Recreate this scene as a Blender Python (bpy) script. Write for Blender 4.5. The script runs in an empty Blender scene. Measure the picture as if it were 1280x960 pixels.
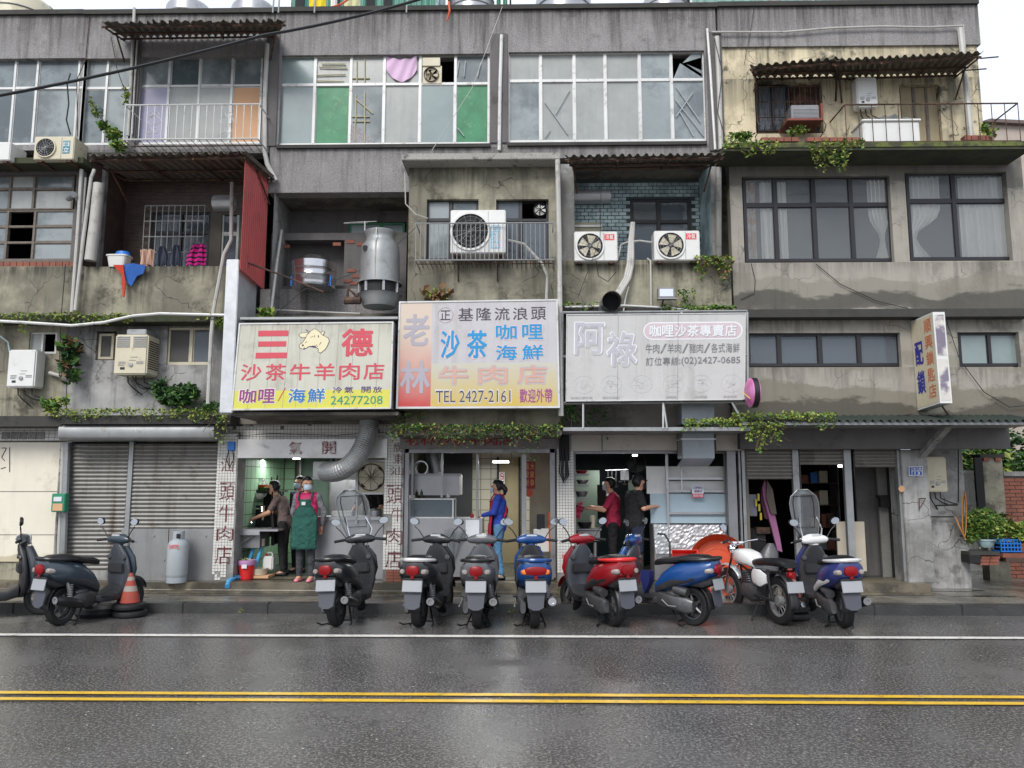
import bpy, bmesh, math, random
from mathutils import Vector, Matrix
R = math.radians
random.seed(7)
sc = bpy.context.scene
col = sc.collection
# ---------------- camera ----------------
FPX, PITCH, YAW = 980.0, R(7.25), R(1.0)
CAM = Vector((0, 0, 1.8))
cd = bpy.data.cameras.new('camera'); cam = bpy.data.objects.new('camera', cd); col.objects.link(cam)
cd.sensor_width = 36; cd.lens = FPX / 1280 * 36; cd.clip_end = 500
cam.location = CAM; cam.rotation_euler = (R(90) + PITCH, 0, YAW)
sc.camera = cam
# ---------------- world, sun, exposure ----------------
w = bpy.data.worlds.new('World'); sc.world = w; w.use_nodes = True
nt = w.node_tree; bg = nt.nodes['Background']
sky = nt.nodes.new('ShaderNodeTexSky'); sky.sky_type = 'NISHITA'; sky.sun_disc = False
sky.sun_elevation = R(42); sky.sun_rotation = R(200); sky.air_density = 1.0; sky.dust_density = 3.0
mx = nt.nodes.new('ShaderNodeMixRGB'); mx.inputs[0].default_value = .88
mx.inputs[2].default_value = (6.3, 6.8, 7.7, 1)          # the overcast cloud layer
nt.links.new(sky.outputs[0], mx.inputs[1]); nt.links.new(mx.outputs[0], bg.inputs[0])
bg.inputs[1].default_value = .105
sl = bpy.data.lights.new('sun', 'SUN'); sun = bpy.data.objects.new('sun', sl); col.objects.link(sun)
sl.energy = 1.5; sl.angle = R(24); sl.color = (1, .97, .93)
sun.rotation_euler = (R(48), 0, R(-20))
sc.view_settings.view_transform = 'Standard'; sc.view_settings.look = 'None'
sc.view_settings.exposure = 0.74; sc.view_settings.gamma = 1.0
sc.render.film_transparent = False
sc.cycles.max_bounces = 5; sc.cycles.diffuse_bounces = 3; sc.cycles.transparent_max_bounces = 12
# ---------------- pixel -> place ----------------
RM = Matrix.Rotation(YAW, 3, 'Z') @ Matrix.Rotation(R(90) + PITCH, 3, 'X')
def W(px, py, Y):
    d = RM @ Vector(((px - 640) / FPX, (480 - py) / FPX, -1))
    return CAM + d * (Y / d.y)
def G(px, py, z=0):
    d = RM @ Vector(((px - 640) / FPX, (480 - py) / FPX, -1))
    return CAM + d * ((z - CAM.z) / d.z)
def rect(px0, py0, px1, py1, Y):
    ym, xm = (py0 + py1) / 2, (px0 + px1) / 2
    return W(px0, ym, Y).x, W(xm, py1, Y).z, W(px1, ym, Y).x, W(xm, py0, Y).z
# ---------------- mesh builder ----------------
class MB:
    def __init__(s): s.v = []; s.f = []; s.m = []; s.k = 0
    def quad(s, a, b, c, d): n = len(s.v); s.v += [a, b, c, d]; s.f.append((n, n+1, n+2, n+3)); s.m.append(s.k)
    def tri(s, a, b, c): n = len(s.v); s.v += [a, b, c]; s.f.append((n, n+1, n+2)); s.m.append(s.k)
    def poly(s, pts): n = len(s.v); s.v += list(pts); s.f.append(tuple(range(n, n+len(pts)))); s.m.append(s.k)
    def box(s, x0, y0, z0, x1, y1, z1, mat=None):
        n = len(s.v)
        c = [Vector((x, y, z)) for z in (z0, z1) for y in (y0, y1) for x in (x0, x1)]
        if mat: c = [mat @ p for p in c]
        s.v += c
        for f in ((0,1,5,4), (1,3,7,5), (3,2,6,7), (2,0,4,6), (4,5,7,6), (2,3,1,0)):
            s.f.append(tuple(n+i for i in f)); s.m.append(s.k)
    def pbox(s, px0, py0, px1, py1, Y, d=.05):       # a box seen at that place, front at Y, depth d
        x0, z0, x1, z1 = rect(px0, py0, px1, py1, Y); s.box(x0, Y, z0, x1, Y+d, z1)
    def grid(s, pts, close=False):                    # rows of points -> surface
        n = len(s.v); r = len(pts); c = len(pts[0])
        for row in pts: s.v += list(row)
        for i in range(r-1):
            for j in range(c if close else c-1):
                s.f.append((n+i*c+j, n+i*c+(j+1) % c, n+(i+1)*c+(j+1) % c, n+(i+1)*c+j)); s.m.append(s.k)
    def caps(s, pts, a=True, b=True):
        if a: s.poly(list(reversed(pts[0])))
        if b: s.poly(pts[-1])
    def tube(s, path, r, n=8, cap=True):
        P = [Vector(p) for p in path]; rs = r if isinstance(r, (list, tuple)) else [r]*len(P)
        rings = []; up = None
        for i, p in enumerate(P):
            t = (P[min(i+1, len(P)-1)] - P[max(i-1, 0)]).normalized()
            if up is None: up = Vector((0, 0, 1)) if abs(t.z) < .9 else Vector((0, 1, 0))
            x = t.cross(up)
            if x.length < 1e-4: x = t.cross(Vector((1, 0, 0)))
            x.normalize(); y = x.cross(t).normalized(); up = y
            rings.append([p + (x*math.cos(2*math.pi*k/n) + y*math.sin(2*math.pi*k/n))*rs[i] for k in range(n)])
        s.grid(rings, True)
        if cap: s.caps(rings)
    def lathe(s, prof, c=(0, 0, 0), n=24, axis='z', cap=True):   # prof: (r, h)
        c = Vector(c); rings = []
        for r, h in prof:
            ring = []
            for k in range(n):
                a = 2*math.pi*k/n; u, v = r*math.cos(a), r*math.sin(a)
                ring.append(c + Vector({'z': (u, v, h), 'y': (u, h, v), 'x': (h, u, v)}[axis]))
            rings.append(ring)
        s.grid(rings, True)
        if cap: s.caps(rings)
    def loft(s, secs, n=16, axis='y', e=2.5):         # secs: (c along axis, a0, b0, ha, hb[, e]); a,b the other two axes
        rings = []
        for q in secs:
            cc, a0, b0, ha, hb = q[:5]; ee = q[5] if len(q) > 5 else e; ring = []
            for k in range(n):
                t = 2*math.pi*k/n; ct, st = math.cos(t), math.sin(t)
                a = a0 + ha*math.copysign(abs(ct)**(2/ee), ct); b = b0 + hb*math.copysign(abs(st)**(2/ee), st)
                ring.append(Vector({'y': (a, cc, b), 'z': (a, b, cc), 'x': (cc, a, b)}[axis]))
            rings.append(ring)
        s.grid(rings, True); s.caps(rings)
    def extrude(s, pts, d, both=True):                # closed outline of Vectors + depth Vector
        d = Vector(d); P = [Vector(p) for p in pts]; Q = [p+d for p in P]; n = len(P)
        s.poly(P); s.poly(list(reversed(Q)))
        for i in range(n): s.quad(P[(i+1) % n], P[i], Q[i], Q[(i+1) % n])
    def build(s, name, mat, parent=None, smooth=False, bevel=0, world=None, subsurf=0, solid=0):
        if world is None: world = parent is None or parent.rotation_euler.z == 0 and not parent.get('_local')
        off = Vector((0, 0, 0))
        if parent is not None and world: off = ORG.get(parent.name, Vector((0, 0, 0)))
        me = bpy.data.meshes.new(name)
        own = Vector((0, 0, 0))
        if parent is None and s.v:                     # a thing that is one mesh: origin at its base centre
            xs = [p[0] for p in s.v]; ys = [p[1] for p in s.v]; zs = [p[2] for p in s.v]
            own = Vector(((min(xs)+max(xs))/2, (min(ys)+max(ys))/2, min(zs)))
        me.from_pydata([Vector(p)-off-own for p in s.v], [], s.f)
        mats = mat if isinstance(mat, (list, tuple)) else [mat]
        for m in mats: me.materials.append(m)
        if len(mats) > 1: me.polygons.foreach_set('material_index', [min(k, len(mats)-1) for k in s.m])
        o = bpy.data.objects.new(name, me); col.objects.link(o); o.location = own
        ORG[o.name] = own if parent is None else off
        if parent is not None: o.parent = parent; 
        if parent is not None and parent.get('_local'): o['_local'] = 1
        if smooth or subsurf or bevel:
            bm = bmesh.new(); bm.from_mesh(me); bmesh.ops.remove_doubles(bm, verts=bm.verts, dist=1e-4)
            bmesh.ops.recalc_face_normals(bm, faces=bm.faces)
            if bevel:
                es = [e for e in bm.edges if len(e.link_faces) == 2 and e.calc_face_angle(0) > .5]
                bmesh.ops.bevel(bm, geom=es, offset=bevel, segments=2, affect='EDGES', clamp_overlap=True)
            bm.to_mesh(me); bm.free()
            if smooth or subsurf: 
                me.shade_smooth()
                if not subsurf and hasattr(me, 'set_sharp_from_angle'): me.set_sharp_from_angle(angle=R(40))
            if subsurf:
                md = o.modifiers.new('s', 'SUBSURF'); md.levels = md.render_levels = subsurf
        if solid:
            md = o.modifiers.new('t', 'SOLIDIFY'); md.thickness = solid; md.offset = 0
        return o
ORG = {}
def tag(o, label=None, cat=None, group=None, kind=None):
    if label: o['label'] = label
    if cat: o['category'] = cat
    if group: o['group'] = group
    if kind: o['kind'] = kind
    return o
def thing(name, label, cat, loc=(0, 0, 0), rz=0, group=None, local=False):
    o = bpy.data.objects.new(name, None); col.objects.link(o); o.location = loc; o.rotation_euler = (0, 0, rz)
    ORG[o.name] = Vector(loc)
    if local: o['_local'] = 1
    return tag(o, label, cat, group)
def one(fn, name, mat, label, cat, group=None, kind=None, parent=None, **k):
    m = MB(); fn(m); return tag(m.build(name, mat, parent, **k), label, cat, group, kind)
def part(fn, name, mat, parent, label=None, kind=None, **k):
    m = MB(); fn(m); o = m.build(name, mat, parent, **k); return tag(o, label, kind=kind)
def dupe(o, dx=(0, 0, 0), parent=None, name=None):
    c = o.copy(); col.objects.link(c); c.location = o.location + Vector(dx); c.parent = parent if parent is not None else o.parent
    ORG[c.name] = ORG.get(o.name, Vector((0, 0, 0)))
    return c
def wallmesh(m, x0, z0, x1, z1, Y, holes, t=.2):      # wall facing -Y with openings (world rects), reveals t deep
    xs = sorted({x0, x1, *[min(max(h[0], x0), x1) for h in holes], *[min(max(h[2], x0), x1) for h in holes]})
    zs = sorted({z0, z1, *[min(max(h[1], z0), z1) for h in holes], *[min(max(h[3], z0), z1) for h in holes]})
    inh = lambda x, z: any(h[0] < x < h[2] and h[1] < z < h[3] for h in holes)
    V = lambda x, y, z: Vector((x, y, z))
    for i in range(len(xs)-1):
        for j in range(len(zs)-1):
            a, b, c, d = xs[i], zs[j], xs[i+1], zs[j+1]
            if b == d or a == c or inh((a+c)/2, (b+d)/2): continue
            m.quad(V(a, Y, b), V(c, Y, b), V(c, Y, d), V(a, Y, d)); m.quad(V(c, Y+t, b), V(a, Y+t, b), V(a, Y+t, d), V(c, Y+t, d))
    for h in list(holes) + [(x0, z0, x1, z1)]:
        a, b, c, d = max(h[0], x0), max(h[1], z0), min(h[2], x1), min(h[3], z1)
        m.quad(V(a, Y, b), V(a, Y+t, b), V(a, Y+t, d), V(a, Y, d)); m.quad(V(c, Y, b), V(c, Y+t, b), V(c, Y+t, d), V(c, Y, d))
        m.quad(V(a, Y, b), V(c, Y, b), V(c, Y+t, b), V(a, Y+t, b)); m.quad(V(a, Y, d), V(c, Y, d), V(c, Y+t, d), V(a, Y+t, d))
def pwall(name, mat, parent, px0, py0, px1, py1, Y, holes=(), t=.2, label=None):
    m = MB(); x0, z0, x1, z1 = rect(px0, py0, px1, py1, Y)
    wallmesh(m, x0, z0, x1, z1, Y, [rect(*h, Y) for h in holes], t)
    return tag(m.build(name, mat, parent), label)
# ---------------- materials ----------------
def S(r, g, b, k=1.0):
    f = lambda c: ((c/255+.055)/1.055)**2.4 if c > 10 else c/255/12.92
    return (f(r)*k, f(g)*k, f(b)*k, 1)
_mc = {}
def mat(name, c, rough=.6, metal=0., var=.12, scale=3., streak=0., dirt=None, dirtk=.5, dscale=1.2, bump=0., bscale=40., alpha=None,
        emit=0, spec=.5, coat=0, c2=None, bands=None, trans=0, wetr=0, corr=None, specks=0, drips=None, cracks=0, bdist=.01, spk=(.56, .68, 55, 2.6)):
    if name in _mc: return _mc[name]
    m = bpy.data.materials.new(name); m.use_nodes = True; _mc[name] = m
    nt = m.node_tree; N = nt.nodes; L = nt.links; b = N['Principled BSDF']
    if len(c) == 3: c = (*c, 1)
    b.inputs['Base Color'].default_value = c; b.inputs['Roughness'].default_value = rough
    b.inputs['Metallic'].default_value = metal; b.inputs['Specular IOR Level'].default_value = spec
    b.inputs['Coat Weight'].default_value = coat; b.inputs['Coat Roughness'].default_value = .08
    if trans: b.inputs['Transmission Weight'].default_value = trans
    if alpha is not None: b.inputs['Alpha'].default_value = alpha
    if emit: b.inputs['Emission Color'].default_value = c; b.inputs['Emission Strength'].default_value = emit
    geo = N.new('ShaderNodeNewGeometry'); pos = geo.outputs['Position']
    def noise(sx, sy, sz, sc_, det=4., ro=.55):
        mp = N.new('ShaderNodeMapping'); mp.inputs['Scale'].default_value = (sx, sy, sz); L.new(pos, mp.inputs[0])
        n = N.new('ShaderNodeTexNoise'); n.inputs['Scale'].default_value = sc_; n.inputs['Detail'].default_value = det
        n.inputs['Roughness'].default_value = ro; L.new(mp.outputs[0], n.inputs['Vector']); return n.outputs['Fac']
    def mr(v, a, b2, lo, hi, smooth=False):
        q = N.new('ShaderNodeMapRange'); q.inputs[1].default_value = a; q.inputs[2].default_value = b2
        q.inputs[3].default_value = lo; q.inputs[4].default_value = hi
        if smooth: q.interpolation_type = 'SMOOTHSTEP'
        L.new(v, q.inputs[0]); return q.outputs[0]
    def mixc(f, a, c2_, mode='MIX'):
        q = N.new('ShaderNodeMixRGB'); q.blend_type = mode
        for i, x in ((0, f), (1, a), (2, c2_)):
            if hasattr(x, 'is_linked'): L.new(x, q.inputs[i])
            else: q.inputs[i].default_value = x
        return q.outputs[0]
    def mul(a, b2, op='MULTIPLY'):
        q = N.new('ShaderNodeMath'); q.operation = op
        for i, x in ((0, a), (1, b2)):
            if hasattr(x, 'is_linked'): L.new(x, q.inputs[i])
            else: q.inputs[i].default_value = x
        return q.outputs[0]
    cur = c
    if c2: cur = mixc(mr(noise(1, 1, 1, dscale, 6, .65), .42, .58, 0, 1, True), c, c2)
    if var:
        g = mr(noise(1, 1, 1, scale, 5, .6), .25, .75, 1-var, 1+var)
        q = N.new('ShaderNodeCombineColor')
        for i in range(3): L.new(g, q.inputs[i])
        cur = mixc(1.0, cur, q.outputs[0], 'MULTIPLY')
    if specks: cur = mixc(mr(noise(1, 1, 1, spk[2], 2, .8), spk[0], spk[1], 0, specks), cur, tuple(min(1, x*spk[3]) for x in c[:3])+(1,)); cur = mixc(mr(noise(1, 1, 1, 47, 2, .8), .57, .66, 0, specks), cur, tuple(x*.35 for x in c[:3])+(1,))
    if streak:
        f = mr(noise(5, 5, .35, 1.3, 6, .7), .47, .72, 0, 1, True); f2 = mr(noise(1, 1, 1, .8), .35, .65, .3, 1)
        cur = mixc(mul(mul(f, f2), streak), cur, dirt or (.02, .02, .018, 1))
    if dirt and dirtk:
        f = mr(noise(1, 1, 1, dscale*1.7, 9, .72), .54, .66, 0, dirtk, True); cur = mixc(f, cur, dirt)
    if cracks:
        mp = N.new('ShaderNodeMapping'); L.new(pos, mp.inputs[0]); nn = N.new('ShaderNodeTexNoise'); nn.inputs['Scale'].default_value = 3; L.new(pos, nn.inputs['Vector'])
        vm = N.new('ShaderNodeVectorMath'); vm.operation = 'MULTIPLY_ADD'; vm.inputs[1].default_value = (.45, .45, .45); L.new(nn.outputs['Color'], vm.inputs[0]); L.new(mp.outputs[0], vm.inputs[2])
        vo = N.new('ShaderNodeTexVoronoi'); vo.feature = 'DISTANCE_TO_EDGE'; vo.inputs['Scale'].default_value = 1.5; L.new(vm.outputs[0], vo.inputs['Vector'])
        cur = mixc(mul(mr(vo.outputs['Distance'], .004, .011, cracks, 0), mr(noise(1, 1, 1, .9), .5, .56, 0, 1)), cur, (.02, .02, .018, 1))
    if drips:                                         # rain runs below a coping or a sill: ragged, longer where the wall drains
        sp = N.new('ShaderNodeSeparateXYZ'); L.new(pos, sp.inputs[0]); fine = noise(14, 14, .25, 1, 5, .7); run = noise(2.3, 2.3, .1, 1, 4, .65)
        for zt_, ln, kk in drips:
            h = mul(zt_, sp.outputs[2], 'SUBTRACT'); q = N.new('ShaderNodeMapRange'); L.new(h, q.inputs[0]); q.inputs[1].default_value = 0; L.new(mul(mr(run, .3, .7, .15, 1), ln), q.inputs[2]); q.inputs[3].default_value = 1; q.inputs[4].default_value = 0
            cur = mixc(mul(mul(mul(q.outputs[0], mr(h, -.01, 0, 0, 1)), mr(fine, .36, .62, .15, 1, True)), kk), cur, dirt or (.03, .03, .028, 1))
    if bands:
        sep = N.new('ShaderNodeSeparateXYZ'); L.new(pos, sep.inputs[0])
        zn = mul(sep.outputs[2], mul(mul(noise(.5, 1, 1.2, 1.4, 6, .6), .5, 'SUBTRACT'), .95), 'ADD')
        for (za, zb, cc, kk) in bands:                # damp or mould between heights za and zb, torn by noise
            up = mr(zn, za-.04, za+.03, 0, 1, True); dn = mr(zn, zb-.02, zb+.05, 1, 0, True)
            cur = mixc(mul(mul(up, dn), kk), cur, cc)
    if hasattr(cur, 'is_linked'): L.new(cur, b.inputs['Base Color'])
    if wetr: L.new(mr(noise(1, 1, 1, .7, 5, .6), .35, .65, rough, wetr, True), b.inputs['Roughness'])
    if bump or corr:
        bp = N.new('ShaderNodeBump'); bp.inputs['Strength'].default_value = bump or .5; bp.inputs['Distance'].default_value = bdist
        if corr: bp.inputs['Distance'].default_value = .02
        h = noise(1, 1, 1, bscale, 3, .6)
        if corr:
            wv = N.new('ShaderNodeTexWave'); wv.bands_direction = corr[0]; wv.inputs['Scale'].default_value = corr[1]; L.new(pos, wv.inputs[0]); h = wv.outputs['Fac']
        L.new(h, bp.inputs['Height']); L.new(bp.outputs[0], b.inputs['Normal'])
    return m
def glassmat(name, tint=(.8, .85, .88), op=.25, rough=.05, c=(.2, .23, .25)):
    if name in _mc: return _mc[name]
    m = bpy.data.materials.new(name); m.use_nodes = True; _mc[name] = m
    nt = m.node_tree; N = nt.nodes; L = nt.links; b = N['Principled BSDF']; out = N['Material Output']
    b.inputs['Base Color'].default_value = (*c, 1); b.inputs['Roughness'].default_value = rough; b.inputs['Specular IOR Level'].default_value = .8
    tr = N.new('ShaderNodeBsdfTransparent'); tr.inputs[0].default_value = (*tint, 1)
    fr = N.new('ShaderNodeLayerWeight'); fr.inputs[0].default_value = .35
    mp = N.new('ShaderNodeMapRange'); mp.inputs[3].default_value = op; mp.inputs[4].default_value = 1; L.new(fr.outputs['Fresnel'], mp.inputs[0])
    mxs = N.new('ShaderNodeMixShader'); L.new(mp.outputs[0], mxs.inputs[0]); L.new(tr.outputs[0], mxs.inputs[1]); L.new(b.outputs[0], mxs.inputs[2])
    L.new(mxs.outputs[0], out.inputs[0]); return m
DK = (.025, .026, .022, 1)
M = {}
M['pebble'] = mat('pebbledash', S(136, 133, 132), .85, dirt=S(58, 56, 53), dirtk=.5, streak=.9, drips=[(W(600, 10, 12.2).z, 1.1, .8), (W(600, 184, 12.2).z, .5, .6)], bump=.6, bscale=90, specks=.55, dscale=.7, var=.2, scale=1.2)
M['pebble_clean'] = mat('pebbledash_pale', S(150, 147, 149), .85, bump=.6, bscale=90, specks=.6, streak=.3, dirt=S(70, 68, 66), dirtk=.2, var=.12)
M['pillar_dark'] = mat('dark_concrete', S(98, 95, 94), .85, dirt=S(54, 53, 51), dirtk=.5, streak=.5, bump=.4, bscale=30)
M['conc'] = mat('olive_concrete', S(152, 147, 128), .85, c2=S(116, 112, 98), dirt=S(54, 52, 43), dirtk=.75, streak=.85, cracks=.7, drips=[(W(600, 200, 11.9).z, .9, .8), (W(200, 333, 12.1).z, .45, .8), (W(800, 325, 12.1).z, .4, .7)], bump=.35, bscale=25, dscale=.9, var=.18)
M['conc_grey'] = mat('grey_render', S(160, 159, 157), .8, c2=S(122, 121, 118), dirt=S(66, 66, 62), dirtk=.6, streak=.7, cracks=.8, drips=[(W(200, 403, 12.3).z, .6, .8)], bump=.35, bscale=18, dscale=1.1, var=.2)
z = lambda py: W(1100, py, 12.2).z
M['conc_warm'] = mat('warm_grey_render', S(154, 149, 139), .8, dirt=S(74, 71, 64), dirtk=.5, streak=.7, cracks=.5, drips=[(W(1100, 202, 12.2).z, .45, .8), (W(1100, 328, 12.2).z, .5, .45), (W(1100, 396, 12.2).z, .35, .7), (W(1100, 459, 12.2).z, .5, .5)], bump=.3, bscale=20, dscale=.6, var=.1,
    bands=[(z(382), z(346), S(122, 118, 106), .6), (z(390), z(366), S(58, 57, 52), .75), (z(228), z(190), S(84, 82, 76), .7), (z(460), z(448), S(130, 124, 110), .5), (z(535), z(488), S(120, 114, 100), .8), (z(535), z(506), S(60, 58, 50), .75)])
M['cream'] = mat('peeling_cream_paint', S(218, 204, 172), .8, c2=S(186, 174, 146), dirt=S(70, 72, 62), dirtk=1, streak=1, spk=(.5, .6, 3, 1), cracks=.8, drips=[(W(1100, 56, 12.2).z, .5, .6), (W(1100, 96, 12.2).z, 1.1, .7)], bump=.3, bscale=15, dscale=1.6, var=.1)
M['cream_wall'] = mat('cream_panel', S(222, 215, 198), .6, dirt=S(170, 160, 138), dirtk=.35, streak=.25, var=.05, bands=[(0, .62, S(168, 155, 118), .6)])
M['ledge'] = mat('dark_ledge', S(58, 57, 54), .85, dirt=S(34, 35, 30), dirtk=.6, bump=.5, bscale=30, var=.25)
M['soffit'] = mat('soffit', S(118, 112, 104), .85, c2=S(84, 80, 74), dirt=S(150, 144, 134), dirtk=.5, dscale=1.4)
M['moss'] = mat('mossy_concrete', S(66, 70, 50), .95, c2=S(54, 54, 48), bump=.8, bscale=60, dscale=3)
M['brick'] = mat('red_brick', S(132, 80, 64), .8, var=.35, scale=5, dirt=S(90, 80, 70), dirtk=.4)
M['brick_dark'] = mat('brown_tile', S(84, 68, 62), .45, var=.4, scale=6)
M['mortar'] = mat('mortar', S(110, 104, 96), .9)
M['teal'] = mat('teal_tile', S(160, 182, 186), .35, var=.25, scale=7, c2=S(124, 142, 146), dscale=3)
M['tealm'] = mat('grey_grout', S(64, 70, 70), .9)
M['moss_edge'] = mat('moss_edge', S(96, 104, 54), .95, c2=S(66, 66, 50), bump=.8, bscale=60, dscale=5)
M['green_tile'] = mat('green_tile', S(150, 196, 150), .3, var=.06)
M['white_tile'] = mat('white_tile', S(208, 206, 200), .35, var=.12, scale=9)
M['tile_red'] = mat('dark_red_tile', S(96, 40, 42), .4, var=.25, scale=9)
M['alu'] = mat('white_aluminium', S(200, 200, 198), .45, .15, var=.12, dirt=S(120, 114, 104), dirtk=.6, dscale=3)
M['alu_grey'] = mat('grey_aluminium', S(150, 150, 150), .4, .5, var=.12, scale=5)
M['alu_dark'] = mat('dark_window_frame', S(46, 45, 48), .4, .3)
M['wood_old'] = mat('grey_weathered_wood', S(110, 102, 94), .8, var=.3, scale=12)
M['frost'] = mat('frosted_glass', S(138, 146, 147), .14, spec=.8, var=.18, scale=1.5, c2=S(98, 107, 110), dirt=S(150, 150, 144), dirtk=.25, streak=.25, dscale=.8)
M['frost2'] = mat('frosted_glass_dim', S(116, 126, 129), .12, spec=.8, var=.2, scale=1.2, c2=S(80, 90, 94), dscale=1.1)
M['frost3'] = mat('frosted_glass_curtained', S(152, 155, 151), .2, spec=.7, var=.12, streak=.35, dirt=S(110, 116, 116), dirtk=.4, dscale=1)
M['frost_d'] = mat('dim_frosted_glass', S(128, 142, 142), .2, spec=.7, var=.12, scale=2)
M['frost_p'] = mat('purple_tinted_glass', S(150, 148, 172), .25, spec=.6)  # even mauve grey base colour for a single pane
M['glass'] = glassmat('window_glass', tint=(.95, .96, .96), op=.15, c=(.5, .53, .55))  # pale base colour stands in for haze and sky reflection on the panes
M['glass_blue'] = glassmat('window_glass_tinted', tint=(.62, .68, .72), op=.36, c=(.26, .3, .34))
M['screen'] = glassmat('insect_screen', tint=(.5, .48, .46), op=.45, rough=.6, c=(.18, .17, .165))
M['clear'] = glassmat('clear_acrylic', tint=(.9, .92, .93), op=.14, rough=.08, c=(.5, .52, .53))
M['green_p'] = mat('green_painted_pane', S(32, 118, 76), .4, var=.3, scale=4, dirt=S(90, 160, 100), dirtk=.5, dscale=3)
M['orange_p'] = mat('tan_board', S(204, 160, 122), .7, var=.06)
M['pink_cloth'] = mat('pink_cloth', S(208, 176, 204), .8)
M['curtain'] = mat('white_curtain', S(246, 242, 236), .85, var=.06)
M['curtain2'] = mat('striped_curtain', S(190, 152, 120), .85, c2=S(205, 195, 185), dscale=5)
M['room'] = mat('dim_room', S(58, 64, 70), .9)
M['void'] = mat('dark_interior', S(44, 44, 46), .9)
M['black'] = mat('black_plastic', S(28, 28, 30), .35, spec=.5, var=.1)
M['black_m'] = mat('black_matt', S(24, 24, 25), .7, var=.2)
M['rubber'] = mat('tyre_rubber', S(24, 24, 25), .6, bump=.3, bscale=60)
M['steel'] = mat('brushed_steel', S(170, 170, 172), .32, .75, var=.12, scale=4, dirt=S(110, 106, 100), dirtk=.3, dscale=2)
M['steel_dull'] = mat('dull_steel', S(138, 138, 140), .42, .5, var=.15, scale=3, dirt=S(88, 84, 78), dirtk=.5, dscale=2)
M['galv'] = mat('galvanised_metal', S(196, 198, 200), .4, .45, var=.15, scale=6, bump=.35, bscale=6)
M['galv_old'] = mat('weathered_galvanised', S(150, 152, 152), .45, .5, var=.18, scale=4, dirt=S(108, 96, 78), dirtk=.45, dscale=2.5)
M['chrome'] = mat('chrome', S(225, 225, 228), .12, 1, var=.02)
M['mirror'] = mat('mirror_glass', S(240, 242, 245), .03, 1, var=0)
M['rust'] = mat('rusty_metal', S(96, 70, 56), .75, .2, var=.3, scale=8, c2=S(60, 48, 42), dscale=6)
M['corr'] = mat('old_corrugated_sheet', S(112, 106, 96), .6, .2, var=.2, dirt=S(74, 60, 48), dirtk=.7, streak=.4, dscale=2)
M['red_sheet'] = mat('red_corrugated_sheet', S(176, 70, 66), .5, var=.12, dirt=S(110, 52, 50), dirtk=.4, streak=.3)
M['white_p'] = mat('white_plastic', S(214, 214, 210), .4, var=.05, dirt=S(160, 156, 146), dirtk=.25, dscale=3)
M['cream_p'] = mat('cream_plastic', S(198, 190, 166), .5, var=.08, dirt=S(130, 118, 96), dirtk=.4, dscale=3)
M['pvc'] = mat('grey_pvc_pipe', S(178, 176, 170), .5, var=.12, dirt=S(110, 104, 94), dirtk=.5, dscale=3)
M['cable'] = mat('black_cable', S(30, 30, 32), .6)
M['leaf1'] = mat('leaf_mid_green', S(80, 118, 48), .6, var=.35, scale=14)
M['leaf2'] = mat('leaf_dark_green', S(44, 76, 38), .6, var=.35, scale=14)
M['leaf3'] = mat('leaf_yellow_green', S(136, 148, 66), .6, var=.3, scale=14)
M['leaf4'] = mat('leaf_brown', S(120, 92, 62), .8, var=.3, scale=14)
M['stem'] = mat('stem', S(86, 72, 54), .9)
M['red_p'] = mat('red_plastic', S(214, 44, 44), .4, var=.05)
M['red_dark'] = mat('dark_red', S(150, 30, 36), .5)
M['orange'] = mat('orange_plastic', S(206, 80, 42), .5, var=.12, dirt=S(150, 84, 60), dirtk=.3, dscale=4)
M['blue_p'] = mat('blue_plastic', S(36, 112, 196), .4, var=.05)
M['hose_b'] = mat('blue_hose', S(70, 160, 210), .4)
M['skin'] = mat('skin', S(212, 160, 132), .5, var=.04)
M['hair'] = mat('black_hair', S(26, 22, 22), .45)
M['mask'] = mat('face_mask', S(190, 208, 222), .7)
M['white'] = mat('white_paint', S(226, 226, 222), .5, var=.04)
M['paper'] = mat('paper', S(214, 216, 220), .7)
M['tube_lamp'] = mat('lit_tube', (1, .98, .95, 1), .5, emit=5)
def leaves(m, pts, size=.05, droop=.5, ks=(0, 0, 1, 2)):
    for p in pts:
        m.k = random.choice(ks); s = size*random.choice((.5, .7, .9, 1.1, 1.5))
        d = Vector((random.gauss(0, 1), random.gauss(0, 1), random.gauss(0, .7)-droop*.3)).normalized()
        u = d.cross(Vector((random.random()-.5, random.random()-.5, random.random()))).normalized()*s*.38
        p = Vector(p); q = d.cross(u).normalized()*s*.12
        m.quad(p, p+d*s*.5+u+q, p+d*s, p+d*s*.5-u+q)
LM = [M['leaf1'], M['leaf2'], M['leaf3'], M['leaf4']]
def blob(c, r, n):
    out = []
    for _ in range(n):
        v = Vector((random.gauss(0, 1), random.gauss(0, 1), random.gauss(0, 1))).normalized()*random.random()**.45
        out.append(Vector(c) + Vector((v.x*r[0], v.y*r[1], v.z*r[2])))
    return out
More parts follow.
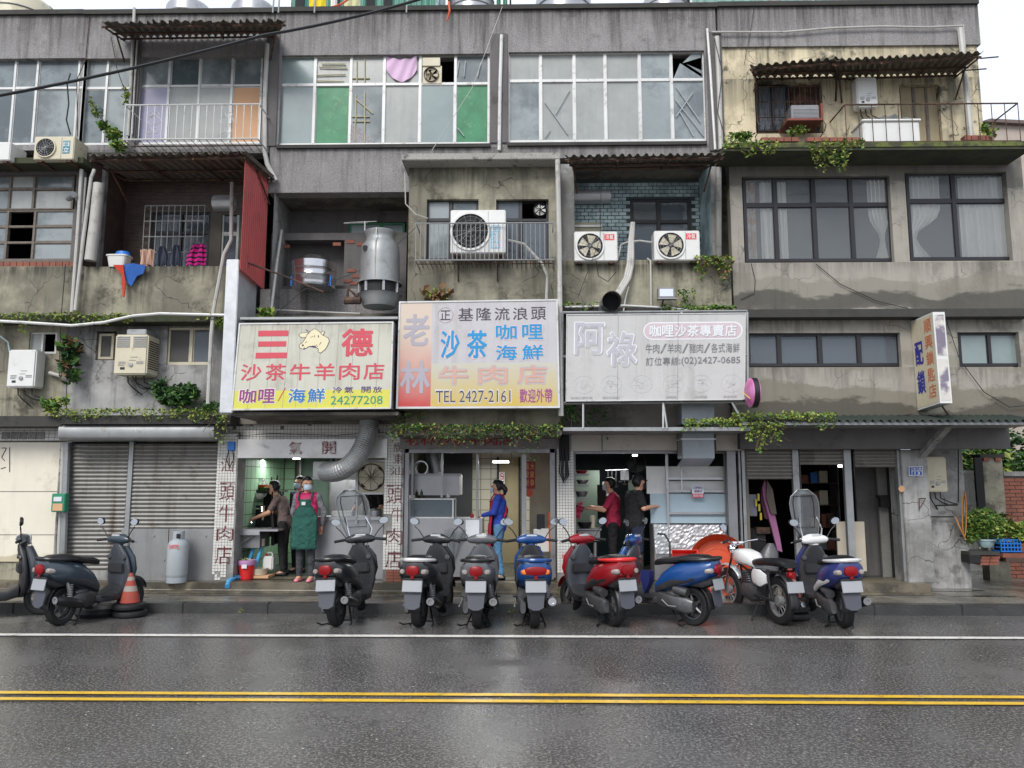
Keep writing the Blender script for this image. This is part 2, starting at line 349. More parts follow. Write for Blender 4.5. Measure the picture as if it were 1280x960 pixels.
# ---------------- lettering ----------------
_tc = {}
def glyphs(s):
    key = s
    if key not in _tc:
        cu = bpy.data.curves.new('t', 'FONT'); cu.body = s; cu.resolution_u = 2; cu.fill_mode = 'FRONT'
        o = bpy.data.objects.new('t', cu); col.objects.link(o)
        dg = bpy.context.evaluated_depsgraph_get(); me = bpy.data.meshes.new_from_object(o.evaluated_get(dg))
        v = [(p.co.x, p.co.y) for p in me.vertices]; f = [tuple(p.vertices) for p in me.polygons]
        bpy.data.objects.remove(o); bpy.data.curves.remove(cu); bpy.data.meshes.remove(me)
        x0 = min(p[0] for p in v); x1 = max(p[0] for p in v); y0 = min(p[1] for p in v); y1 = max(p[1] for p in v)
        _tc[key] = ([((p[0]-x0)/(x1-x0), (p[1]-y0)/(y1-y0)) for p in v], f)
    return _tc[key]
class Face:                                            # a flat face given by its four corners (TL, TR, BR, BL), unit coords u right, v down
    def __init__(s, tl, tr, br, bl): s.c = [Vector(p) for p in (tl, tr, br, bl)]; s.n = (s.c[1]-s.c[0]).cross(s.c[3]-s.c[0]).normalized()
    def at(s, u, v, off=0):
        a, b, c, d = s.c; return (a*(1-u)+b*u)*(1-v) + (d*(1-u)+c*u)*v - s.n*off
    def text(s, m, t, u0, v0, u1, v1, off=.006, bold=0., skew=0):
        v, f = glyphs(t)
        wd, ht = (s.c[1]-s.c[0]).length, (s.c[3]-s.c[0]).length; r = bold*abs(v1-v0)*ht*.62; du, dv = r/wd, r/ht
        u0 += du; u1 -= du; v0 += dv; v1 -= dv
        ds = [(0, 0)] if not bold else [(0, 0)]+[(math.cos(a*.7854), math.sin(a*.7854)) for a in range(8)]
        for k, (dx, dy) in enumerate(ds):
            n = len(m.v); m.v += [s.at(u0+(u1-u0)*x+dx*du, v1+(v0-v1)*y+dy*dv, off+k*.0001) for x, y in v]
            for q in f: m.f.append(tuple(n+i for i in q)); m.m.append(m.k)
    def rect(s, m, u0, v0, u1, v1, off=.003): m.quad(s.at(u0, v1, off), s.at(u1, v1, off), s.at(u1, v0, off), s.at(u0, v0, off))
    def shape(s, m, pts, off=.004): m.poly([s.at(u, v, off) for u, v in pts])
    def line(s, m, pts, wd, off=.006):
        for (a, b), (c, d) in zip(pts, pts[1:]):
            L = math.hypot(c-a, d-b) or 1; nx, ny = -(d-b)/L*wd/2, (c-a)/L*wd/2
            m.quad(s.at(a+nx, b+ny, off), s.at(c+nx, d+ny, off), s.at(c-nx, d-ny, off), s.at(a-nx, b-ny, off))
def pface(px, Y, dy=None):                             # px: four pixel corners TL TR BR BL
    return Face(*[W(p[0], p[1], Y if dy is None else Y+dy[i]) for i, p in enumerate(px)])
# ================= SETTING =================
YR, YP, YG, YU, YM = 11.2, 12.3, 12.6, 12.2, 12.35
asphalt = mat('wet_asphalt', (.09, .086, .082, 1), .3, c2=(.062, .058, .054, 1), dscale=.35, var=.28, scale=.6, bump=.6, bscale=110, specks=.8, wetr=.15, spec=.55, bdist=.0025, spk=(.5, .6, 42, 2.8), cracks=.5)
pave = mat('wet_pavement', S(122, 117, 106), .45, c2=S(92, 90, 84), dirt=S(56, 54, 48), dirtk=.6, dscale=1.3, bump=.4, bscale=30, wetr=.14, var=.2)
kerbm = mat('dark_kerb', S(56, 56, 55), .4, dirt=S(34, 34, 33), dirtk=.6, bump=.5, bscale=25, wetr=.3, var=.3)
stepm = mat('worn_step', S(112, 104, 88), .5, c2=S(74, 70, 60), dirt=S(48, 46, 40), dirtk=.6, dscale=1.8, bump=.5, bscale=28, wetr=.25, var=.25)
one(lambda m: m.box(-200, -200, -.5, 200, 200, -.03), 'ground', mat('far_ground', S(84, 82, 76), .9), None, None, kind='structure')
def road(m):
    xs = [-60+120*i/120 for i in range(121)]; ys = [-14+(YR+14)*j/60 for j in range(61)]
    m.grid([[Vector((x, y, .004*math.sin(x*.9)*math.sin(y*.7)*(1 if y < YR-.3 else 0))) for x in xs] for y in ys])
one(road, 'road', asphalt, None, None, kind='structure', smooth=True)
wl, yl = mat('worn_white_line', S(226, 222, 214), .3, dirt=S(96, 92, 88), dirtk=.75, dscale=7, var=.15, scale=9), mat('worn_yellow_line', S(226, 182, 52), .3, dirt=S(120, 94, 52), dirtk=.7, dscale=6, var=.15, scale=9)
def stripe(name, py, wdt, m_):
    y = G(640, py).y; x = lambda i: -30+i*2
    mb = MB()
    for i in range(30): mb.quad(*[Vector((a, b + .00018*max(0, abs(a)-2)**2*0, .012)) for a, b in ((x(i), y-wdt/2), (x(i+1), y-wdt/2), (x(i+1), y+wdt/2), (x(i), y+wdt/2))])
    tag(mb.build(name, m_), kind='structure')
stripe('road_edge_line', 796.5, .13, wl); stripe('centre_line', 870, .085, yl); stripe('centre_line', 878, .085, yl)
XS = W(1165, 740, YP).x                                 # right end of the raised shop floor
def kerb(m):
    x = -30
    while x < 30: m.box(x, YR+random.uniform(-.003, .003), -.05, x+1.197, YR+.2, .14+random.uniform(-.003, .003)); x += 1.2
one(kerb, 'kerb', kerbm, None, None, kind='structure', bevel=.012)
one(lambda m: m.box(-30, YR+.2, -.05, 30, 30, .136), 'pavement', pave, None, None, kind='structure')
def step(m):
    m.box(-30, YP, .13, XS, 13.1, .29)
    m.box(-30, YP-.13, .13, XS, YP, .165)
one(step, 'shop_step', stepm, None, None, kind='structure', bevel=.012)
one(lambda m: m.box(-30, 13.1, .12, XS, 18, .288), 'shop_floor', mat('shop_floor', S(70, 72, 68), .4, var=.25, dirt=S(45, 45, 42), wetr=.2), None, None, kind='structure')
def puddles(m):
    for px, py, rx, ry in ((100, 746, 1.2, .05), (330, 744, 1.6, .06), (560, 745, 1.0, .05), (760, 746, .9, .06), (1230, 745, .5, .07), (1180, 738, .7, .1)):
        c = G(px, py, .14); m.poly([Vector((c.x+rx*math.cos(a*.5236)*random.uniform(.8, 1.1), c.y+ry*math.sin(a*.5236), .141)) for a in range(12)])
one(puddles, 'gutter_water', mat('water_film', S(70, 70, 70), .05, spec=.8, var=0), None, None, kind='structure')
def litter(m):
    for _ in range(420):
        py = random.choice([random.uniform(770, 795), random.uniform(800, 950)]); c = G(random.uniform(0, 1280), py); s = random.uniform(.003, .011)
        a = random.random()*3; m.k = random.choice((0, 0, 1, 2))
        m.quad(*[Vector((c.x+s*math.cos(a+t), c.y+s*math.sin(a+t), .011)) for t in (0, 1.4, 3.1, 4.6)])
one(litter, 'road_litter', [mat('grit', S(190, 186, 178), .6), M['leaf3'], M['leaf4']], None, None, kind='stuff')
# ================= BUILDINGS =================
def bld(name, label, px): return thing(name, label, 'building', (W(px, 700, YG).x, YG, .29))
B0 = bld('end_townhouse', 'weathered grey townhouse at the far left with a cream painted ground floor panel', 20)
B1 = bld('balcony_townhouse', 'grey townhouse with a laundry balcony above a closed silver roller shutter', 190)
B2 = bld('terrace_house', 'pebbledashed house with green painted top panes above the green tiled kitchen', 400)
B3 = bld('concrete_house', 'olive concrete house front with a flat roof slab and one large outdoor air unit', 600)
B4 = bld('tiled_house', 'house with teal tiled recess and two outdoor air units above the banner sign', 800)
B5 = bld('corner_house', 'corner house with peeling cream top floor and wide dark framed curtained windows', 1080)
def window(P, px0, py0, px1, py1, Y, xs=(), ys=(), fm='alu', panes=None, default='frost', fw=.035, d=.06, label=None, skip=(), midw=1.0):
    fr = MB(); x0, z0, x1, z1 = rect(px0, py0, px1, py1, Y); xm = (px0+px1)/2; ym = (py0+py1)/2
    X = [x0]+[W(p, ym, Y).x for p in xs]+[x1]; Z = [z1]+[W(xm, p, Y).z for p in ys]+[z0]
    fr.box(x0, Y, z0, x1, Y+d, z0+fw); fr.box(x0, Y, z1-fw, x1, Y+d, z1)
    fr.box(x0, Y, z0+fw, x0+fw, Y+d, z1-fw); fr.box(x1-fw, Y, z0+fw, x1, Y+d, z1-fw)
    for x in X[1:-1]: fr.box(x-fw*midw/2, Y-.004, z0+fw, x+fw*midw/2, Y+d-.01, z1-fw)
    for z_ in Z[1:-1]:
        for a, b in zip(X, X[1:]): fr.box(a+fw*.55, Y+.003, z_-fw*midw*.5, b-fw*.55, Y+d-.013, z_+fw*midw*.5)
    f = tag(fr.build('window', M[fm], P), label)
    for j in range(len(Z)-1):
        for i in range(len(X)-1):
            if (i, j) in skip: continue
            mm = (panes or {}).get((i, j), default); lb = None
            if isinstance(mm, tuple): mm, lb = mm
            if mm is None: continue
            if mm == 'frost': mm = random.choice(('frost', 'frost', 'frost2', 'frost3'))
            s = fw*.5; q = MB(); off = (.012 if i % 2 else 0)
            a, b, c, e = X[i]+s, Z[j+1]+s, X[i+1]-s, Z[j]-s; t = fw*.4
            q.k = 1
            q.box(a, Y+.015+off, b, c, Y+.03+off, b+t); q.box(a, Y+.015+off, e-t, c, Y+.03+off, e)
            q.box(a, Y+.015+off, b+t, a+t, Y+.03+off, e-t); q.box(c-t, Y+.015+off, b+t, c, Y+.03+off, e-t)
            q.k = 0; q.box(a+t, Y+.02+off, b+t, c-t, Y+.026+off, e-t)
            tag(q.build('pane', [M[mm], M[fm]], f), lb)
    return f
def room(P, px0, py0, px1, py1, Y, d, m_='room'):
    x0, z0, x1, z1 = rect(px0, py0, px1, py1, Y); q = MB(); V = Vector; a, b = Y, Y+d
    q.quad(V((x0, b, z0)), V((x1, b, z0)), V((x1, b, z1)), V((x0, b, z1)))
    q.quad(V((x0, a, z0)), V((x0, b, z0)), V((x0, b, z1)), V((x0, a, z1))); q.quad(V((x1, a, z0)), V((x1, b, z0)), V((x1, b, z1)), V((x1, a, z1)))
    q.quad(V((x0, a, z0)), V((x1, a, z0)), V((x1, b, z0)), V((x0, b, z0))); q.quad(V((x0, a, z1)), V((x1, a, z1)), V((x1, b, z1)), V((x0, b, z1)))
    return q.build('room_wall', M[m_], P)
def pb(name, mt, P, px0, py0, px1, py1, Y, d=.05, label=None, bevel=0):
    q = MB(); q.pbox(px0, py0, px1, py1, Y, d); return tag(q.build(name, M[mt] if isinstance(mt, str) else mt, P, bevel=bevel), label)
def curtain(P, px0, py0, px1, py1, Y, folds=6, m_='curtain', tie=None):
    x0, z0, x1, z1 = rect(px0, py0, px1, py1, Y); rows = []
    for j in range(13):
        v = j/12; row = []
        wd = 1.0; cx = .5
        if tie: k = math.exp(-((v-tie[1])/.16)**2) if v < tie[1] else max(.35, math.exp(-((v-tie[1])/.3)**2)); wd = 1-.8*k; cx = .5+(tie[0]-.5)*k
        for i in range(folds*6+1):
            u = i/(folds*6); row.append(Vector((x0+(x1-x0)*(cx+(u-.5)*wd), Y+.025*math.sin(u*folds*6.283+v*.7)*(1 if not tie else wd+.2)+.01*math.sin(u*31), z1+(z0-z1)*v)))
        rows.append(row)
    q = MB(); q.grid(rows); return q.build('curtain', M[m_], P, smooth=True)
# --- upper pebbledash storey (spans B0,B1,B2,B4) ---
def strip(P, px0, px1, py0, py1, holes, mt='pebble', Y=YU): return pwall('wall', M[mt], P, px0, py0, px1, py1, Y, holes, .25)
strip(B0, -60, 104, 15, 188, [(-44, 73, 110, 181)])
strip(B1, 104, 340, 13, 192, [(100, 73, 164, 181), (173, 70, 328, 180)])
strip(B2, 340, 622, 10, 240, [(350, 68, 612, 180)])
strip(B4, 622, 897, 7, 197, [(636, 64, 882, 177)])
strip(B5, 897, 1224, 4, 57, [])
for P, a, b, y0 in ((B0, -60, 104, 14), (B1, 104, 340, 12.5), (B2, 340, 622, 9), (B4, 622, 897, 6), (B5, 897, 1224, 2)):
    pb('coping', 'ledge', P, a, y0-2, b, y0+3.5, YU-.05, .35)
for P, a, b, y0, y1 in ((B1, 163, 172, 45, 190), (B2, 331, 347, 40, 182), (B4, 613, 634, 42, 178), (B5, 885, 904, 40, 188)):
    pb('pier', 'pillar_dark', P, a, y0, b, y1, YU-.03, .03)
pb('sill', 'ledge', B2, 345, 180, 613, 184, YU-.05, .3); pb('sill', 'ledge', B4, 634, 177, 884, 181, YU-.05, .3)
for P, a, b in ((B0, -60, 104), (B1, 104, 340), (B2, 340, 622), (B4, 622, 897)): room(P, a+1, 66, b-1, 184, YU+.26, 2.0, 'room')
for P, a, b, t in ((B0, -60, 104, 13), (B1, 104, 340, 12), (B2, 340, 622, 8), (B4, 622, 897, 6), (B5, 897, 1224, 3)):  # flat roofs and back walls
    x0, _, x1, zt = rect(a, t, b, t+20, YU)
    one(lambda m: m.box(x0, YU+.3, zt-.35, x1, 19.5, zt-.2), 'roof', M['ledge'], None, None, parent=P)
    one(lambda m: m.box(x0, 19.3, .3, x1, 19.5, zt-.36), 'back_wall', M['conc'], None, None, parent=P)
window(B0, -44, 73, 104, 181, YU+.08, xs=(-20, 16, 44, 96), ys=(110,), default='frost', panes={(4, 0): 'frost', (4, 1): 'frost'})
window(B1, 104, 73, 164, 181, YU+.08, xs=(132,), ys=(110,), default='frost')
window(B1, 173, 70, 327, 180, YU+.08, xs=(210, 248, 289), ys=(107,), default='frost', panes={(3, 1): ('orange_p', 'tan board filling the balcony window'), (0, 1): 'frost_p'})
window(B2, 348, 68, 612, 181, YU+.06, xs=(393, 438, 480, 525, 569), ys=(105,), panes={(1, 1): ('green_p', 'green painted pane with a pale torn corner'), (5, 1): ('green_p', 'green painted pane with white scratches'), (0, 1): 'frost_d', (4, 1): 'frost_d', (0, 0): 'frost_d', (4, 0): None}, midw=1.2)
window(B4, 635, 65, 882, 177, YU+.06, xs=(676, 718, 757, 800, 840), ys=(100,), panes={(5, 0): None}, midw=1.3)
# what shows at the glass of the upper windows
def sticks(m, L, Y, wd=.02):
    for a, b, c, d in L: m.tube([W(a, b, Y), W(c, d, Y)], wd, 5)
def bars(P, name, mt, L, Y, wd, label=None): q = MB(); sticks(q, L, Y, wd); return tag(q.build(name, mt if not isinstance(mt, str) else M[mt], P), label)
ystick = mat('yellow_plastic_slat', S(172, 166, 132), .6)
for L in ([(402, 80, 432, 80), (399, 84, 434, 85), (396, 94, 432, 93), (396, 101, 430, 102)], [(446, 76, 446, 103), (456, 74, 456, 103), (440, 98, 462, 98)], [(445, 118, 445, 150), (456, 114, 456, 178), (445, 124, 466, 142), (440, 146, 462, 146), (441, 152, 462, 152), (444, 152, 444, 176)]):
    bars(B2, 'window_lattice', ystick, L, YU+.066, .011)
taped = mat('paper_tape', S(164, 170, 172), .7)
for L, P in (([(712, 112, 694, 143), (681, 127, 710, 168)], B4), ([(845, 108, 876, 153), (866, 116, 845, 146), (850, 140, 867, 170)], B4), ([(844, 124, 880, 170)], B4), ([(688, 162, 681, 172)], B4), ([(574, 76, 571, 95), (582, 76, 580, 96), (601, 78, 597, 96)], B2), ([(572, 160, 580, 170)], B2)):
    bars(P, 'tape', taped, L, YU+.064, .009)
one(lambda m: [m.poly([W(a, b, YU+.07) for a, b in q]) for q in ([(842, 98), (850, 79), (878, 97)], [(853, 79), (866, 66), (876, 66), (876, 72)], [(858, 80), (877, 88), (878, 93)])], 'broken_glass', M['frost'], None, None, parent=B4)
one(lambda m: m.poly([W(a, b, YU+.07) for a, b in ((437, 155), (450, 160), (458, 168), (468, 176), (466, 180), (437, 180))]), 'broken_corner', M['pebble_clean'], None, None, parent=B2)
def swag(m):
    rows = []
    for j in range(9):
        row = []
        for i in range(25):
            u, v = i/24, j/8; sag = 4*u*(1-u)
            row.append(W(483+38*u, 70+v*32*(.55+.45*sag)+v*0+4*sag*(1-v), YU+.055) + Vector((0, .015*math.sin(u*18+v*5), 0)))
        rows.append(row)
    m.grid(rows)
tag(one(swag, 'pink_towel', M['pink_cloth'], 'pale pink cloth hung across a top floor window beside the exhaust fan', 'cloth', smooth=True))
def fan(name, label, px, py, r, Y, mt, fmt, n=5, frame=None, group=None):
    c = W(px, py, Y); t = thing(name, label, 'exhaust fan', c, group=group); m = MB()
    m.lathe([(r, -.01), (r*1.08, -.02), (r*1.08, .05), (r, .05)], c, 24, 'y', cap=False); m.build('fan_ring', M[fmt], t, smooth=True)
    for k in range(n):
        q = MB(); a0 = k*2*math.pi/n; pts = []
        for rr, da in ((.18, -.25), (.95, -.42), (.95, .42), (.18, .25)):
            a = a0+da*(1 if rr > .5 else 1.4); pts.append(c+Vector((r*rr*math.cos(a), .02+(.02 if da > 0 else -.012), r*rr*math.sin(a))))
        q.extrude(pts, (0, .004, 0)); q.build('fan_blade', M[mt], t)
    part(lambda m: m.lathe([(0, -.02), (r*.16, -.015), (r*.2, .03), (0, .04)], c, 14, 'y'), 'hub', M[mt], t, smooth=True)
    part(lambda m: [m.tube([c+Vector((-r*math.cos(a), -.03, -r*math.sin(a))), c+Vector((r*math.cos(a), -.03, r*math.sin(a)))], .004, 4) for a in (0, .785, 1.57, 2.356)], 'guard', M[fmt], t)
    part(lambda m: m.lathe([(0, .1), (r*1.05, .1)], c, 20, 'y', cap=False), 'back_shade', M['void'], t)
    if frame:
        x0, z0, x1, z1 = rect(*frame, Y); part(lambda m: wallmesh(m, x0, z0, x1, z1, Y+.012, [(c.x-r*.8, c.z-r*.8, c.x+r*.8, c.z+r*.8)], .01), 'fan_panel', M['cream_p'], t)
        m = MB()
        for k in range(24):
            a, b = 2*math.pi*k/24, 2*math.pi*(k+1)/24
            ex = lambda t_: c+Vector((r*.8*max(-1, min(1, 1.42*math.cos(t_))), .008, r*.8*max(-1, min(1, 1.42*math.sin(t_)))))
            m.quad(c+Vector((r*math.cos(a)*1.0, .008, r*math.sin(a)*1.0)), c+Vector((r*math.cos(b), .008, r*math.sin(b))), ex(b)*1.0, ex(a)*1.0)
    return t
fan('exhaust_fan', 'old grey fan set in a top floor window above a green pane', 539, 93, .115, YU+.04, 'cream_p', 'rust', 5, (528, 82, 552, 104))
pb('fan_box', 'cream_p', B2, 528, 72, 550, 82, YU+.03, .08)
# --- B0 left edge: lower window storey, mezzanine, ground ---
pb('ledge', 'moss', B0, -60, 197, 104, 204, YU-.35, .6); 
pwall('wall', M['pillar_dark'], B0, -60, 204, 104, 335, YU-.02, [(-40, 218, 92, 326)], .2)
window(B0, -40, 218, 92, 268-5, YU+.05, xs=(-10, 12, 42), ys=(236,), fm='wood_old', default='frost', d=.07)
window(B0, -40, 262, 92, 326, YU+.05, xs=(8, 42), ys=(283, 303), fm='wood_old', default='frost', d=.07, skip=((1, 0), (1, 1), (1, 2)), panes={})
room(B0, -40, 218, 92, 326, YU+.2, 1.5)
for k in range(14):
    x = -20+k*8.2; pb('brick', 'brick', B0, x, 327, x+7.4, 333, YU-.06, .1)
pwall('wall', M['conc'], B0, -60, 333, 104, 398, YU-.08, [], .2)
pb('ledge', 'moss', B0, -60, 394, 104, 402, YU-.16, .5)
pwall('wall', M['conc'], B0, -60, 401, 80, 521, YM, [(36, 415, 71, 442)], .2)
window(B0, 36, 415, 71, 442, YM+.04, xs=(53,), fm='white_p', default='frost', skip=((1, 0),), fw=.03); room(B0, 36, 415, 71, 442, YM+.2, .8, 'void')
pb('ledge', 'ledge', B0, -60, 520, 77, 533, YM-.25, .5)
def tiles(name, P, px0, py0, px1, py1, Y, tw, th, mt, gm, miss=.0, bond=False, label=None, d=.012, red=None):
    x0, z0, x1, z1 = rect(px0, py0, px1, py1, Y); q = MB(); g = .12*min(tw, th); q.k = 1
    q.quad(*[Vector((x, Y, z_)) for x, z_ in ((x0, z0), (x1, z0), (x1, z1), (x0, z1))]); q.k = 0
    nz = max(1, round((z1-z0)/th)); nx = max(1, round((x1-x0)/tw)); tw = (x1-x0)/nx; th = (z1-z0)/nz
    for j in range(nz):
        for i in range(nx+(1 if bond else 0)):
            if random.random() < miss: continue
            a = x0+i*tw-(tw/2 if bond and j % 2 else 0); b = a+tw-g; a = max(a, x0); b = min(b, x1)
            if b-a < g: continue
            c = z0+j*th+g/2; yy = Y-d+random.uniform(-.002, .002)
            A, Bq, C, D = [Vector(p) for p in ((a, yy, c), (b, yy, c), (b, yy, c+th-g), (a, yy, c+th-g))]; k = Vector((0, d, 0))
            q.k = 2 if red and red((a+b)/2, c+th/2) else 0
            q.quad(A, Bq, C, D); q.quad(D, C, C+k, D+k); q.quad(A+k, Bq+k, Bq, A); q.quad(Bq, Bq+k, C+k, C); q.quad(A+k, A, D, D+k)
    o = q.build(name, [M[mt], M[gm]]+([M['tile_red']] if red else []), P); o['kind'] = 'stuff'
    return tag(o, label)
tiles('wall_tiles', B0, -60, 534, 77, 551, YG-.05, .1, .06, 'white_tile', 'mortar', .03)
for k in range(5): pb('grey_tile', 'pebble', B0, 2+k*11, 540, 11.5+k*11, 549, YG-.075, .02)
pb('panel', 'cream_wall', B0, -60, 553, 75, 702, YG-.03, .1); 
pwall('wall', M['conc'], B0, -60, 534, 78, 732, YG, [], .2)
for k, py in enumerate((614, 668)): pb('panel_joint', 'mortar', B0, -60, py, 75, py+.8, YG-.034, .02)
mk = mat('dark_marking', S(70, 66, 60), .7)
bars(B0, 'marking', mk, [(2, 560, 8, 560), (8, 560, 2, 572), (2, 572, 6, 576), (1, 586, 7, 584), (12, 559, 12, 590)], YG-.035, .006)
# --- B1 ---
pb('ledge', 'ledge', B1, 104, 190, 290, 198, YU-.1, .3)
x0, z0, x1, z1 = rect(112, 196, 302, 334, YU)
def recess(P, px0, py0, px1, py1, Y, Yb, ml, mb, mr, mc, mf):
    x0, z0, x1, z1 = rect(px0, py0, px1, py1, Y); V = Vector
    for nm, mt, q in (('left_wall', ml, ((x0, Y, z0), (x0, Yb, z0), (x0, Yb, z1), (x0, Y, z1))), ('back_wall', mb, ((x0, Yb, z0), (x1, Yb, z0), (x1, Yb, z1), (x0, Yb, z1))),
                      ('right_wall', mr, ((x1, Yb, z0), (x1, Y, z0), (x1, Y, z1), (x1, Yb, z1))), ('ceiling', mc, ((x0, Yb, z1), (x1, Yb, z1), (x1, Y, z1), (x0, Y, z1))), ('balcony_floor', mf, ((x0, Y, z0), (x1, Y, z0), (x1, Yb, z0), (x0, Yb, z0)))):
        if mt: part(lambda m: m.quad(*[V(p) for p in q]), nm, M[mt], P)
    return x0, z0, x1, z1
recess(B1, 110, 190, 302, 392, YU-.09, 13.2, 'brick_dark', None, 'conc_grey', 'soffit', 'ledge')
YB = 13.2
x0, z0, x1, z1 = rect(110, 190, 302, 392, YU-.09); ba = W(110, 300, YU).x
w_l, w_r = W(188, 300, YB).x, W(262, 300, YB).x; w_b, w_t = W(220, 345, YB).z, W(220, 265, YB).z; d_l, d_r = W(276, 300, YB).x, W(298, 300, YB).x; d_t = W(286, 268, YB).z
part(lambda m: wallmesh(m, x0, z0, x1, z1, YB, [(w_l, w_b, w_r, w_t), (d_l, z0, d_r, d_t)], .12), 'back_wall', M['mortar'], B1)
q = MB(); th = .062; tw = .19; nz = int((z1-z0)/th); nx = int((x1-x0)/tw)+1
for j in range(nz):
    for i in range(nx):
        a = x0+i*tw-(tw/2 if j % 2 else 0); b = min(a+tw-.012, x1-.003); a = max(a, x0+.003); c = z0+j*th
        for (aa, bb) in [(a, b)]:
            if any(h[0] < bb and h[2] > aa and h[1] < c+th and h[3] > c for h in ((w_l, w_b, w_r, w_t), (d_l, z0, d_r, d_t))) or bb-aa < .01: continue
            q.box(aa, YB-.012+random.uniform(-.003, .003), c, bb, YB, c+th-.01)
tag(q.build('brick_facing', M['brick_dark'], B1), kind='stuff')
f = window(B1, 188, 265, 262, 345, YB+.03, xs=(225,), ys=(291,), fm='alu_dark', default='glass_blue', fw=.04); room(B1, 188, 265, 262, 345, YB+.13, .8)
window(B1, 276, 262, 298, 345, YB+.03, ys=(292,), fm='white_p', default='glass_blue', fw=.04); room(B1, 276, 262, 298, 345, YB+.13, .8, 'void')
pwall('parapet_wall', M['conc'], B1, 104, 333, 292, 398, YU-.12, [], .18)
pwall('wall', M['conc_grey'], B1, 92, 196, 128, 340, YU+.2, [], .1)
pb('ledge', 'moss', B1, 104, 394, 288, 402, YU-.2, .5)
pwall('wall', M['conc_grey'], B1, 80, 401, 292, 523, YM, [(120, 414, 145, 450), (209, 409, 266, 456)], .2)
window(B1, 123, 417, 142, 449, YM+.05, fm='cream_p', default='screen', fw=.04); room(B1, 120, 414, 145, 450, YM+.2, .7, 'room')
window(B1, 209, 409, 266, 456, YM+.04, xs=(239,), fm='cream_p', default='screen', panes={(1, 0): 'glass_blue'}, fw=.045); room(B1, 209, 409, 266, 456, YM+.2, .7, 'room')
pb('ledge', 'ledge', B1, 77, 519, 288, 530, YM-.3, .6)
pwall('wall', M['conc_grey'], B1, 77, 529, 292, 732, YG, [(82, 552, 277, 700)], .15)
# roller shutter with slats
def shutter(P, px0, px1, py0, py1, Y, n, mt='galv', name='slat'):
    x0, z0, x1, z1 = rect(px0, py0, px1, py1, Y); h = (z1-z0)/n; prof = [(0, 0), (-.008, .12), (-.016, .35), (-.014, .6), (-.004, .8), (.004, .9), (.002, 1)]
    q = MB(); q.grid([[Vector((x, Y+y, z0+t*h)) for x in (x0, x1)] for y, t in prof]); s0 = q.build(name, M[mt] if isinstance(mt, str) else mt, P, smooth=True)
    for k in range(1, n): dupe(s0, (0, 0, k*h))
zinc = mat('shutter_metal', S(132, 130, 126), .45, .45, streak=.9, dirt=S(80, 70, 56), dirtk=.5, dscale=2.5, var=.12)
shutter(B1, 83, 157, 555, 712, YG-.01, 30, zinc); shutter(B1, 161, 276, 555, 661, YG-.01, 21, zinc)
for a, b in ((78, 83.5), (156.5, 162), (275, 279)): pb('shutter_rail', 'galv_old', B1, a, 552, b, 728 if a > 90 else 712, YG-.05, .07)
part(lambda m: [setattr(m, 'k', 0), m.loft([(W(80, 541, YM-.1).x, YM-.1, W(170, 541, YM-.1).z, .16, .125, 3.5), (W(272, 541, YM-.1).x, YM-.1, W(170, 541, YM-.1).z, .16, .125, 3.5)], 20, 'x')], 'shutter_box', M['galv_old'], B1, smooth=True)
for a, b in ((150, 209), (210, 268)): pb('metal_panel', mat('stained_steel_sheet', S(150, 150, 150), .4, .5, streak=.6, dirt=S(90, 80, 64), dirtk=.3, dscale=1.2), B1, a, 661, b, 727, YG-.03, .03)
one(lambda m: [m.box(*[c+s*r for c, s, r in ((p.x, -1, .012), (p.y, -1, .012), (p.z, -1, .012))], *[c+r for c, r in ((p.x, .012), (p.y, .012), (p.z, .012))]) for p in [W(a, b, YG-.035) for a, b in ((157, 670), (192, 670), (224, 670), (257, 670), (157, 715), (205, 700))]], 'rivet', M['galv_old'], None, None, parent=B1)
part(lambda m: m.box(W(905, 183, 11.6).x, 11.585, W(1090, 184, 11.6).z, W(1290, 183, 11.6).x, 11.6, W(1090, 178, 11.6).z), 'moss_edge', M['moss_edge'], B5)
NB = bld('neighbour_house', 'plain grey neighbouring house beyond the left edge', -200)
xn = W(-60, 400, YU).x; part(lambda m: wallmesh(m, xn-9, .29, xn-.01, 9.6, YU+.1, [(xn-8+i*3, 1.2+j*2.9, xn-6.4+i*3, 2.6+j*2.9) for i in range(3) for j in range(3)], .25), 'wall', M['conc'], NB)
part(lambda m: m.box(xn-9, 12.6, .29, xn-.01, 19, 9.5), 'inner_block', M['room'], NB)
for i in range(3):
    for j in range(3): part(lambda m: m.box(xn-8+i*3, YU+.2, 1.2+j*2.9, xn-6.4+i*3, YU+.24, 2.6+j*2.9), 'window', M['frost'], NB)
# --- B2 ---
xa, za, xb, zb = rect(340, 240, 507, 392, YU)
recess(B2, 340, 240, 508, 398, YU, 13.1, 'conc_grey', None, 'conc', 'soffit', 'ledge')
YB2 = 13.1; x0, z0, x1, z1 = rect(340, 240, 508, 398, YU)
wallmeshargs = [rect(436, 278, 508, 295, YB2)]
part(lambda m: wallmesh(m, x0, z0, x1, z1, YB2, wallmeshargs, .15), 'back_wall', M['pillar_dark'], B2)
window(B2, 436, 278, 506, 296, YB2+.03, xs=(476,), fm='green_p', default='frost_d', fw=.04)
Yq = 12.75
pwall('wall', M['pillar_dark'], B2, 338, 291, 510, 362, Yq, [(355, 300, 430, 357)], .2)
room(B2, 353, 299, 431, 358, Yq+.2, .35, 'conc_grey')
window(B2, 366, 304, 412, 322, Yq+.4, ys=(312,), fm='green_p', default='frost_d', fw=.04)
for a, b in ((416, 303), (433, 300), (446, 303), (352, 306), (434, 336), (440, 343), (430, 349), (437, 352)): pb('exposed_brick', 'brick', B2, a, b, a+10, b+4, Yq-.012, .03)
pwall('wall', M['pebble'], B2, 325, 361, 512, 392, Yq-.1, [], .2)
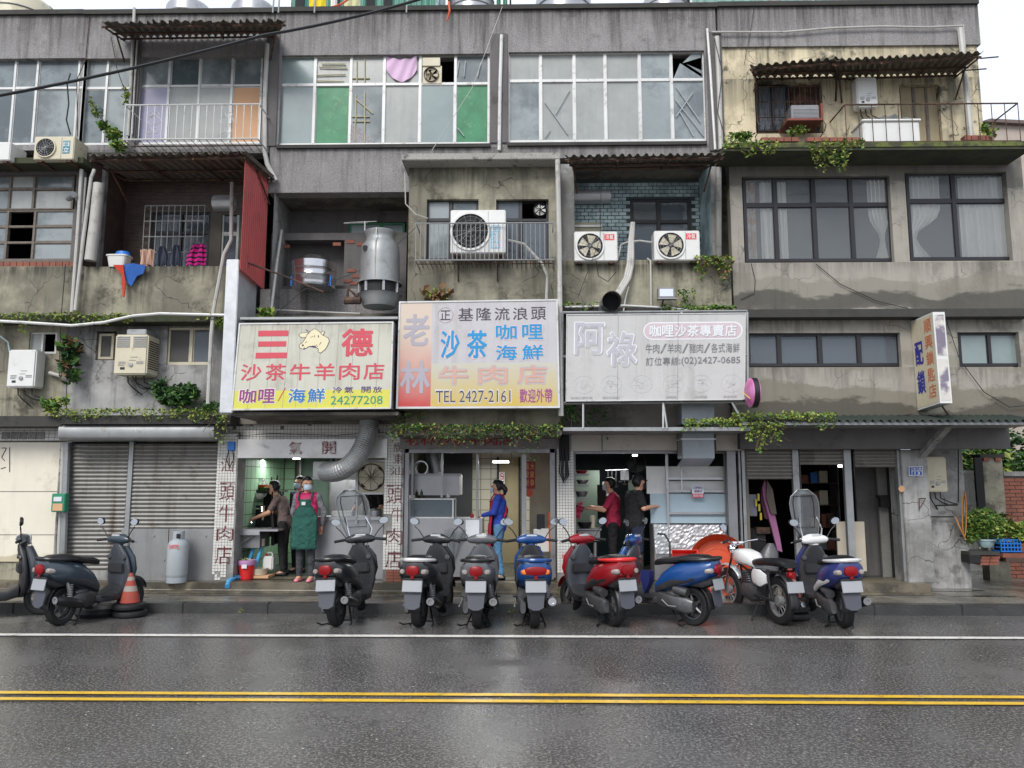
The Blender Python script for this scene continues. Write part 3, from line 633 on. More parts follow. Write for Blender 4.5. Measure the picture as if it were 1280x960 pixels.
pwall('wall', M['soffit'], B2, 286, 392, 507, 530, YM+.1, [], .2)
part(lambda m: m.box(W(300, 398, 11.3).x, 11.3, W(400, 399, 11.3).z, W(497, 398, 11.3).x, 12.8, W(400, 396, 11.3).z), 'sheet_roof', M['galv_old'], B2)
part(lambda m: m.box(W(286, 520, 11.3).x, 11.35, W(400, 519, 11.35).z, W(497, 520, 11.3).x, YG, W(400, 515, 11.35).z), 'canopy', M['soffit'], B2)
tiles('wall_tiles', B2, 270, 528, 505, 550, YG-.02, .055, .055, 'white_tile', 'mortar', .02)
part(lambda m: wallmesh(m, *(lambda r: (r[0], .29, r[2], r[3]))(rect(268, 524, 506, 700, YG)), YG, [(lambda r: (r[0], .2, r[2], r[3]))(rect(294, 560, 485, 700, YG))], .1), 'front_wall', M['mortar'], B2)
# --- B3 concrete block ---
Y3 = 11.9
pwall('wall', M['conc'], B3, 509, 200, 699, 545, Y3, [(533, 249, 598, 326), (620, 249, 686, 326)], .2)
for s, a in ((-1, 509), (1, 699)):
    x = W(a, 300, Y3).x; part(lambda m: m.box(x-.01, Y3+.2, W(600, 545, Y3).z, x+.01, YG, W(600, 200, Y3).z), 'side_wall', M['conc'], B3)
part(lambda m: (lambda r: m.box(r[0], 11.6, r[1], r[2], 12.3, r[3]))(rect(502, 191, 700, 199.5, 11.6)), 'roof_slab', mat('speckled_slab', S(150, 148, 142), .85, dirt=S(60, 58, 54), dirtk=.8, dscale=3, specks=.5), B3, bevel=.01)
for a, b in ((533, 598), (620, 686)):
    mid = (a+b)/2-2; window(B3, a, 249, b, 326, Y3+.08, xs=(mid,), ys=(275,), fm='alu_dark', default='glass_blue' if a > 600 else 'frost', fw=.04, panes={(1, 0): None} if a > 600 else {}); room(B3, a, 249, b, 326, Y3+.2, .8)
fan('exhaust_fan', 'white six blade fan in the window right of the large outdoor air unit', 675, 262, .1, Y3+.06, 'white_p', 'alu_dark', 6)
part(lambda m: (lambda r: m.box(r[0], 11.55, r[1], r[2], YG, r[3]))(rect(492, 538, 702, 544, 11.55)), 'canopy', M['soffit'], B3)
part(lambda m: wallmesh(m, *(lambda r: (r[0], .29, r[2], r[3]))(rect(506, 538, 716, 700, YG)), YG, [(lambda r: (r[0], .2, r[2], r[3]))(rect(508, 566, 692, 700, YG))], .1), 'front_wall', M['mortar'], B3)
hb = pb('header_board', mat('header_board', S(128, 124, 122), .6, dirt=S(60, 58, 56), dirtk=.3), B3, 500, 541, 698, 561, YG-.12, .1)
F = pface([(500, 541), (698, 541), (698, 561), (500, 561)], YG-.122); q = MB()
F.text(q, '老林沙茶牛肉店', .03, .05, .72, .8, .004, .03); q.build('lettering', M['red_dark'], hb)
# --- B4 ---
recess(B4, 716, 200, 890, 392, YU-.05, 12.95, 'conc', None, 'teal', 'soffit', 'ledge')
Y4 = 12.95; x0, z0, x1, z1 = rect(716, 200, 890, 392, YU-.05)
hole = rect(789, 249, 864, 360, Y4)
part(lambda m: wallmesh(m, x0, z0, x1, z1, Y4, [hole], .1), 'back_wall', M['tealm'], B4)
q = MB(); th = .065; tw = .13
for j in range(int((z1-z0)/th)):
    for i in range(int((x1-x0)/tw)+2):
        a = x0+i*tw-(tw/2 if j % 2 else 0); b = min(a+tw-.012, x1-.003); a = max(a, x0+.003); c = z0+j*th
        if b-a < .02 or (hole[0] < b and hole[2] > a and hole[1] < c+th and hole[3] > c): continue
        q.box(a, Y4-.012+random.uniform(-.003, .002), c, b, Y4, c+th-.012)
tag(q.build('teal_facing', M['teal'], B4), kind='stuff')
window(B4, 789, 249, 864, 358, Y4+.02, xs=(824,), ys=(277,), fm='alu_dark', default='glass_blue', fw=.045, panes={(0, 0): 'glass'}); room(B4, 789, 249, 864, 360, Y4+.11, .6, 'room')
part(lambda m: m.pbox(716, 278, 752, 327, Y4-.4, .05), 'shelf_panel', mat('yellowed_panel', S(150, 146, 120), .5, var=.1), B4); 
for py in (281, 289, 297): pb('shelf_strip', 'white_p', B4, 716, py, 752, py+2.5, Y4-.43, .03)
pwall('parapet_wall', M['conc'], B4, 699, 325, 914, 388, YU-.06, [], .18)
pb('pier', 'conc_grey', B4, 700, 205, 718, 326, YU-.05, .3); pb('pier', 'conc_grey', B4, 889, 208, 900, 326, YU-.04, .3)
pb('ledge', 'ledge', B4, 699, 384, 916, 392, YU-.15, .4)
pwall('wall', M['soffit'], B4, 699, 391, 916, 535, YM, [], .2)
part(lambda m: wallmesh(m, *(lambda r: (r[0], .29, r[2], r[3]))(rect(716, 534, 936, 700, YG)), YG, [(lambda r: (r[0], .2, r[2], r[3]))(rect(720, 567, 926, 700, YG))], .1), 'front_wall', M['mortar'], B4)
for a, b in ((714, 752), (753, 846), (895, 926)): pb('header_panel', mat('cream_header', S(182, 176, 166), .5, dirt=S(130, 120, 104), dirtk=.35), B4, a, 540, b, 564 if a < 753 else 563, YG-.14, .1)
part(lambda m: (lambda r: m.box(r[0], 11.5, r[1], r[2], YG, r[3]))(rect(704, 534, 938, 538.5, 11.5)), 'canopy', M['galv_old'], B4)
# --- B5 ---
pwall('wall', M['cream'], B5, 903, 56, 1226, 182, YU+.04, [(944, 103, 1028, 166), (1126, 106, 1176, 178)], .2)
pwall('wall', M['conc_warm'], B5, 914, 186, 1284, 388, YU, [(929, 220, 1115, 328), (1134, 215, 1262, 326)], .2)
x_, z_, xe, ze = rect(905, 180, 1290, 186, 11.6)
part(lambda m: m.box(W(905, 183, 11.6).x, 11.6, W(1090, 187.5, 11.6).z, W(1290, 183, 11.6).x, YU+.03, W(1090, 178.5, 11.6).z), 'balcony_slab', M['moss'], B5)
part(lambda m: m.box(W(1226, 90, YU).x-.1, YU+.06, W(1100, 178, YU).z, W(1226, 90, YU).x, 17, W(1100, 3, YU).z), 'side_wall', M['cream'], B5)
def w5(a, y0, b, y1, xs, row, **k): return window(B5, a, y0, b, y1, YU+.09, xs=xs, ys=(row,), fm='alu_dark', default='glass', fw=.05, **k)
f1 = w5(930, 220, 1115, 327, (970, 1018, 1065), 256, midw=1.3); f2 = w5(1135, 215, 1262, 325, (1194,), 251, midw=1.3)
mat_r = mat('pale_room', S(122, 130, 136), .9); M['pale_room'] = mat_r; mk_room = room(B5, 929, 218, 1264, 328, YU+.22, .9, 'pale_room')
for a, b, c in ((931, 945, 'curtain2'), (951, 968, 'curtain'), (973, 984, 'curtain')): curtain(f1, a, 228, b, 326, YU+.16, 3, c)
curtain(f1, 1086, 226, 1112, 326, YU+.16, 5, tie=(.6, .72)); curtain(f2, 1137, 222, 1176, 324, YU+.16, 6, tie=(.06, .72)); curtain(f2, 1200, 222, 1256, 324, YU+.16, 8)
pb('ledge', 'ledge', B5, 914, 386, 1290, 396, YU-.2, .45)
pwall('wall', M['conc_warm'], B5, 914, 396, 1290, 530, YU+.04, [(934, 416, 1126, 459), (1198, 415, 1275, 459)], .2)
window(B5, 934, 416, 1126, 458, YU+.12, xs=(974, 1025, 1074), fm='alu_dark', default='glass_blue', fw=.05, midw=1.3); window(B5, 1198, 415, 1275, 458, YU+.12, xs=(1237,), fm='alu_dark', default='frost_d', fw=.05)
room(B5, 932, 414, 1128, 461, YU+.25, .7, 'room')
part(lambda m: m.box(W(925, 530, 11.5).x, 11.5, W(1100, 531, 11.5).z, W(1300, 530, 11.5).x, YU+.1, W(1100, 527, 11.5).z), 'canopy', M['galv_old'], B5)
def roofing(m):
    x0, x1 = W(935, 527, 11.45).x, W(1300, 527, 11.45).x; zt = W(1100, 526.5, 11.45).z; n = int((x1-x0)/.03); rows = []
    for y, dz in ((11.45, 0), (YU, .14)): rows.append([Vector((x0+(x1-x0)*i/n, y, zt+dz+.012*math.cos(i*math.pi/2)*2)) for i in range(n+1)])
    m.grid(rows)
part(roofing, 'corrugated_roof', mat('green_black_sheet', S(48, 58, 54), .5, var=.3, dirt=S(40, 40, 36), dirtk=.7), B5)
part(lambda m: m.box(W(925, 545, 12.3).x, 12.3, W(1100, 561, 12.3).z, W(1262, 545, 12.3).x, 12.55, W(1100, 534, 12.3).z), 'beam', M['pillar_dark'], B5)
for a, b, c in ((1130, 1163, 'conc_grey'),): part(lambda m: (lambda r: m.box(r[0], YG-.1, .28, r[2], YG+.35, r[3]))(rect(a, 562, b, 700, YG-.1)), 'column', M[c], B5, bevel=.01)
part(lambda m: (lambda r: m.box(r[0], 13.0, .13, r[2], 13.2, r[3]))(rect(1150, 555, 1207, 700, 13.0)), 'wall', M['conc_grey'], B5)
for a, b, y0, y1, n in ((933, 993, 558, 599, 9), (999, 1058, 558, 581, 5), (1068, 1126, 558, 584, 6)): shutter(B5, a, b, y0, y1, YG, n, mat('dull_shutter', S(128, 124, 118), .5, .4, streak=.3, dirt=S(80, 76, 70)))
part(lambda m: (lambda r: m.box(r[0], YG+.02, r[1], r[2], YG+.35, r[3]))(rect(930, 550, 1130, 559, YG)), 'shutter_box', M['pillar_dark'], B5)
for a, b in ((927, 933), (993, 1001), (1058, 1067), (1125, 1131)): part(lambda m: (lambda r: m.box(r[0], YG-.05, .29, r[2], YG+.04, r[3]))(rect(a, 562, b, 700, YG-.05)), 'shutter_post', M['galv_old'], B5, bevel=.005)
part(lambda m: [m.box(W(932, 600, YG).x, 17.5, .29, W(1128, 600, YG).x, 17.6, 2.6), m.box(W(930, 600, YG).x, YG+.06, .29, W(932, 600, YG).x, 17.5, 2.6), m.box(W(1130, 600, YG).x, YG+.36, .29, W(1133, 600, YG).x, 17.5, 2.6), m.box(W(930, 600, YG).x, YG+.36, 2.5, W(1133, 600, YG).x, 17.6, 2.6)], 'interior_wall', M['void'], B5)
part(lambda m: (lambda r: m.box(r[0], 13.4, .29, r[2], 13.45, 2.35))(rect(1072, 600, 1100, 700, 13.4)), 'interior_panel', M['pillar_dark'], B5)
part(lambda m: (lambda r: m.box(r[0], 13.2, .29, r[2], 13.25, 2.35))(rect(1100, 600, 1130, 700, 13.2)), 'interior_panel', mat('grey_granite', S(122, 120, 116), .6, specks=.4, dirt=S(86, 84, 80), dirtk=.3), B5)
# ================= ON THE FACADE =================
def awning(name, label, fl, fr_, bl, br, Yf, Yb, pitch=.12, jag=.05, mt='corr', frame=True, group=None, amp=.02):
    A, B, C, D = W(*fl, Yf), W(*fr_, Yf), W(*bl, Yb), W(*br, Yb)
    t = thing(name, label, 'awning', (A+B)/2, group=group)
    n = int((B.x-A.x)/pitch)*4; m = MB(); rows = []
    for j in range(4):
        v = j/3; row = []
        for i in range(n+1):
            u = i/n; p = (A*(1-u)+B*u)*(1-v)+(C*(1-u)+D*u)*v
            jj = jag*(math.sin(i*1.7)+math.sin(i*.53+2)+random.uniform(-.6, .6)) if j == 0 else 0
            row.append(p+Vector((0, -.03+jj*.5 if j == 0 else 0, amp*(1, 1, -1, -1)[i % 4]+(jj*.35 if j == 0 else 0)*.5)))
        rows.append(row)
    m.grid(rows); m.build('sheet', M[mt], t, solid=.004)
    if frame:
        q = MB(); dz = Vector((0, 0, -.05))
        for v in (.06, .55, .95): q.tube([A*(1-v)+C*v+dz, B*(1-v)+D*v+dz], .02, 4)
        for u in (.02, .33, .66, .98): q.tube([(A*(1-u)+B*u)*.97+(C*(1-u)+D*u)*.03+dz*1.4, C*(1-u)+D*u+dz*1.4], .017, 4)
        for u in (.03, .97): q.tube([(A*(1-u)+B*u)*.5+(C*(1-u)+D*u)*.5+dz*1.4, C*(1-u)+D*u+Vector((0, 0, -.45))], .015, 4)
        q.build('support_frame', M['rust'], t)
    return t
awning('corrugated_awning', 'torn brown corrugated awning over the top floor balcony at upper left', (126, 29), (358, 27), (152, 46), (345, 43), 11.3, 12.15, jag=.1)
awning('corrugated_awning', 'rusty corrugated roof sheltering the laundry balcony', (108, 195), (309, 191), (158, 223), (344, 222), 11.0, 12.15, jag=.06)
awning('corrugated_awning', 'rusty corrugated awning over the teal tiled recess', (706, 196), (906, 193), (716, 208), (884, 206), 11.4, 12.1, jag=.1)
awning('corrugated_awning', 'small dark awning over the barred window of the cream top floor', (937, 83), (1052, 73), (944, 96), (1046, 94), 11.6, 12.22, jag=.04)
awning('corrugated_awning', 'long tilted grey awning over the top floor balcony door and boiler', (1040, 76), (1228, 66), (1046, 96), (1196, 92), 11.5, 12.22, jag=.02)
part(lambda m: [m.tube([W(1225, 73, 11.5), W(1248, 71, 11.5)], .012, 4), m.tube([W(1205, 88, 11.9), W(1233, 86, 11.9)], .012, 4)], 'loose_rod', M['rust'], bpy.data.objects['corrugated_awning.004'])
def side_sheet():
    xf = W(303, 260, 11.1).x; t = thing('side_screen', 'faded red corrugated side panel between laundry balcony and water tank', 'metal panel', (xf, 11.6, 5))
    zt0, zb0, zt1, zb1 = W(303, 199, 11.1).z, W(303, 335, 11.1).z, W(335, 226, 12.15).z, W(333, 362, 12.15).z; rows = []
    for r in range(2):
        row = []
        for i in range(49):
            u = i/48; y = 11.1+1.05*u; row.append(Vector((xf+.01*(1, 1, -1, -1)[i % 4], y, (zt0 if r else zb0)*(1-u)+(zt1 if r else zb1)*u)))
        rows.append(row)
    m = MB(); m.grid(rows); m.build('sheet', M['red_sheet'], t, solid=.004)
side_sheet()
def colbox():
    m = MB(); x0, z0, x1, z1 = rect(287, 324, 303, 516, 11.25); m.box(x0-.1, 11.25, z0, x1-.1, 12.05, z1)
    x2 = W(284, 500, 11.2).x
    tag(m.build('sheet_column', M['galv'], bevel=.01), 'dented pale sheet metal column left of the three line cow sign', 'metal column')
colbox()
# --- pipes and cables (each its own run) ---
def pipe(name, label, cat, pts, r, mt, group=None, n=8):
    m = MB(); m.tube([W(*p) for p in pts], r, n); return tag(m.build(name, M[mt], smooth=True), label, cat, group)
Yw = YU-.06
pipe('drain_pipe', 'grey drainpipe bending at its foot beside the red corrugated panel', 'pipe', [(334, 55, Yw), (331, 120, Yw), (331, 190, Yw), (334, 205, Yw), (345, 226, Yw)], .038, 'pvc')
pipe('drain_pipe', 'white pipe down the dark pier between the two widest top windows', 'pipe', [(627, 44, Yw), (625, 110, Yw), (624, 188, Yw)], .03, 'alu')
pipe('drain_pipe', 'pale pipe beside the top left balcony under the torn awning', 'pipe', [(168, 10, Yw), (166, 60, Yw), (163, 120, Yw), (160, 170, Yw)], .025, 'pvc')
pipe('drain_pipe', 'thin dark pipe close by the top left balcony post', 'pipe', [(172, 46, Yw), (168, 110, Yw), (165, 168, Yw)], .014, 'pvc')
pipe('drain_pipe', 'thicker of two white pipes left of the cream top floor', 'pipe', [(896, 46, Yw), (899, 110, Yw), (901, 187, Yw)], .04, 'pvc')
pipe('drain_pipe', 'thin white pipe hugging the pier left of the cream top floor', 'pipe', [(884, 36, Yw), (888, 90, Yw), (894, 187, Yw)], .022, 'alu')
pipe('conduit', 'long wavy grey conduit across the parapet above the cream wall', 'pipe', [(890, 40, Yw), (980, 40, Yw), (1040, 35, Yw), (1100, 33, Yw), (1160, 34, Yw), (1204, 32, Yw), (1206, 60, Yw)], .016, 'pvc')
pipe('drain_pipe', 'grey downpipe at the right end of the peeling cream wall', 'pipe', [(1200, 36, Yw), (1205, 80, Yw-.05), (1214, 174, Yw-.2)], .045, 'pvc')
pipe('drain_pipe', 'white and rust streaked pipe right of the concrete bay roof', 'pipe', [(697, 200, 11.6), (699, 300, 11.7), (700, 400, 11.6), (701, 520, 11.5)], .04, 'pvc')
pipe('drain_pipe', 'thick grey pipe stump left of the laundry balcony', 'pipe', [(124, 230, YU-.2), (119, 280, YU-.2), (113, 326, YU-.2)], .09, 'pvc', n=14)
pipe('drain_pipe', 'outer pipe of the bundle left of the laundry balcony wall', 'pipe', [(102, 212, Yw-.15), (98, 280, Yw-.15), (90, 390, Yw-.15)], .03, 'pvc')
pipe('drain_pipe', 'curved inner pipe left of the laundry balcony wall', 'pipe', [(118, 212, Yw-.2), (114, 222, Yw-.22), (104, 300, Yw-.2), (94, 388, Yw-.2)], .028, 'pvc')
pipe('drain_pipe', 'rust bracketed pipe beside the left edge windows', 'pipe', [(107, 222, Yw-.1), (100, 320, Yw-.1), (93, 385, Yw-.1)], .02, 'pvc')
pipe('drain_pipe', 'bent grey pipe running down past the balcony and small windows', 'pipe', [(290, 228, YU-.3), (289, 300, YU-.3), (280, 318, YU-.3), (267, 388, YU-.3), (264, 420, YU-.3), (260, 505, YU-.35)], .032, 'pvc')
pipe('conduit', 'sagging white conduit crossing below the laundry balcony wall', 'pipe', [(-30, 400, 11.9), (30, 403, 11.85), (90, 407, 11.82), (130, 403, 11.82), (165, 395, 11.85), (200, 392, 11.85), (284, 394, 11.85)], .024, 'alu')
pipe('conduit', 'thin stub pipe on the wall near the hanging fern', 'pipe', [(62, 466, YM-.05), (76, 470, YM-.12)], .03, 'pvc')
pipe('conduit', 'slanted pale rod leaning beside the water tank', 'pipe', [(352, 288, 12.5), (346, 330, 12.2), (338, 397, 11.9)], .022, 'pvc')
pipe('conduit', 'rusty brace rod running from white column to the tank roof', 'pipe', [(308, 328, 11.4), (355, 345, 11.5), (404, 365, 11.6)], .014, 'rust')
pipe('conduit', 'low white pipe along the pebbledash behind the cow sign', 'pipe', [(338, 387, 12.4), (400, 390, 12.4), (450, 392, 12.3)], .014, 'pvc')
pipe('conduit', 'thin grey pipe up the parapet left of the spotlight', 'pipe', [(814, 390, YU-.12), (813, 326, YU-.12), (809, 323, YU-.1)], .016, 'pvc')
pipe('conduit', 'long white pipe lying along the ledge above the faded banner', 'pipe', [(706, 384, 11.95), (780, 382, 11.95), (840, 385, 11.95), (900, 394, 11.9)], .018, 'alu')
pipe('conduit', 'orange stained pipe hanging below the insulated tubes', 'pipe', [(786, 358, YU-.2), (782, 372, YU-.2), (779, 391, YU-.25)], .012, 'pvc')
pipe('conduit', 'red pipes beside the right air unit of the teal recess', 'pipe', [(893, 250, 12.5), (890, 320, 12.4)], .03, 'red_sheet')
pipe('drain_pipe', 'mottled grey post at the right side of the teal recess', 'pipe', [(898, 210, Yw-.05), (898, 326, Yw-.05)], .05, 'conc_grey')
pipe('vent_pipe', 'short round vent stub above the far left small panes', 'pipe', [(86, 248, Yw), (92, 243, 11.9)], .05, 'galv_old', n=14)
def cab(label, pts, r=.006, mt='cable', name='cable', cat='cable', sag=0):
    P = []
    for a, b in zip(pts, pts[1:]):
        for k in range(8):
            t = k/8; p = W(*a)*(1-t)+W(*b)*t; P.append(p-Vector((0, 0, sag*4*t*(1-t))))
    P.append(W(*pts[-1])); m = MB(); m.tube(P, r, 5); return tag(m.build(name, M[mt]), label, cat)
cab('thick black overhead cable crossing the upper left of the street', [(-60, 130, 9.5), (330, 44, 10.2), (560, -12, 11)], .022, name='power_cable', sag=.06)
cab('loose black wire draped below the curtained windows', [(1020, 330, YU-.03), (1050, 355, YU-.03), (1095, 376, YU-.03), (1136, 386, YU-.03)])
cab('black wire looping under the small right window', [(1182, 398, YU-.05), (1200, 450, YU-.02), (1230, 490, YU-.02), (1262, 509, YU-.02), (1290, 506, YU-.02)])
cab('black wire dropping from the curtained window sill', [(939, 329, YU-.02), (944, 350, YU-.02), (943, 366, YU-.02), (926, 374, YU-.02)])
cab('thin cord stretched over the pebbledash top windows', [(628, 8, YU-.1), (590, 110, YU-.1), (540, 188, YU-.15)], .005, 'pvc')
cab('slack black line from big air unit to the steel tank', [(520, 284, 11.7), (470, 330, 11.9), (420, 350, 12), (380, 362, 12), (345, 392, 12)], .005)
cab('pale cord hanging left of the concrete bay wall', [(506, 215, 11.8), (507, 255, 11.8), (520, 268, 11.8), (535, 273, 11.85)], .009, 'pvc')
cab('bundle of insulated tubing under the large air unit', [(634, 300, 11.75), (655, 305, 11.75), (678, 330, 11.75), (684, 345, 11.75), (683, 374, 11.75)], .02, 'pvc')
cab('green hose beside the far left water heater', [(0, 420, YM-.1), (10, 428, YM-.1), (12, 440, YM-.12)], .012, 'teal')
cab('thin wire hanging down the far left pebbledash', [(112, 20, YU-.02), (107, 75, YU-.02), (96, 100, YU-.05), (97, 170, YU-.05)], .008, 'rust')
cab('ivy bare cable over the left top window', [(139, 46, YU-.05), (146, 85, YU-.05), (158, 120, YU-.08)], .007, 'rust')
cab('black wires dangling near the exposed balcony bricks', [(82, 330, Yw-.1), (76, 400, Yw-.15), (74, 470, Yw-.1)], .007)
cab('thin line dropping across left air unit of teal recess', [(752, 205, 11.7), (750, 300, 11.9), (722, 372, 12)], .005)
for lb, pts, r in (('bundle of grey wires hanging over the far left pane', [(88, 92, YU-.05), (84, 105, YU-.1), (86, 130, YU-.08), (83, 150, YU-.1), (88, 168, YU-.1)], .012), ('black wire looped down the pale pier left of the cream floor', [(893, 48, YU-.1), (903, 90, YU-.12), (897, 140, YU-.1), (906, 170, YU-.12)], .007),
    ('thin wire crossing the parapet of the corner house', [(944, 0, YU-.03), (938, 40, YU-.03), (930, 82, YU-.03)], .005), ('grey wire running along the beam over the kitchen header', [(295, 545, 12.4), (340, 542, 12.4), (420, 544, 12.4), (480, 540, 12.4)], .006), ('black wire tangle under the first air unit of the recess', [(745, 326, 12.0), (748, 345, 12.05), (760, 352, 12.05), (770, 340, 12.05)], .006),
    ('thin black wire along the ledge above the locksmith', [(935, 525, 12.1), (1010, 521, 12.1), (1080, 524, 12.1), (1140, 518, 12.1)], .006), ('slack wire from the water heater to the shutter ledge', [(30, 486, 12.1), (50, 500, 12.1), (70, 520, 12.1)], .006), ('dark wires below the old stained water heater', [(165, 470, 12.1), (175, 485, 12.2), (196, 488, 12.25), (208, 470, 12.3)], .008)): cab(lb, pts, r)
# --- railings ---
def railing(name, label, pl, pr, yt, yb, Y, n, depth, mt, hearts=(), ym=None, r=.011, shelf=True):
    xm = (pl+pr)/2; A, B = W(pl, yt, Y), W(pr, yt, Y); zt, zb = W(xm, yt, Y).z, W(xm, yb, Y).z; t = thing(name, label, 'railing', (A.x, Y, zb))
    m = MB(); 
    for z_ in (zt, zb): m.tube([Vector((A.x, Y, z_)), Vector((B.x, Y, z_))], r*1.3, 5); [m.tube([Vector((x, Y, z_)), Vector((x, Y+depth, z_))], r*1.2, 5) for x in (A.x, B.x)]
    m.build('rail', M[mt], t)
    b0 = None
    for k in range(n+1):
        x = A.x+(B.x-A.x)*k/n
        if b0 is None: b0 = part(lambda m: m.tube([Vector((x, Y, zb)), Vector((x, Y, zt))], r*.7, 5), 'bar', M[mt], t)
        else: dupe(b0, (x-A.x, 0, 0))
    for hx in hearts:
        c = W(hx, (yt+yb)/2, Y); q = MB(); h = (zt-zb)
        for s in (-1, 1):
            q.tube([c+Vector((s*(.02+.09*math.sin(math.pi*k/12)**1), 0, h*(.1+.3*k/12-.2))) for k in range(13)], r*.6, 4)
            q.tube([c+Vector((s*(.05+.035*math.cos(a)), 0, h*.2+.045*math.sin(a))) for a in [k*.52 for k in range(10)]], r*.6, 4)
            q.tube([c+Vector((s*(.05+.035*math.cos(a)), 0, -h*.25+.045*math.sin(a))) for a in [-k*.52 for k in range(10)]], r*.6, 4)
        q.build('scroll_ornament', M[mt], t)
    if shelf:
        q = MB()
        for k in range(n+1): x = A.x+(B.x-A.x)*k/n; q.tube([Vector((x, Y, zb)), Vector((x, Y+depth, zb))], r*.6, 4)
        q.tube([Vector((A.x, Y+depth*.5, zb)), Vector((B.x, Y+depth*.5, zb))], r, 4); q.build('rail_floor', M['rust'], t)
    return t
railing('balcony_railing', 'white rusty balcony railing with two heart scrolls at upper left', 157, 324, 131, 174, 11.7, 18, .5, 'alu', (192, 283))
railing('balcony_railing', 'low steel railing cage in front of the large outdoor air unit', 520, 692, 279, 325, 11.5, 30, .4, 'alu_grey', r=.009)
railing('balcony_railing', 'thin open railing around the balcony of the cream top floor', 1056, 1272, 130, 177, 11.62, 13, .6, 'rust', shelf=False, r=.01)
def grille(name, label, r4, Y, nx, ny, mt, hearts=0, belly=0, r=.009):
    x0, z0, x1, z1 = rect(*r4, Y); t = thing(name, label, 'window bars', ((x0+x1)/2, Y, z0)); m = MB()
    for j in range(ny+1): z_ = z0+(z1-z0)*j/ny; m.tube([Vector((x0, Y, z_)), Vector((x1, Y, z_))], r, 4)
    for x in (x0, x1): m.tube([Vector((x, Y, z0)), Vector((x, Y+.2, z0))], r, 4); m.tube([Vector((x, Y, z1)), Vector((x, Y+.2, z1))], r, 4)
    m.build('grille_frame', M[mt], t)
    b0 = part(lambda m: m.tube([Vector((x0, Y, z1)), Vector((x0, Y, z0+(z1-z0)*.25)), Vector((x0, Y-belly, z0+(z1-z0)*.1)), Vector((x0, Y-belly*.3, z0))], r*.8, 4), 'bar', M[mt], t)
    for k in range(1, nx+1): dupe(b0, ((x1-x0)*k/nx, 0, 0))
    return t
grille('window_grille', 'white steel bars over the window behind the hanging laundry', (179, 257, 254, 335), 12.95, 10, 4, 'alu')
grille('window_grille', 'rusty bellied bars over the window of the cream top floor', (946, 108, 1028, 166), YU-.1, 12, 3, 'rust', belly=.12, r=.01)
window(B5, 946, 106, 986, 164, YU+.1, xs=(966,), fm='alu_dark', default='glass_blue', fw=.03)
pb('inner_wall', 'void', B5, 940, 98, 1032, 170, YU+.24, .1); pb('inner_wall', 'rust', B5, 988, 106, 1026, 132, YU+.14, .05)
pb('door', mat('weathered_plywood', S(162, 150, 122), .8, streak=.7, dirt=S(96, 84, 62), dirtk=.4, dscale=2), B5, 1127, 108, 1175, 177, YU+.14, .04); 
for a in (1142, 1158): pb('door_batten', 'wood_old', B5, a, 108, a+3, 177, YU+.12, .02)
# --- appliances ---
def ac(name, label, r4, Y, d, fan_u, fan_r, body='white_p', ring='black', group=None, sticker=None, blades='black_m', hole=True, grillec='alu_grey'):
    x0, z0, x1, z1 = rect(*r4, Y); t = thing(name, label, 'air conditioner', ((x0+x1)/2, Y, z0), group=group)
    m = MB(); m.box(x0, Y+.01, z0, x1, Y+d, z1); m.build('casing', M[body], t, bevel=.012)
    cx = x0+(x1-x0)*fan_u; c = Vector((cx, Y, (z0+z1)/2)); r = fan_r*(z1-z0)
    part(lambda m: m.lathe([(r*1.12, .012), (r*1.1, -.012), (r, -.012), (r*.97, .006), (0, .006)], c, 28, 'y', cap=False), 'fan_recess', M[body] if not hole else M['void'], t, smooth=True)
    part(lambda m: m.lathe([(r*1.14, .008), (r*1.12, -.014), (r*1.0, -.014), (r*.99, .008)], c, 28, 'y', cap=False), 'fan_ring', M[body], t, smooth=True)
    for k in range(5):
        a = k*2*math.pi/5; q = MB()
        q.extrude([c+Vector((r*rr*math.cos(a+da), -.004-.004*(da > 0), r*rr*math.sin(a+da))) for rr, da in ((.22, -.3), (.9, -.25), (.92, .55), (.25, .6))], (0, .003, 0)); q.build('fan_blade', M[blades], t)
    part(lambda m: m.lathe([(0, -.014), (r*.2, -.012), (r*.22, 0)], c, 12, 'y', cap=False), 'hub', M['black_m'], t)
    q = MB()
    for k in range(3): 
        rr = r*(.35+.25*k); q.tube([c+Vector((rr*math.cos(a*.35), -.02, rr*math.sin(a*.35))) for a in range(19)], .0025, 3, cap=False)
    for k in range(8): a = k*math.pi/8; q.tube([c+Vector((r*math.cos(a), -.018, r*math.sin(a))), c-Vector((r*math.cos(a), .018, r*math.sin(a)))], .0022, 3)
    q.build('fan_guard', M[grillec], t)
    xs = x0+(x1-x0)*.68
    part(lambda m: m.box(xs, Y+.004, z0+.02, xs+.006, Y+.012, z1-.02), 'panel_seam', M['alu_grey'], t)
    if sticker:
        a, b, cc, dd, sm, txt = sticker; F = Face(*[Vector((x0+(x1-x0)*u, Y+.009, z1-(z1-z0)*v)) for u, v in ((a, b), (cc, b), (cc, dd), (a, dd))])
        q = MB(); F.rect(q, 0, 0, 1, 1, .002); s = q.build('sticker', sm, t); q = MB(); 
        if txt: [F.text(q, tx, .1, v0, .9, v1, .004, .02) for tx, v0, v1 in txt]; q.build('lettering', M['white'], s)
    part(lambda m: [m.box(x0+.05, Y+.03, z0-.03, x0+.13, Y+d-.02, z0-.001), m.box(x1-.13, Y+.03, z0-.03, x1-.05, Y+d-.02, z0-.001)], 'foot', M['rust'], t)
    return t
red_st = mat('red_sticker', S(214, 60, 62), .5, var=0); blue_st = mat('pale_blue_sticker', S(140, 186, 210), .5, var=0); teal_st = mat('teal_sticker', S(40, 120, 140), .5, var=0)
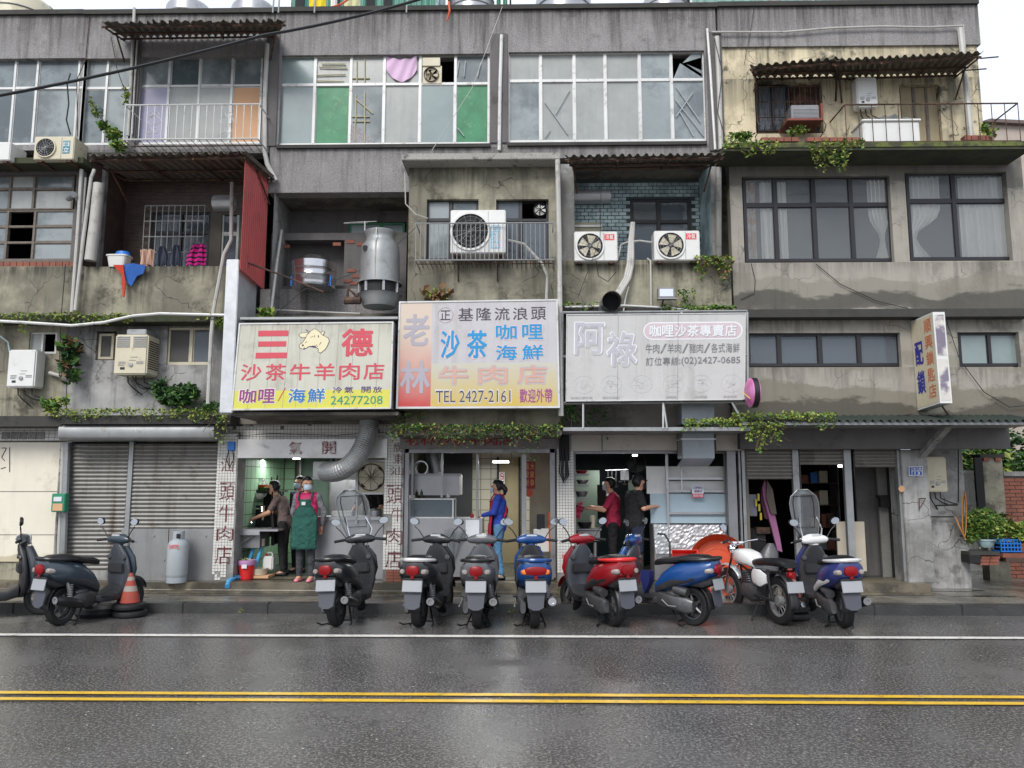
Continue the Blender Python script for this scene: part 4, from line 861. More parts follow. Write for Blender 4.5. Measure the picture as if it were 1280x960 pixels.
ac('air_unit', 'large white outdoor air unit with a big black fan opening on the concrete bay', (563, 262, 632, 316), 11.55, .4, .36, .4, sticker=(.73, .36, .9, .9, blue_st, [('日', .04, .26), ('立', .28, .5), ('冷', .52, .74), ('氣', .76, .96)]))
q = MB()
for a in (573, 622): q.tube([W(a, 317, 11.6), W(a, 330, 11.75), W(a, 352, 11.88)], .012, 4)
tag(q.build('unit_bracket', M['rust']), 'rusty bracket legs under the large outdoor air unit', 'bracket')
yst = mat('striped_fan', S(150, 146, 110), .5, corr=None)
for nm, r4 in (('left of the insulated tubes', (718, 289, 772, 326)), ('right of the insulated tubes', (818, 288, 875, 325))):
    ac('air_unit', 'white outdoor air unit with red sticker on the parapet, '+nm, r4, 11.98, .3, .36, .42, group='matching outdoor air units of the teal recess', sticker=(.7, .1, .93, .3, red_st, [('冷氣', .1, .9)]), blades='cream_p', grillec='alu_grey')
ac('air_unit', 'old cream outdoor air unit with teal badge on the mossy ledge', (42, 170, 92, 199), 11.72, .42, .3, .38, body='cream_p', sticker=(.72, .2, .9, .75, teal_st, [('日', .1, .45), ('立', .52, .9)]))
ac('air_unit', 'cut off white outdoor air unit at the far left edge on the mossy ledge', (-36, 177, 12, 200), 11.72, .42, .3, .38)
def winac():
    x0, z0, x1, z1 = rect(989, 131, 1024, 149, 11.85); t = thing('window_air_conditioner', 'boxy window air conditioner in a rusty cradle behind the bars', 'air conditioner', ((x0+x1)/2, 11.85, z0))
    part(lambda m: m.box(x0, 11.85, z0, x1, 12.3, z1), 'casing', M['steel_dull'], t, bevel=.01)
    part(lambda m: [m.box(x0+.03, 11.843, z0+.03+k*.022, x1-.03, 11.85, z0+.038+k*.022) for k in range(7)], 'louvre', M['alu_grey'], t)
    part(lambda m: (m.box(x0-.08, 11.8, z0-.04, x1+.04, 12.35, z0-.005), m.box(x1+.01, 11.8, z0-.005, x1+.04, 12.3, z1)), 'cradle', mat('red_rust', S(120, 62, 50), .7), t)
winac()
def heater(label, r4, Y, d, mt, old=0, logo=None):
    x0, z0, x1, z1 = rect(*r4, Y); t = thing('water_heater', label, 'water heater', ((x0+x1)/2, Y, z0)); h = z1-z0; w_ = x1-x0
    part(lambda m: m.box(x0, Y, z0, x1, Y+d, z1), 'casing', M[mt], t, bevel=.02)
    part(lambda m: m.lathe([(.035, .01), (.032, -.015), (.0, -.018)], (x0+w_*.52, Y, z0+h*.24), 14, 'y', cap=False), 'dial', M['alu_grey'], t)
    part(lambda m: m.box(x0+w_*.2, Y-.004, z0+h*.12, x0+w_*.34, Y+.01, z0+h*.18), 'window_slot', M['black'], t)
    F = Face(*[Vector((a, Y-.001, b)) for a, b in ((x0, z1), (x1, z1), (x1, z0), (x0, z0))]); q = MB()
    for u0, v0, u1, v1 in ((.14, .68, .36, .7), (.14, .72, .36, .74), (.14, .76, .32, .78), (.68, .68, .9, .7), (.68, .72, .9, .74), (.5, .56, .72, .575), (.46, .64, .66, .655)): F.rect(q, u0, v0, u1, v1)
    q.build('print', M['steel_dull'], t)
    if old:
        part(lambda m: [m.box(x0+.03+(w_*.5)*c, Y-.01, z1-.05-k*.03, x0+w_*.45+(w_*.5)*c, Y, z1-.035-k*.03) for k in range(6) for c in (0, 1)], 'vent_slat', M['steel_dull'], t)
        part(lambda m: [m.box(x1-.001, Y+.05, z0+.1+k*.035, x1+.008, Y+d-.04, z0+.115+k*.035) for k in range(int(h*.75/.035))], 'side_vent', M['black_m'], t)
        part(lambda m: m.box(x0+w_*.3, Y+.03, z1, x0+w_*.9, Y+d-.02, z1+.09), 'flue', M['galv_old'], t, bevel=.01)
    q = MB()
    for k, dx in enumerate((.25, .5, .75)):
        a = Vector((x0+w_*dx, Y+d*.5, z0)); q.tube([a, a+Vector((.01, 0, -.1)), a+Vector((.06+.06*k, .03, -.17)), a+Vector((.16+.08*k, d*.45, -.2 if k else -.28))], .01, 5)
    q.build('hose', M['cable'] if k else M['teal'], t, smooth=True)
    return t
heater('white water heater on the wall at the far left beside a small window', (9, 437, 44, 484), YM-.28, .26, 'white_p')
heater('old stained water heater with side vents above the shrub and shutter', (143, 418, 184, 468), YM-.42, .4, 'cream_p', 1)
heater('white water heater on the cream top floor wall over the washing machine', (1071, 96, 1097, 133), YU-.2, .2, 'white_p')
heater('beige water heater beside the blue house number plate', (1158, 571, 1184, 615), 12.8, .2, 'cream_p')
def washer():
    x0, z0, x1, z1 = rect(1079, 152, 1150, 179, 11.75); t = thing('storage_cabinet', 'white lidded cabinet under plastic film on the cream top floor balcony', 'cabinet', ((x0+x1)/2, 11.8, z0))
    part(lambda m: m.box(x0, 11.75, z0, x1, 12.15, z1), 'body', M['white_p'], t, bevel=.015)
    part(lambda m: m.box(x0-.02, 11.72, z1, x1+.02, 12.17, z1+.035), 'lid', M['white'], t, bevel=.01)
    part(lambda m: m.grid([[Vector((x0+.05+(x1-x0-.1)*i/10, 11.75+.4*j/4, z1+.04+.1*math.sin(i*1.3+j)**2*math.sin(math.pi*i/10))) for i in range(11)] for j in range(5)]), 'plastic_film', M['clear'], t, smooth=True)
washer()
def spot():
    c = W(832, 366, 11.85); t = thing('floodlight', 'weathered floodlight mounted above the faded banner sign', 'floodlight', c)
    x0, z0, x1, z1 = rect(823, 359, 843, 373, 11.85)
    part(lambda m: m.box(x0, 11.85, z0, x1, 11.98, z1), 'housing', M['steel_dull'], t, bevel=.008)
    part(lambda m: m.box(x0+.02, 11.84, z0+.03, x1-.02, 11.852, z1-.03), 'lens', M['chrome'], t)
    part(lambda m: m.box(x0-.02, 11.8, z0-.02, x1+.03, 11.9, z0-.005), 'rim', M['alu_grey'], t); part(lambda m: m.tube([Vector((c.x-.02, 11.95, z0)), Vector((c.x-.05, 12.1, z0-.18))], .012, 5), 'arm', M['rust'], t)
spot()
# --- ducts and insulated tubes ---
def duct(name, label, pts, r, mt, ribs=0, mouth=None, cat='duct', closed=False, n=20):
    P = [W(*p) for p in pts]; Q = []
    for i in range(len(P)-1):
        p0, p1, p2, p3 = P[max(i-1, 0)], P[i], P[i+1], P[min(i+2, len(P)-1)]
        K = 24 if ribs else 6
        for k in range(K):
            t = k/K; Q.append(.5*((2*p1)+(p2-p0)*t+(2*p0-5*p1+4*p2-p3)*t*t+(3*p1-p0-3*p2+p3)*t**3))
    Q.append(P[-1]); t_ = thing(name, label, cat, P[0]); m = MB()
    rs = [r*(1+(.06 if ribs and i % 2 else 0)) for i in range(len(Q))]
    m.tube(Q, rs, n, cap=False); m.build('duct_skin', M[mt], t_, smooth=not ribs)
    if mouth is not None:
        d = (Q[-1]-Q[-2]).normalized(); m = MB(); m.tube([Q[-1]-d*.3, Q[-1]-d*.29], [r*.97, r*.97], n); m.build('duct_inside', M['void'], t_)
        m = MB(); m.tube([Q[-1]-d*.02, Q[-1]+d*.02], [r*1.04]*2, n, cap=False); m.build('rim', M[mt], t_)
    return t_
duct('exhaust_duct', 'short black mouthed exhaust elbow above the faded banner', [(760, 405, 12.2), (758, 395, 12.0), (762, 380, 11.8), (765, 376, 11.45)], .145, 'steel_dull', mouth=1)
duct('flexible_duct', 'ribbed silver flexible duct curving from canopy to kitchen hood', [(462, 522, 12.3), (459, 545, 12.15), (446, 572, 12.0), (426, 588, 11.95), (407, 590, 12.3)], .145, 'galv_old', ribs=1)
duct('round_duct', 'horizontal silver duct inside the teal tiled recess', [(700, 247, 12.9), (763, 246, 12.9)], .12, 'galv')
duct('round_duct', 'horizontal chrome duct beside the laundry balcony post', [(268, 254, 12.4), (292, 254, 12.4)], .13, 'galv', mouth=None)
q = MB()
for dx in (-.035, 0, .035):
    q.tube([W(791, 278, YU-.1)+Vector((dx*.3, 0, 0)), W(789, 300, YU-.12)+Vector((dx*.6, 0, 0)), W(788, 330, YU-.16)+Vector((dx, 0, 0)), W(784, 348, YU-.2)+Vector((dx, 0, 0)), W(771, 370, YU-.3)+Vector((dx, 0, 0))], .028, 8)
q.tube([W(789, 302, YU-.12), W(800, 301, YU-.12), W(815, 303, YU-.1)], .016, 6); q.tube([W(773, 322, YU-.1), W(776, 306, YU-.1), W(788, 301, YU-.12)], .014, 6)
tag(q.build('insulated_tubes', M['pvc'], smooth=True), 'wrapped grey insulated tubes running down between the two matching air units', 'pipe')
def ductbox():
    t = thing('square_duct', 'square grey sheet metal duct dropping below the faded banner', 'duct', W(872, 580, 12.1))
    part(lambda m: m.pbox(852, 503, 893, 530, 11.9, .45), 'upper_duct', mat('grey_blue_sheet', S(140, 146, 150), .45, .4, var=.08, dirt=S(96, 86, 80), dirtk=.35), t, bevel=.006)
    part(lambda m: m.pbox(853, 541, 893, 573, 12.0, .4), 'lower_duct', _mc['grey_blue_sheet'], t, bevel=.006)
    part(lambda m: m.quad(W(853, 573, 12.0), W(893, 573, 12.0), W(886, 583, 12.35), W(846, 583, 12.35)), 'mouth', M['steel'], t)
    part(lambda m: m.pbox(851, 548, 895, 549.5, 11.98, .44), 'flange', M['galv'], t)
ductbox()
# --- tanks, tower, aerial ---
def tank():
    c = W(392, 357, 12.35); r = W(419, 340, 12.35).x-W(392, 340, 12.35).x; zt = W(392, 322, 12.0).z; t = thing('water_tank', 'shiny stainless steel water tank in front of the broken opening', 'water tank', c)
    h = zt-c.z; part(lambda m: m.lathe([(r*.97, -.05), (r, 0), (r, h*.3), (r*1.025, h*.33), (r, h*.36), (r, h*.62), (r*1.025, h*.65), (r, h*.68), (r*1.02, h*.98), (r*.97, h), (r*.6, h+.1), (0, h+.14)], c, 32), 'tank_body', M['chrome'] if 0 else mat('tank_steel', S(196, 196, 198), .18, .95, var=.06, scale=2), t, smooth=True)
    for a in (-2.6, -.5): part(lambda m: m.tube([c+Vector((r*1.03*math.cos(a), r*1.03*math.sin(a), -.05)), c+Vector((r*1.03*math.cos(a), r*1.03*math.sin(a), h*.3))], .012, 5), 'strap', M['blue_p'], t)
tank()
def tower():
    c = W(474, 384, 11.9); t = thing('cooling_tower', 'weathered grey cylindrical cooling tower behind the two shop signs', 'cooling tower', c)
    z_ = lambda py: W(474, py, 11.9).z-c.z; rr = lambda p: p/FPX*12.1
    prof = [(rr(20), z_(384)), (rr(24), z_(376)), (rr(26), z_(370)), (rr(27.5), z_(369))]
    part(lambda m: m.lathe(prof, c, 32), 'basin', M['galv_old'], t, smooth=True)
    part(lambda m: m.lathe([(rr(24), z_(369)), (rr(24), z_(356))], c, 32, cap=False), 'air_screen', M['black_m'], t)
    part(lambda m: m.lathe([(rr(28), z_(356)), (rr(28), z_(354)), (rr(25), z_(353)), (rr(24.5), z_(320)), (rr(23.5), z_(309)), (rr(19), z_(303)), (rr(18), z_(301)), (rr(18), z_(296)), (rr(20), z_(292)), (rr(20), z_(290.5)), (rr(17.5), z_(290)), (rr(17), z_(300))], c, 32, cap=False), 'shell', M['galv_old'], t, smooth=True)
    part(lambda m: [m.tube([c+Vector((rr(25.5)*math.cos(a), rr(25.5)*math.sin(a), z_(368))), c+Vector((rr(25.5)*math.cos(a), rr(25.5)*math.sin(a), z_(355)))], .02, 4) for a in (-2.8, -2.1, -1.2, -.4)], 'leg', M['galv'], t)
    part(lambda m: m.tube([c+Vector((-.02, -rr(25.3), z_(353))), c+Vector((-.02, -rr(25), z_(306))), c+Vector((-.02, -rr(20), z_(291))), c+Vector((-.02, 0, z_(286)))], .01, 5), 'seam_pipe', M['pvc'], t)
    part(lambda m: m.lathe([(0, -.004), (.045, -.004), (.045, .01)], c+Vector((-rr(15), -rr(20.5), z_(316))), 14, 'y'), 'hole', M['void'], t)
    part(lambda m: [m.tube([c+Vector((-.45, -.2, .02)), c+Vector((-.45, -.2, .25)), c+Vector((-.3, -.2, .12))], .03, 8), m.tube([c+Vector((-.5, -.2, .06)), c+Vector((-.25, -.2, .06))], .06, 8)], 'pump', M['rust'], t, smooth=True)
tower()
def aerial():
    a, b = W(430, 279, 12.5), W(460, 278, 12.2); t = thing('television_aerial', 'small television aerial sticking out above the cooling tower', 'aerial', (a+b)/2)
    part(lambda m: (m.tube([a, b], .01, 4), m.tube([b+Vector((-.05, 0, -.14)), b+Vector((-.05, 0, .02))], .012, 4)), 'boom', M['alu'], t)
    part(lambda m: [m.tube([a*(1-u)+b*u+Vector((-.12, -.1, -.03)), a*(1-u)+b*u+Vector((.12, .1, .05))], .006, 4) for u in (.6, .7, .8, .9, 1)], 'element', M['alu'], t)
aerial()
# --- roof top: tanks, sheds, cloths ---
def rooftank(label, px, py, r, Y, h, mt, name='roof_tank'):
    c = W(px, py, Y); t = thing(name, label, 'water tank', c-Vector((0, 0, h)))
    part(lambda m: m.lathe([(r, -h), (r, -.1), (r*.92, -.03), (r*.5, .05), (0, .08)], c, 28), 'tank_body', M[mt], t, smooth=True)
    part(lambda m: [m.lathe([(r*1.01, -h*k), (r*1.03, -h*k-.015), (r*1.01, -h*k-.03)], c, 28, cap=False) for k in (.25, .5)], 'band', M['alu_grey'], t)
rooftank('cream domed tank on the roof at the far left', 28, 6, .55, 13.4, 1.2, 'cream_p')
rooftank('half hidden steel roof tank behind the torn awning', 237, 9, .4, 13.4, 1.0, 'steel'); rooftank('steel roof tank nearest the yellow cloth', 318, 9, .4, 13.4, 1.0, 'steel')
rooftank('wide steel roof tank above the pale corded window', 590, 0, .42, 13.2, 1.0, 'steel'); rooftank('largest steel roof tank in the middle of the parapet', 704, -2, .5, 13.2, 1.0, 'steel'); rooftank('right steel roof tank near the green shed', 832, -4, .4, 13.2, 1.0, 'steel')
gsh = mat('green_corrugated', S(70, 130, 112), .5, var=.2, corr=('X', 5.)); 
def shed(label, px0, px1, pt, Y, mt=gsh):
    x0, z0, x1, z1 = rect(px0, pt, px1, 20, Y); t = thing('roof_shed', label, 'shed', ((x0+x1)/2, Y, z0)); n = max(8, int((x1-x0)/.04))
    part(lambda m: m.grid([[Vector((x0+(x1-x0)*i/n, Y+.015*math.cos(i*math.pi/2), z_)) for i in range(n+1)] for z_ in (z0, z1)]), 'sheet', mt, t)
    part(lambda m: m.box(x0-.02, Y-.05, z1-.02, x1+.02, Y+1.5, z1+.02), 'shed_roof', mt, t)
    part(lambda m: [m.box(x-.02, Y-.03, z0, x+.02, Y-.018, z1-.02) for x in (x0+.02, (x0+x1)/2, x1-.02)], 'post', M['alu'], t)
shed('green corrugated rooftop shed behind the yellow cloth', 362, 560, -20, 13.0); shed('green corrugated rooftop shed right of the middle tank', 618, 637, -20, 13.0); shed('green and red rooftop shed at the right end of the parapet', 862, 1170, -22, 13.0, mat('pale_green_sheet', S(120, 162, 150), .5, var=.2, c2=S(150, 90, 96), dscale=.8, corr=('X', 5.)))
part(lambda m: [m.pbox(370+k*22, -6, 380+k*22, 12, 12.96, .02) for k in range(6)], 'shed_window', M['void'], bpy.data.objects['roof_shed'])
for lb, a, b, mt in (('bright yellow cloth hanging on the roof edge', 386, 407, mat('yellow_cloth', S(226, 200, 40), .8)), ('white cloth beside the yellow one on the roof edge', 413, 421, M['curtain']), ('pale lime cloth hanging on the roof edge', 430, 450, mat('lime_cloth', S(206, 204, 160), .8)), ('green blue cloths bundled on the roof edge', 545, 556, M['teal'])):
    x0, z0, x1, z1 = rect(a, -8, b, 11, 12.5)
    one(lambda m: m.grid([[Vector((x0+(x1-x0)*i/12, 12.5+.03*math.sin(i*1.1+j*.3), z1+(z0-z1)*j/5)) for i in range(13)] for j in range(6)]), 'hanging_cloth', mt, lb, 'cloth', 'cloths on the roof edge', smooth=True)
pipe('roof_rail', 'thin washing rail along the roof edge', 'pipe', [(362, -7, 12.5), (460, -9, 12.5), (560, -10, 12.5)], .012, 'alu')
cab('orange hose trailing over the roof edge', [(405, 12, 12.3), (425, 6, 12.2), (440, -4, 12.3)], .018, 'orange', 'hose', 'hose'); cab('orange hose end hanging down the parapet', [(561, 2, 12.1), (562, 14, 12.05), (559, 26, 12.08)], .016, 'orange', 'hose', 'hose')
for a in (341, 348, 393, 508): pipe('roof_pole', 'thin grey pole standing on the roof edge, '+{341: 'leftmost of four', 348: 'second of four', 393: 'beside the yellow cloth', 508: 'rightmost of four'}[a], 'pole', [(a, 16, 12.15), (a+2, -12, 12.15)], .015, 'galv_old')
part(lambda m: m.poly([W(68, 13, 14), W(30, -14, 14), (W(-60, -14, 14)), W(-60, 13, 14)]), 'gable', M['galv_old'], tag(thing('roof_lean_to', 'grey lean-to behind the cream domed tank at the roof left', 'shed', W(0, 10, 14))), solid=.3)
# --- laundry ---
def garment(label, px0, py0, px1, py1, Y, mt, cat='clothes', hang=None, shape=None):
    x0, z0, x1, z1 = rect(px0, py0, px1, py1, Y); rows = []
    for j in range(11):
        v = j/10; a, b = shape(v) if shape else (0, 1)
        rows.append([Vector((x0+(x1-x0)*(a+(b-a)*i/16), Y+.03*math.sin(i*.9+v*2)+.012*math.sin(i*2.3), z1+(z0-z1)*v-(.03*math.cos(i*.8) if j == 10 else 0))) for i in range(17)])
    m = MB(); m.grid(rows); o = m.build('garment', mt, None, smooth=True, solid=.012); tag(o, label, cat)
    if hang: part(lambda m: m.tube([W(hang-9, py0+5, Y), W(hang, py0-3, Y), W(hang+9, py0+5, Y), W(hang, py0-3, Y), W(hang, py0-9, Y)], .006, 4), 'hanger', M['teal'], o, world=False) if 0 else None
tri = lambda v: (.32-.32*min(1, v*2.2), .68+.32*min(1, v*2.2))
denim = mat('dark_grey_fabric', S(72, 78, 92), .9, var=.15)
garment('pale salmon towel on the laundry balcony line', 175, 312, 192, 333, 12.25, mat('salmon_cloth', S(206, 170, 150), .9))
garment('dark grey shirt on the laundry line next to the salmon towel', 193, 308, 211, 333, 12.25, denim, shape=tri); garment('dark blue grey shirt hanging left of the magenta top', 212, 306, 227, 333, 12.25, denim, shape=tri)
mag = mat('magenta_stripes', S(196, 36, 128), .9); nt_ = mag.node_tree
def stripes(mm, c1, c2, sc_, axis='Z'):
    nt = mm.node_tree; g = nt.nodes.new('ShaderNodeNewGeometry'); wv = nt.nodes.new('ShaderNodeTexWave'); wv.bands_direction = axis; wv.inputs['Scale'].default_value = sc_; wv.inputs['Distortion'].default_value = 1.5
    r = nt.nodes.new('ShaderNodeValToRGB'); r.color_ramp.interpolation = 'CONSTANT'; r.color_ramp.elements[0].color = c1; r.color_ramp.elements[1].color = c2; r.color_ramp.elements[1].position = .68
    nt.links.new(g.outputs['Position'], wv.inputs[0]); nt.links.new(wv.outputs['Fac'], r.inputs[0]); nt.links.new(r.outputs[0], nt.nodes['Principled BSDF'].inputs['Base Color'])
stripes(mag, S(206, 36, 136), S(34, 20, 32), 4.2)
garment('magenta and black striped top hanging on the laundry balcony', 232, 305, 259, 333, 12.2, mag, shape=lambda v: (.35-.33*min(1, v*2), .85+.1*min(1, v*2)))
def tub0():
    x0, z0, x1, z1 = rect(132, 318, 158, 333, 12.05); t = thing('plastic_box', 'white plastic box with blue cloth on the laundry balcony wall', 'box', ((x0+x1)/2, 12.1, z0))
    part(lambda m: m.loft([(z0, (x0+x1)/2, 12.15, .13, .1), (z1-.03, (x0+x1)/2, 12.15, .16, .12), (z1-.02, (x0+x1)/2, 12.15, .18, .13), (z1, (x0+x1)/2, 12.15, .18, .13)], 16, 'z', 5), 'box_body', M['white_p'], t)
    part(lambda m: m.loft([(z1, (x0+x1)/2+.05, 12.15, .13, .1), (z1+.07, (x0+x1)/2+.05, 12.15, .1, .07), (z1+.08, (x0+x1)/2+.05, 12.15, .03, .03)], 14, 'z', 2), 'blue_bundle', M['blue_p'], t, smooth=True)
tub0()
def drape(label, pts, mt, Y=11.98):
    m = MB(); m.extrude([W(a, b, Y+.02*math.sin(a)) for a, b in pts], (0, .02, 0)); tag(m.build('draped_cloth', mt), label, 'cloth')
drape('blue cloth draped over the balcony wall', [(153, 331), (166, 329), (182, 332), (179, 342), (171, 345), (164, 358), (158, 352), (154, 341)], mat('blue_cloth', S(44, 92, 166), .9, var=.2))
drape('red orange umbrella cloth draped beside the blue one', [(141, 331), (154, 331), (155, 342), (157, 352), (155, 371), (153, 371), (152, 343), (147, 338)], mat('rust_red_cloth', S(186, 62, 42), .9, var=.2), 12.01-.05)
# --- plants on the facade ---
def plant(name, label, blobs, size, ks=(0, 1), stems=None, cat='plant', droop=.3):
    t = thing(name, label, cat, blobs[0][0]); m = MB()
    for c, r, n in blobs: leaves(m, blob(c, r, n), size, droop, ks)
    o = m.build('foliage', LM, t)
    if stems: q = MB(); [q.tube([Vector(p) for p in s], .008, 4) for s in stems]; q.build('stem', M['stem'], t)
    return t
def bl(px, py, Y, rx, rz, n, ry=.12): c = W(px, py, Y); return (c, (rx/FPX*Y, ry, rz/FPX*Y), n)
plant('shrub', 'dark green leafy shrub growing on the ledge above the roller shutter', [bl(222, 495, 12.1, 24, 14, 1100, .2), bl(200, 487, 12.1, 9, 13, 300), bl(238, 488, 12.05, 12, 9, 300)], .07, (0, 1, 1), [[W(222, 515, 12.2), W(215, 490, 12.1), W(208, 478, 12.1)], [W(224, 515, 12.2), W(240, 480, 12.1)]])
plant('shrub', 'light green weed left of the roller shutter ledge', [bl(64, 506, 12.05, 13, 9, 280), bl(82, 500, 12.1, 4, 5, 60)], .06, (0, 0, 2))
plant('shrub', 'small bright weed near the right end of the shutter ledge', [bl(263, 507, 12.0, 10, 7, 220)], .055, (0, 0, 1)); plant('shrub', 'weed hanging at the base of the white sheet column', [bl(276, 402, 12.0, 8, 9, 240)], .05, (0, 2))
plant('fern', 'fern hanging on the dark pipe between the left water heaters', [bl(88, 434, 12.1, 10, 11, 260), bl(84, 452, 12.1, 7, 8, 120), bl(90, 470, 12.1, 4, 10, 80)], .11, (0, 1, 1, 3), [[W(84, 420, 12.2), W(83, 520, 12.2)]])
plant('creeper', 'green creeper climbing the top left balcony corner', [bl(120, 140, YU-.15, 4, 8, 60), bl(130, 158, YU-.2, 6, 7, 120), bl(143, 168, YU-.3, 9, 9, 260), bl(148, 182, YU-.35, 9, 6, 200), bl(158, 120, YU-.1, 3, 14, 60), bl(114, 127, YU-.1, 2, 6, 20)], .06, (0, 0, 2), [[W(112, 122, YU-.05), W(122, 142, YU-.1), W(140, 165, YU-.2), W(150, 186, YU-.3)]])
plant('grass_tuft', 'grass tuft on the sheet roof behind the cow sign', [bl(332, 392, 11.7, 10, 5, 90)], .09, (0, 2), droop=-1)
plant('grass_tuft', 'dry brown weeds at the foot of the concrete bay wall', [bl(545, 368, 11.8, 22, 8, 90, .05)], .1, (3, 3, 2), droop=-1)
plant('shrub', 'bright green bushes on the cream top floor balcony left end', [bl(926, 170, 11.7, 17, 6, 220), bl(998, 163, 11.8, 12, 6, 140)], .06, (0, 0, 2)); plant('shrub', 'small balcony weed at the right end of the top floor slab', [bl(1236, 165, 11.8, 10, 7, 120), bl(1230, 158, 11.8, 4, 5, 40)], .06, (0, 2))
def vine(label, L, size=.045, ks=(0, 2, 2), name='creeper'):
    t = thing(name, label, 'creeping plant', W(L[0][0], L[0][1], L[0][4])); m = MB()
    for x0, y0, x1, y1, Y, n in L:
        for _ in range(n):
            px = random.uniform(x0, x1); e = math.sin(px*.21)*.3+math.sin(px*.067+1)*.4; f = random.random()**1.5*(1+e)
            leaves(m, [W(px, y0+(y1-y0)*f, Y+random.uniform(-.06, .12))], size, .8, ks)
    m.build('foliage', LM, t)
    q = MB()
    for x0, y0, x1, y1, Y, n in L:
        for _ in range(max(2, n//120)):
            a = random.uniform(x0, x1); w_ = random.uniform(-16, 16); q.tube([W(a+w_*k/4+random.uniform(-1, 1), y0+(y1-y0)*(.2+.2*k)*random.uniform(.6, 1), Y-.02) for k in range(5)], .005, 3)
    tag(q.build('stem', M['stem'], t), kind='stuff'); return t
vine('yellow green creeper spilling over the cream top floor slab', [(904, 176, 972, 188, 11.58, 420), (1014, 176, 1060, 202, 11.58, 480), (1052, 175, 1082, 188, 11.58, 180)])
vine('thin creeper along the ledge over the small left windows', [(-10, 391, 104, 402, 11.95, 420), (104, 392, 166, 404, 11.9, 240), (24, 402, 34, 414, 11.95, 40), (250, 392, 284, 404, 11.9, 120)])
vine('patchy creeper and moss along the roller shutter ledge', [(60, 511, 285, 521, 12.0, 1300), (268, 516, 285, 545, 12.0, 120), (235, 518, 262, 530, 11.98, 90)], .04)
vine('thick green vine curtain hanging over the middle shop header', [(487, 531, 700, 545, 11.5, 3000), (500, 538, 690, 556, 11.5, 260), (640, 540, 672, 566, 11.5, 70), (560, 540, 566, 563, 11.5, 14), (597, 540, 603, 560, 11.5, 14), (530, 540, 534, 556, 11.5, 10), (487, 515, 530, 535, 11.6, 220)], .036, (0, 0, 1, 1, 2, 3))
vine('clump of creeper on the parapet right of the teal recess', [(870, 320, 914, 342, 11.97, 420), (896, 335, 912, 350, 11.97, 60)], .05, (0, 2, 3)); vine('creeper along the ledge behind the top of the faded banner', [(848, 362, 870, 392, 11.95, 130), (826, 382, 918, 392, 11.92, 600), (704, 378, 760, 388, 11.95, 130)], .045, (0, 0, 2))
vine('creeper spilling from the canopy beside the pink round sign', [(915, 516, 1045, 531, 11.5, 1100), (935, 528, 982, 543, 11.45, 380), (945, 540, 956, 562, 11.45, 70), (968, 540, 976, 556, 11.45, 40), (855, 524, 935, 534, 11.5, 700)], .042, (0, 2, 2))
vine('dark vines in the gap between the middle sign and the banner', [(700, 505, 718, 545, 11.8, 180), (704, 510, 760, 534, 12.1, 200)], .05, (0, 1))
for k in range(13):
    if k in (5,): continue
    pb('brick', 'brick', B5, 952+k*9.5, 171.5, 960.5+k*9.5, 176.5, 11.62, .12)
for k in range(4): pb('brick', 'brick', B5, 1206+k*9, 169, 1214+k*9, 175, 11.75, .12)
# ================= SIGNS =================
def signbox(name, label, px, Y, d, fmat, frame=.022, dy=None, side='galv_old', cat='sign'):
    F = pface(px, Y, dy); t = thing(name, label, cat, F.at(.5, 1)); D = Vector((0, d, 0)); q = MB()
    c = F.c; [q.quad(c[i], c[(i+1) % 4], c[(i+1) % 4]+D, c[i]+D) for i in range(4)]; q.quad(*[p+D for p in c]); q.build('sign_box', M[side], t)
    q = MB(); u = frame/(c[1]-c[0]).length; v = frame/(c[3]-c[0]).length
    for a in ((0, 0, 1, v), (0, 1-v, 1, 1), (0, v, u, 1-v), (1-u, v, 1, 1-v)):
        p = [F.at(a[0], a[1], .012), F.at(a[2], a[1], .012), F.at(a[2], a[3], .012), F.at(a[0], a[3], .012)]; q.extrude(p, (0, .03, 0))
    q.build('frame', M['alu'], t); q = MB(); F.rect(q, u, v, 1-u, 1-v, .001); f = q.build('face', fmat, t)
    return t, F, f
def inkm(n, c, fade=.0, dirt=S(200, 196, 188)): return mat(n, c, .5, var=.05, dirt=dirt, dirtk=fade, dscale=6)
t1, F, f = signbox('shop_sign', 'grey shop sign with a cow head and large red characters', [(299, 404), (492, 402), (489, 511), (289, 513)], 11.2, .85, mat('sign_grey_panel', S(192, 190, 176), .5, var=.06, streak=.5, dirt=S(138, 132, 118), dirtk=.3, drips=[(W(400, 404, 11.2).z, .5, .5)]))
def on(F, f, name, mt, fn, label=None): q = MB(); fn(q); return tag(q.build(name, mt, f), label)
on(F, f, 'yellow_band', mat('sign_yellow', S(204, 200, 84), .45, var=.05), lambda q: F.rect(q, .012, .78, .988, .985, .002))
on(F, f, 'panel_seam', mat('seam', S(150, 148, 140), .6), lambda q: [F.line(q, [(a+.01, .02), (a-.0, .98)], .0022, .003) for a in (.1, .21, .32, .4, .53, .64, .74, .9)])
redi, purp, blui = inkm('ink_red', S(198, 70, 84)), inkm('ink_purple', S(138, 52, 118)), inkm('ink_blue', S(36, 112, 176))
def san(q):
    for v0, v1, a, b in ((.09, .155, .13, .325), (.215, .275, .135, .315), (.345, .41, .125, .325)): F.rect(q, a, v0, b, v1, .005)
on(F, f, 'large_character', redi, san); on(F, f, 'large_character', redi, lambda q: F.text(q, '德', .67, .075, .872, .4, .005, .045))
def row(F, q, s, u0, u1, v0, v1, gap=.18, bold=.03, off=.005):
    w_ = (u1-u0)/(len(s)-gap*.999 if len(s) > 1 else 1)
    for i, c in enumerate(s): F.text(q, c, u0+i*w_, v0, u0+i*w_+w_*(1-gap), v1, off, bold)
on(F, f, 'lettering', redi, lambda q: row(F, q, '沙茶牛羊肉店', .04, .95, .475, .665, .16, .02))
wh = inkm('ink_white', S(214, 212, 204))
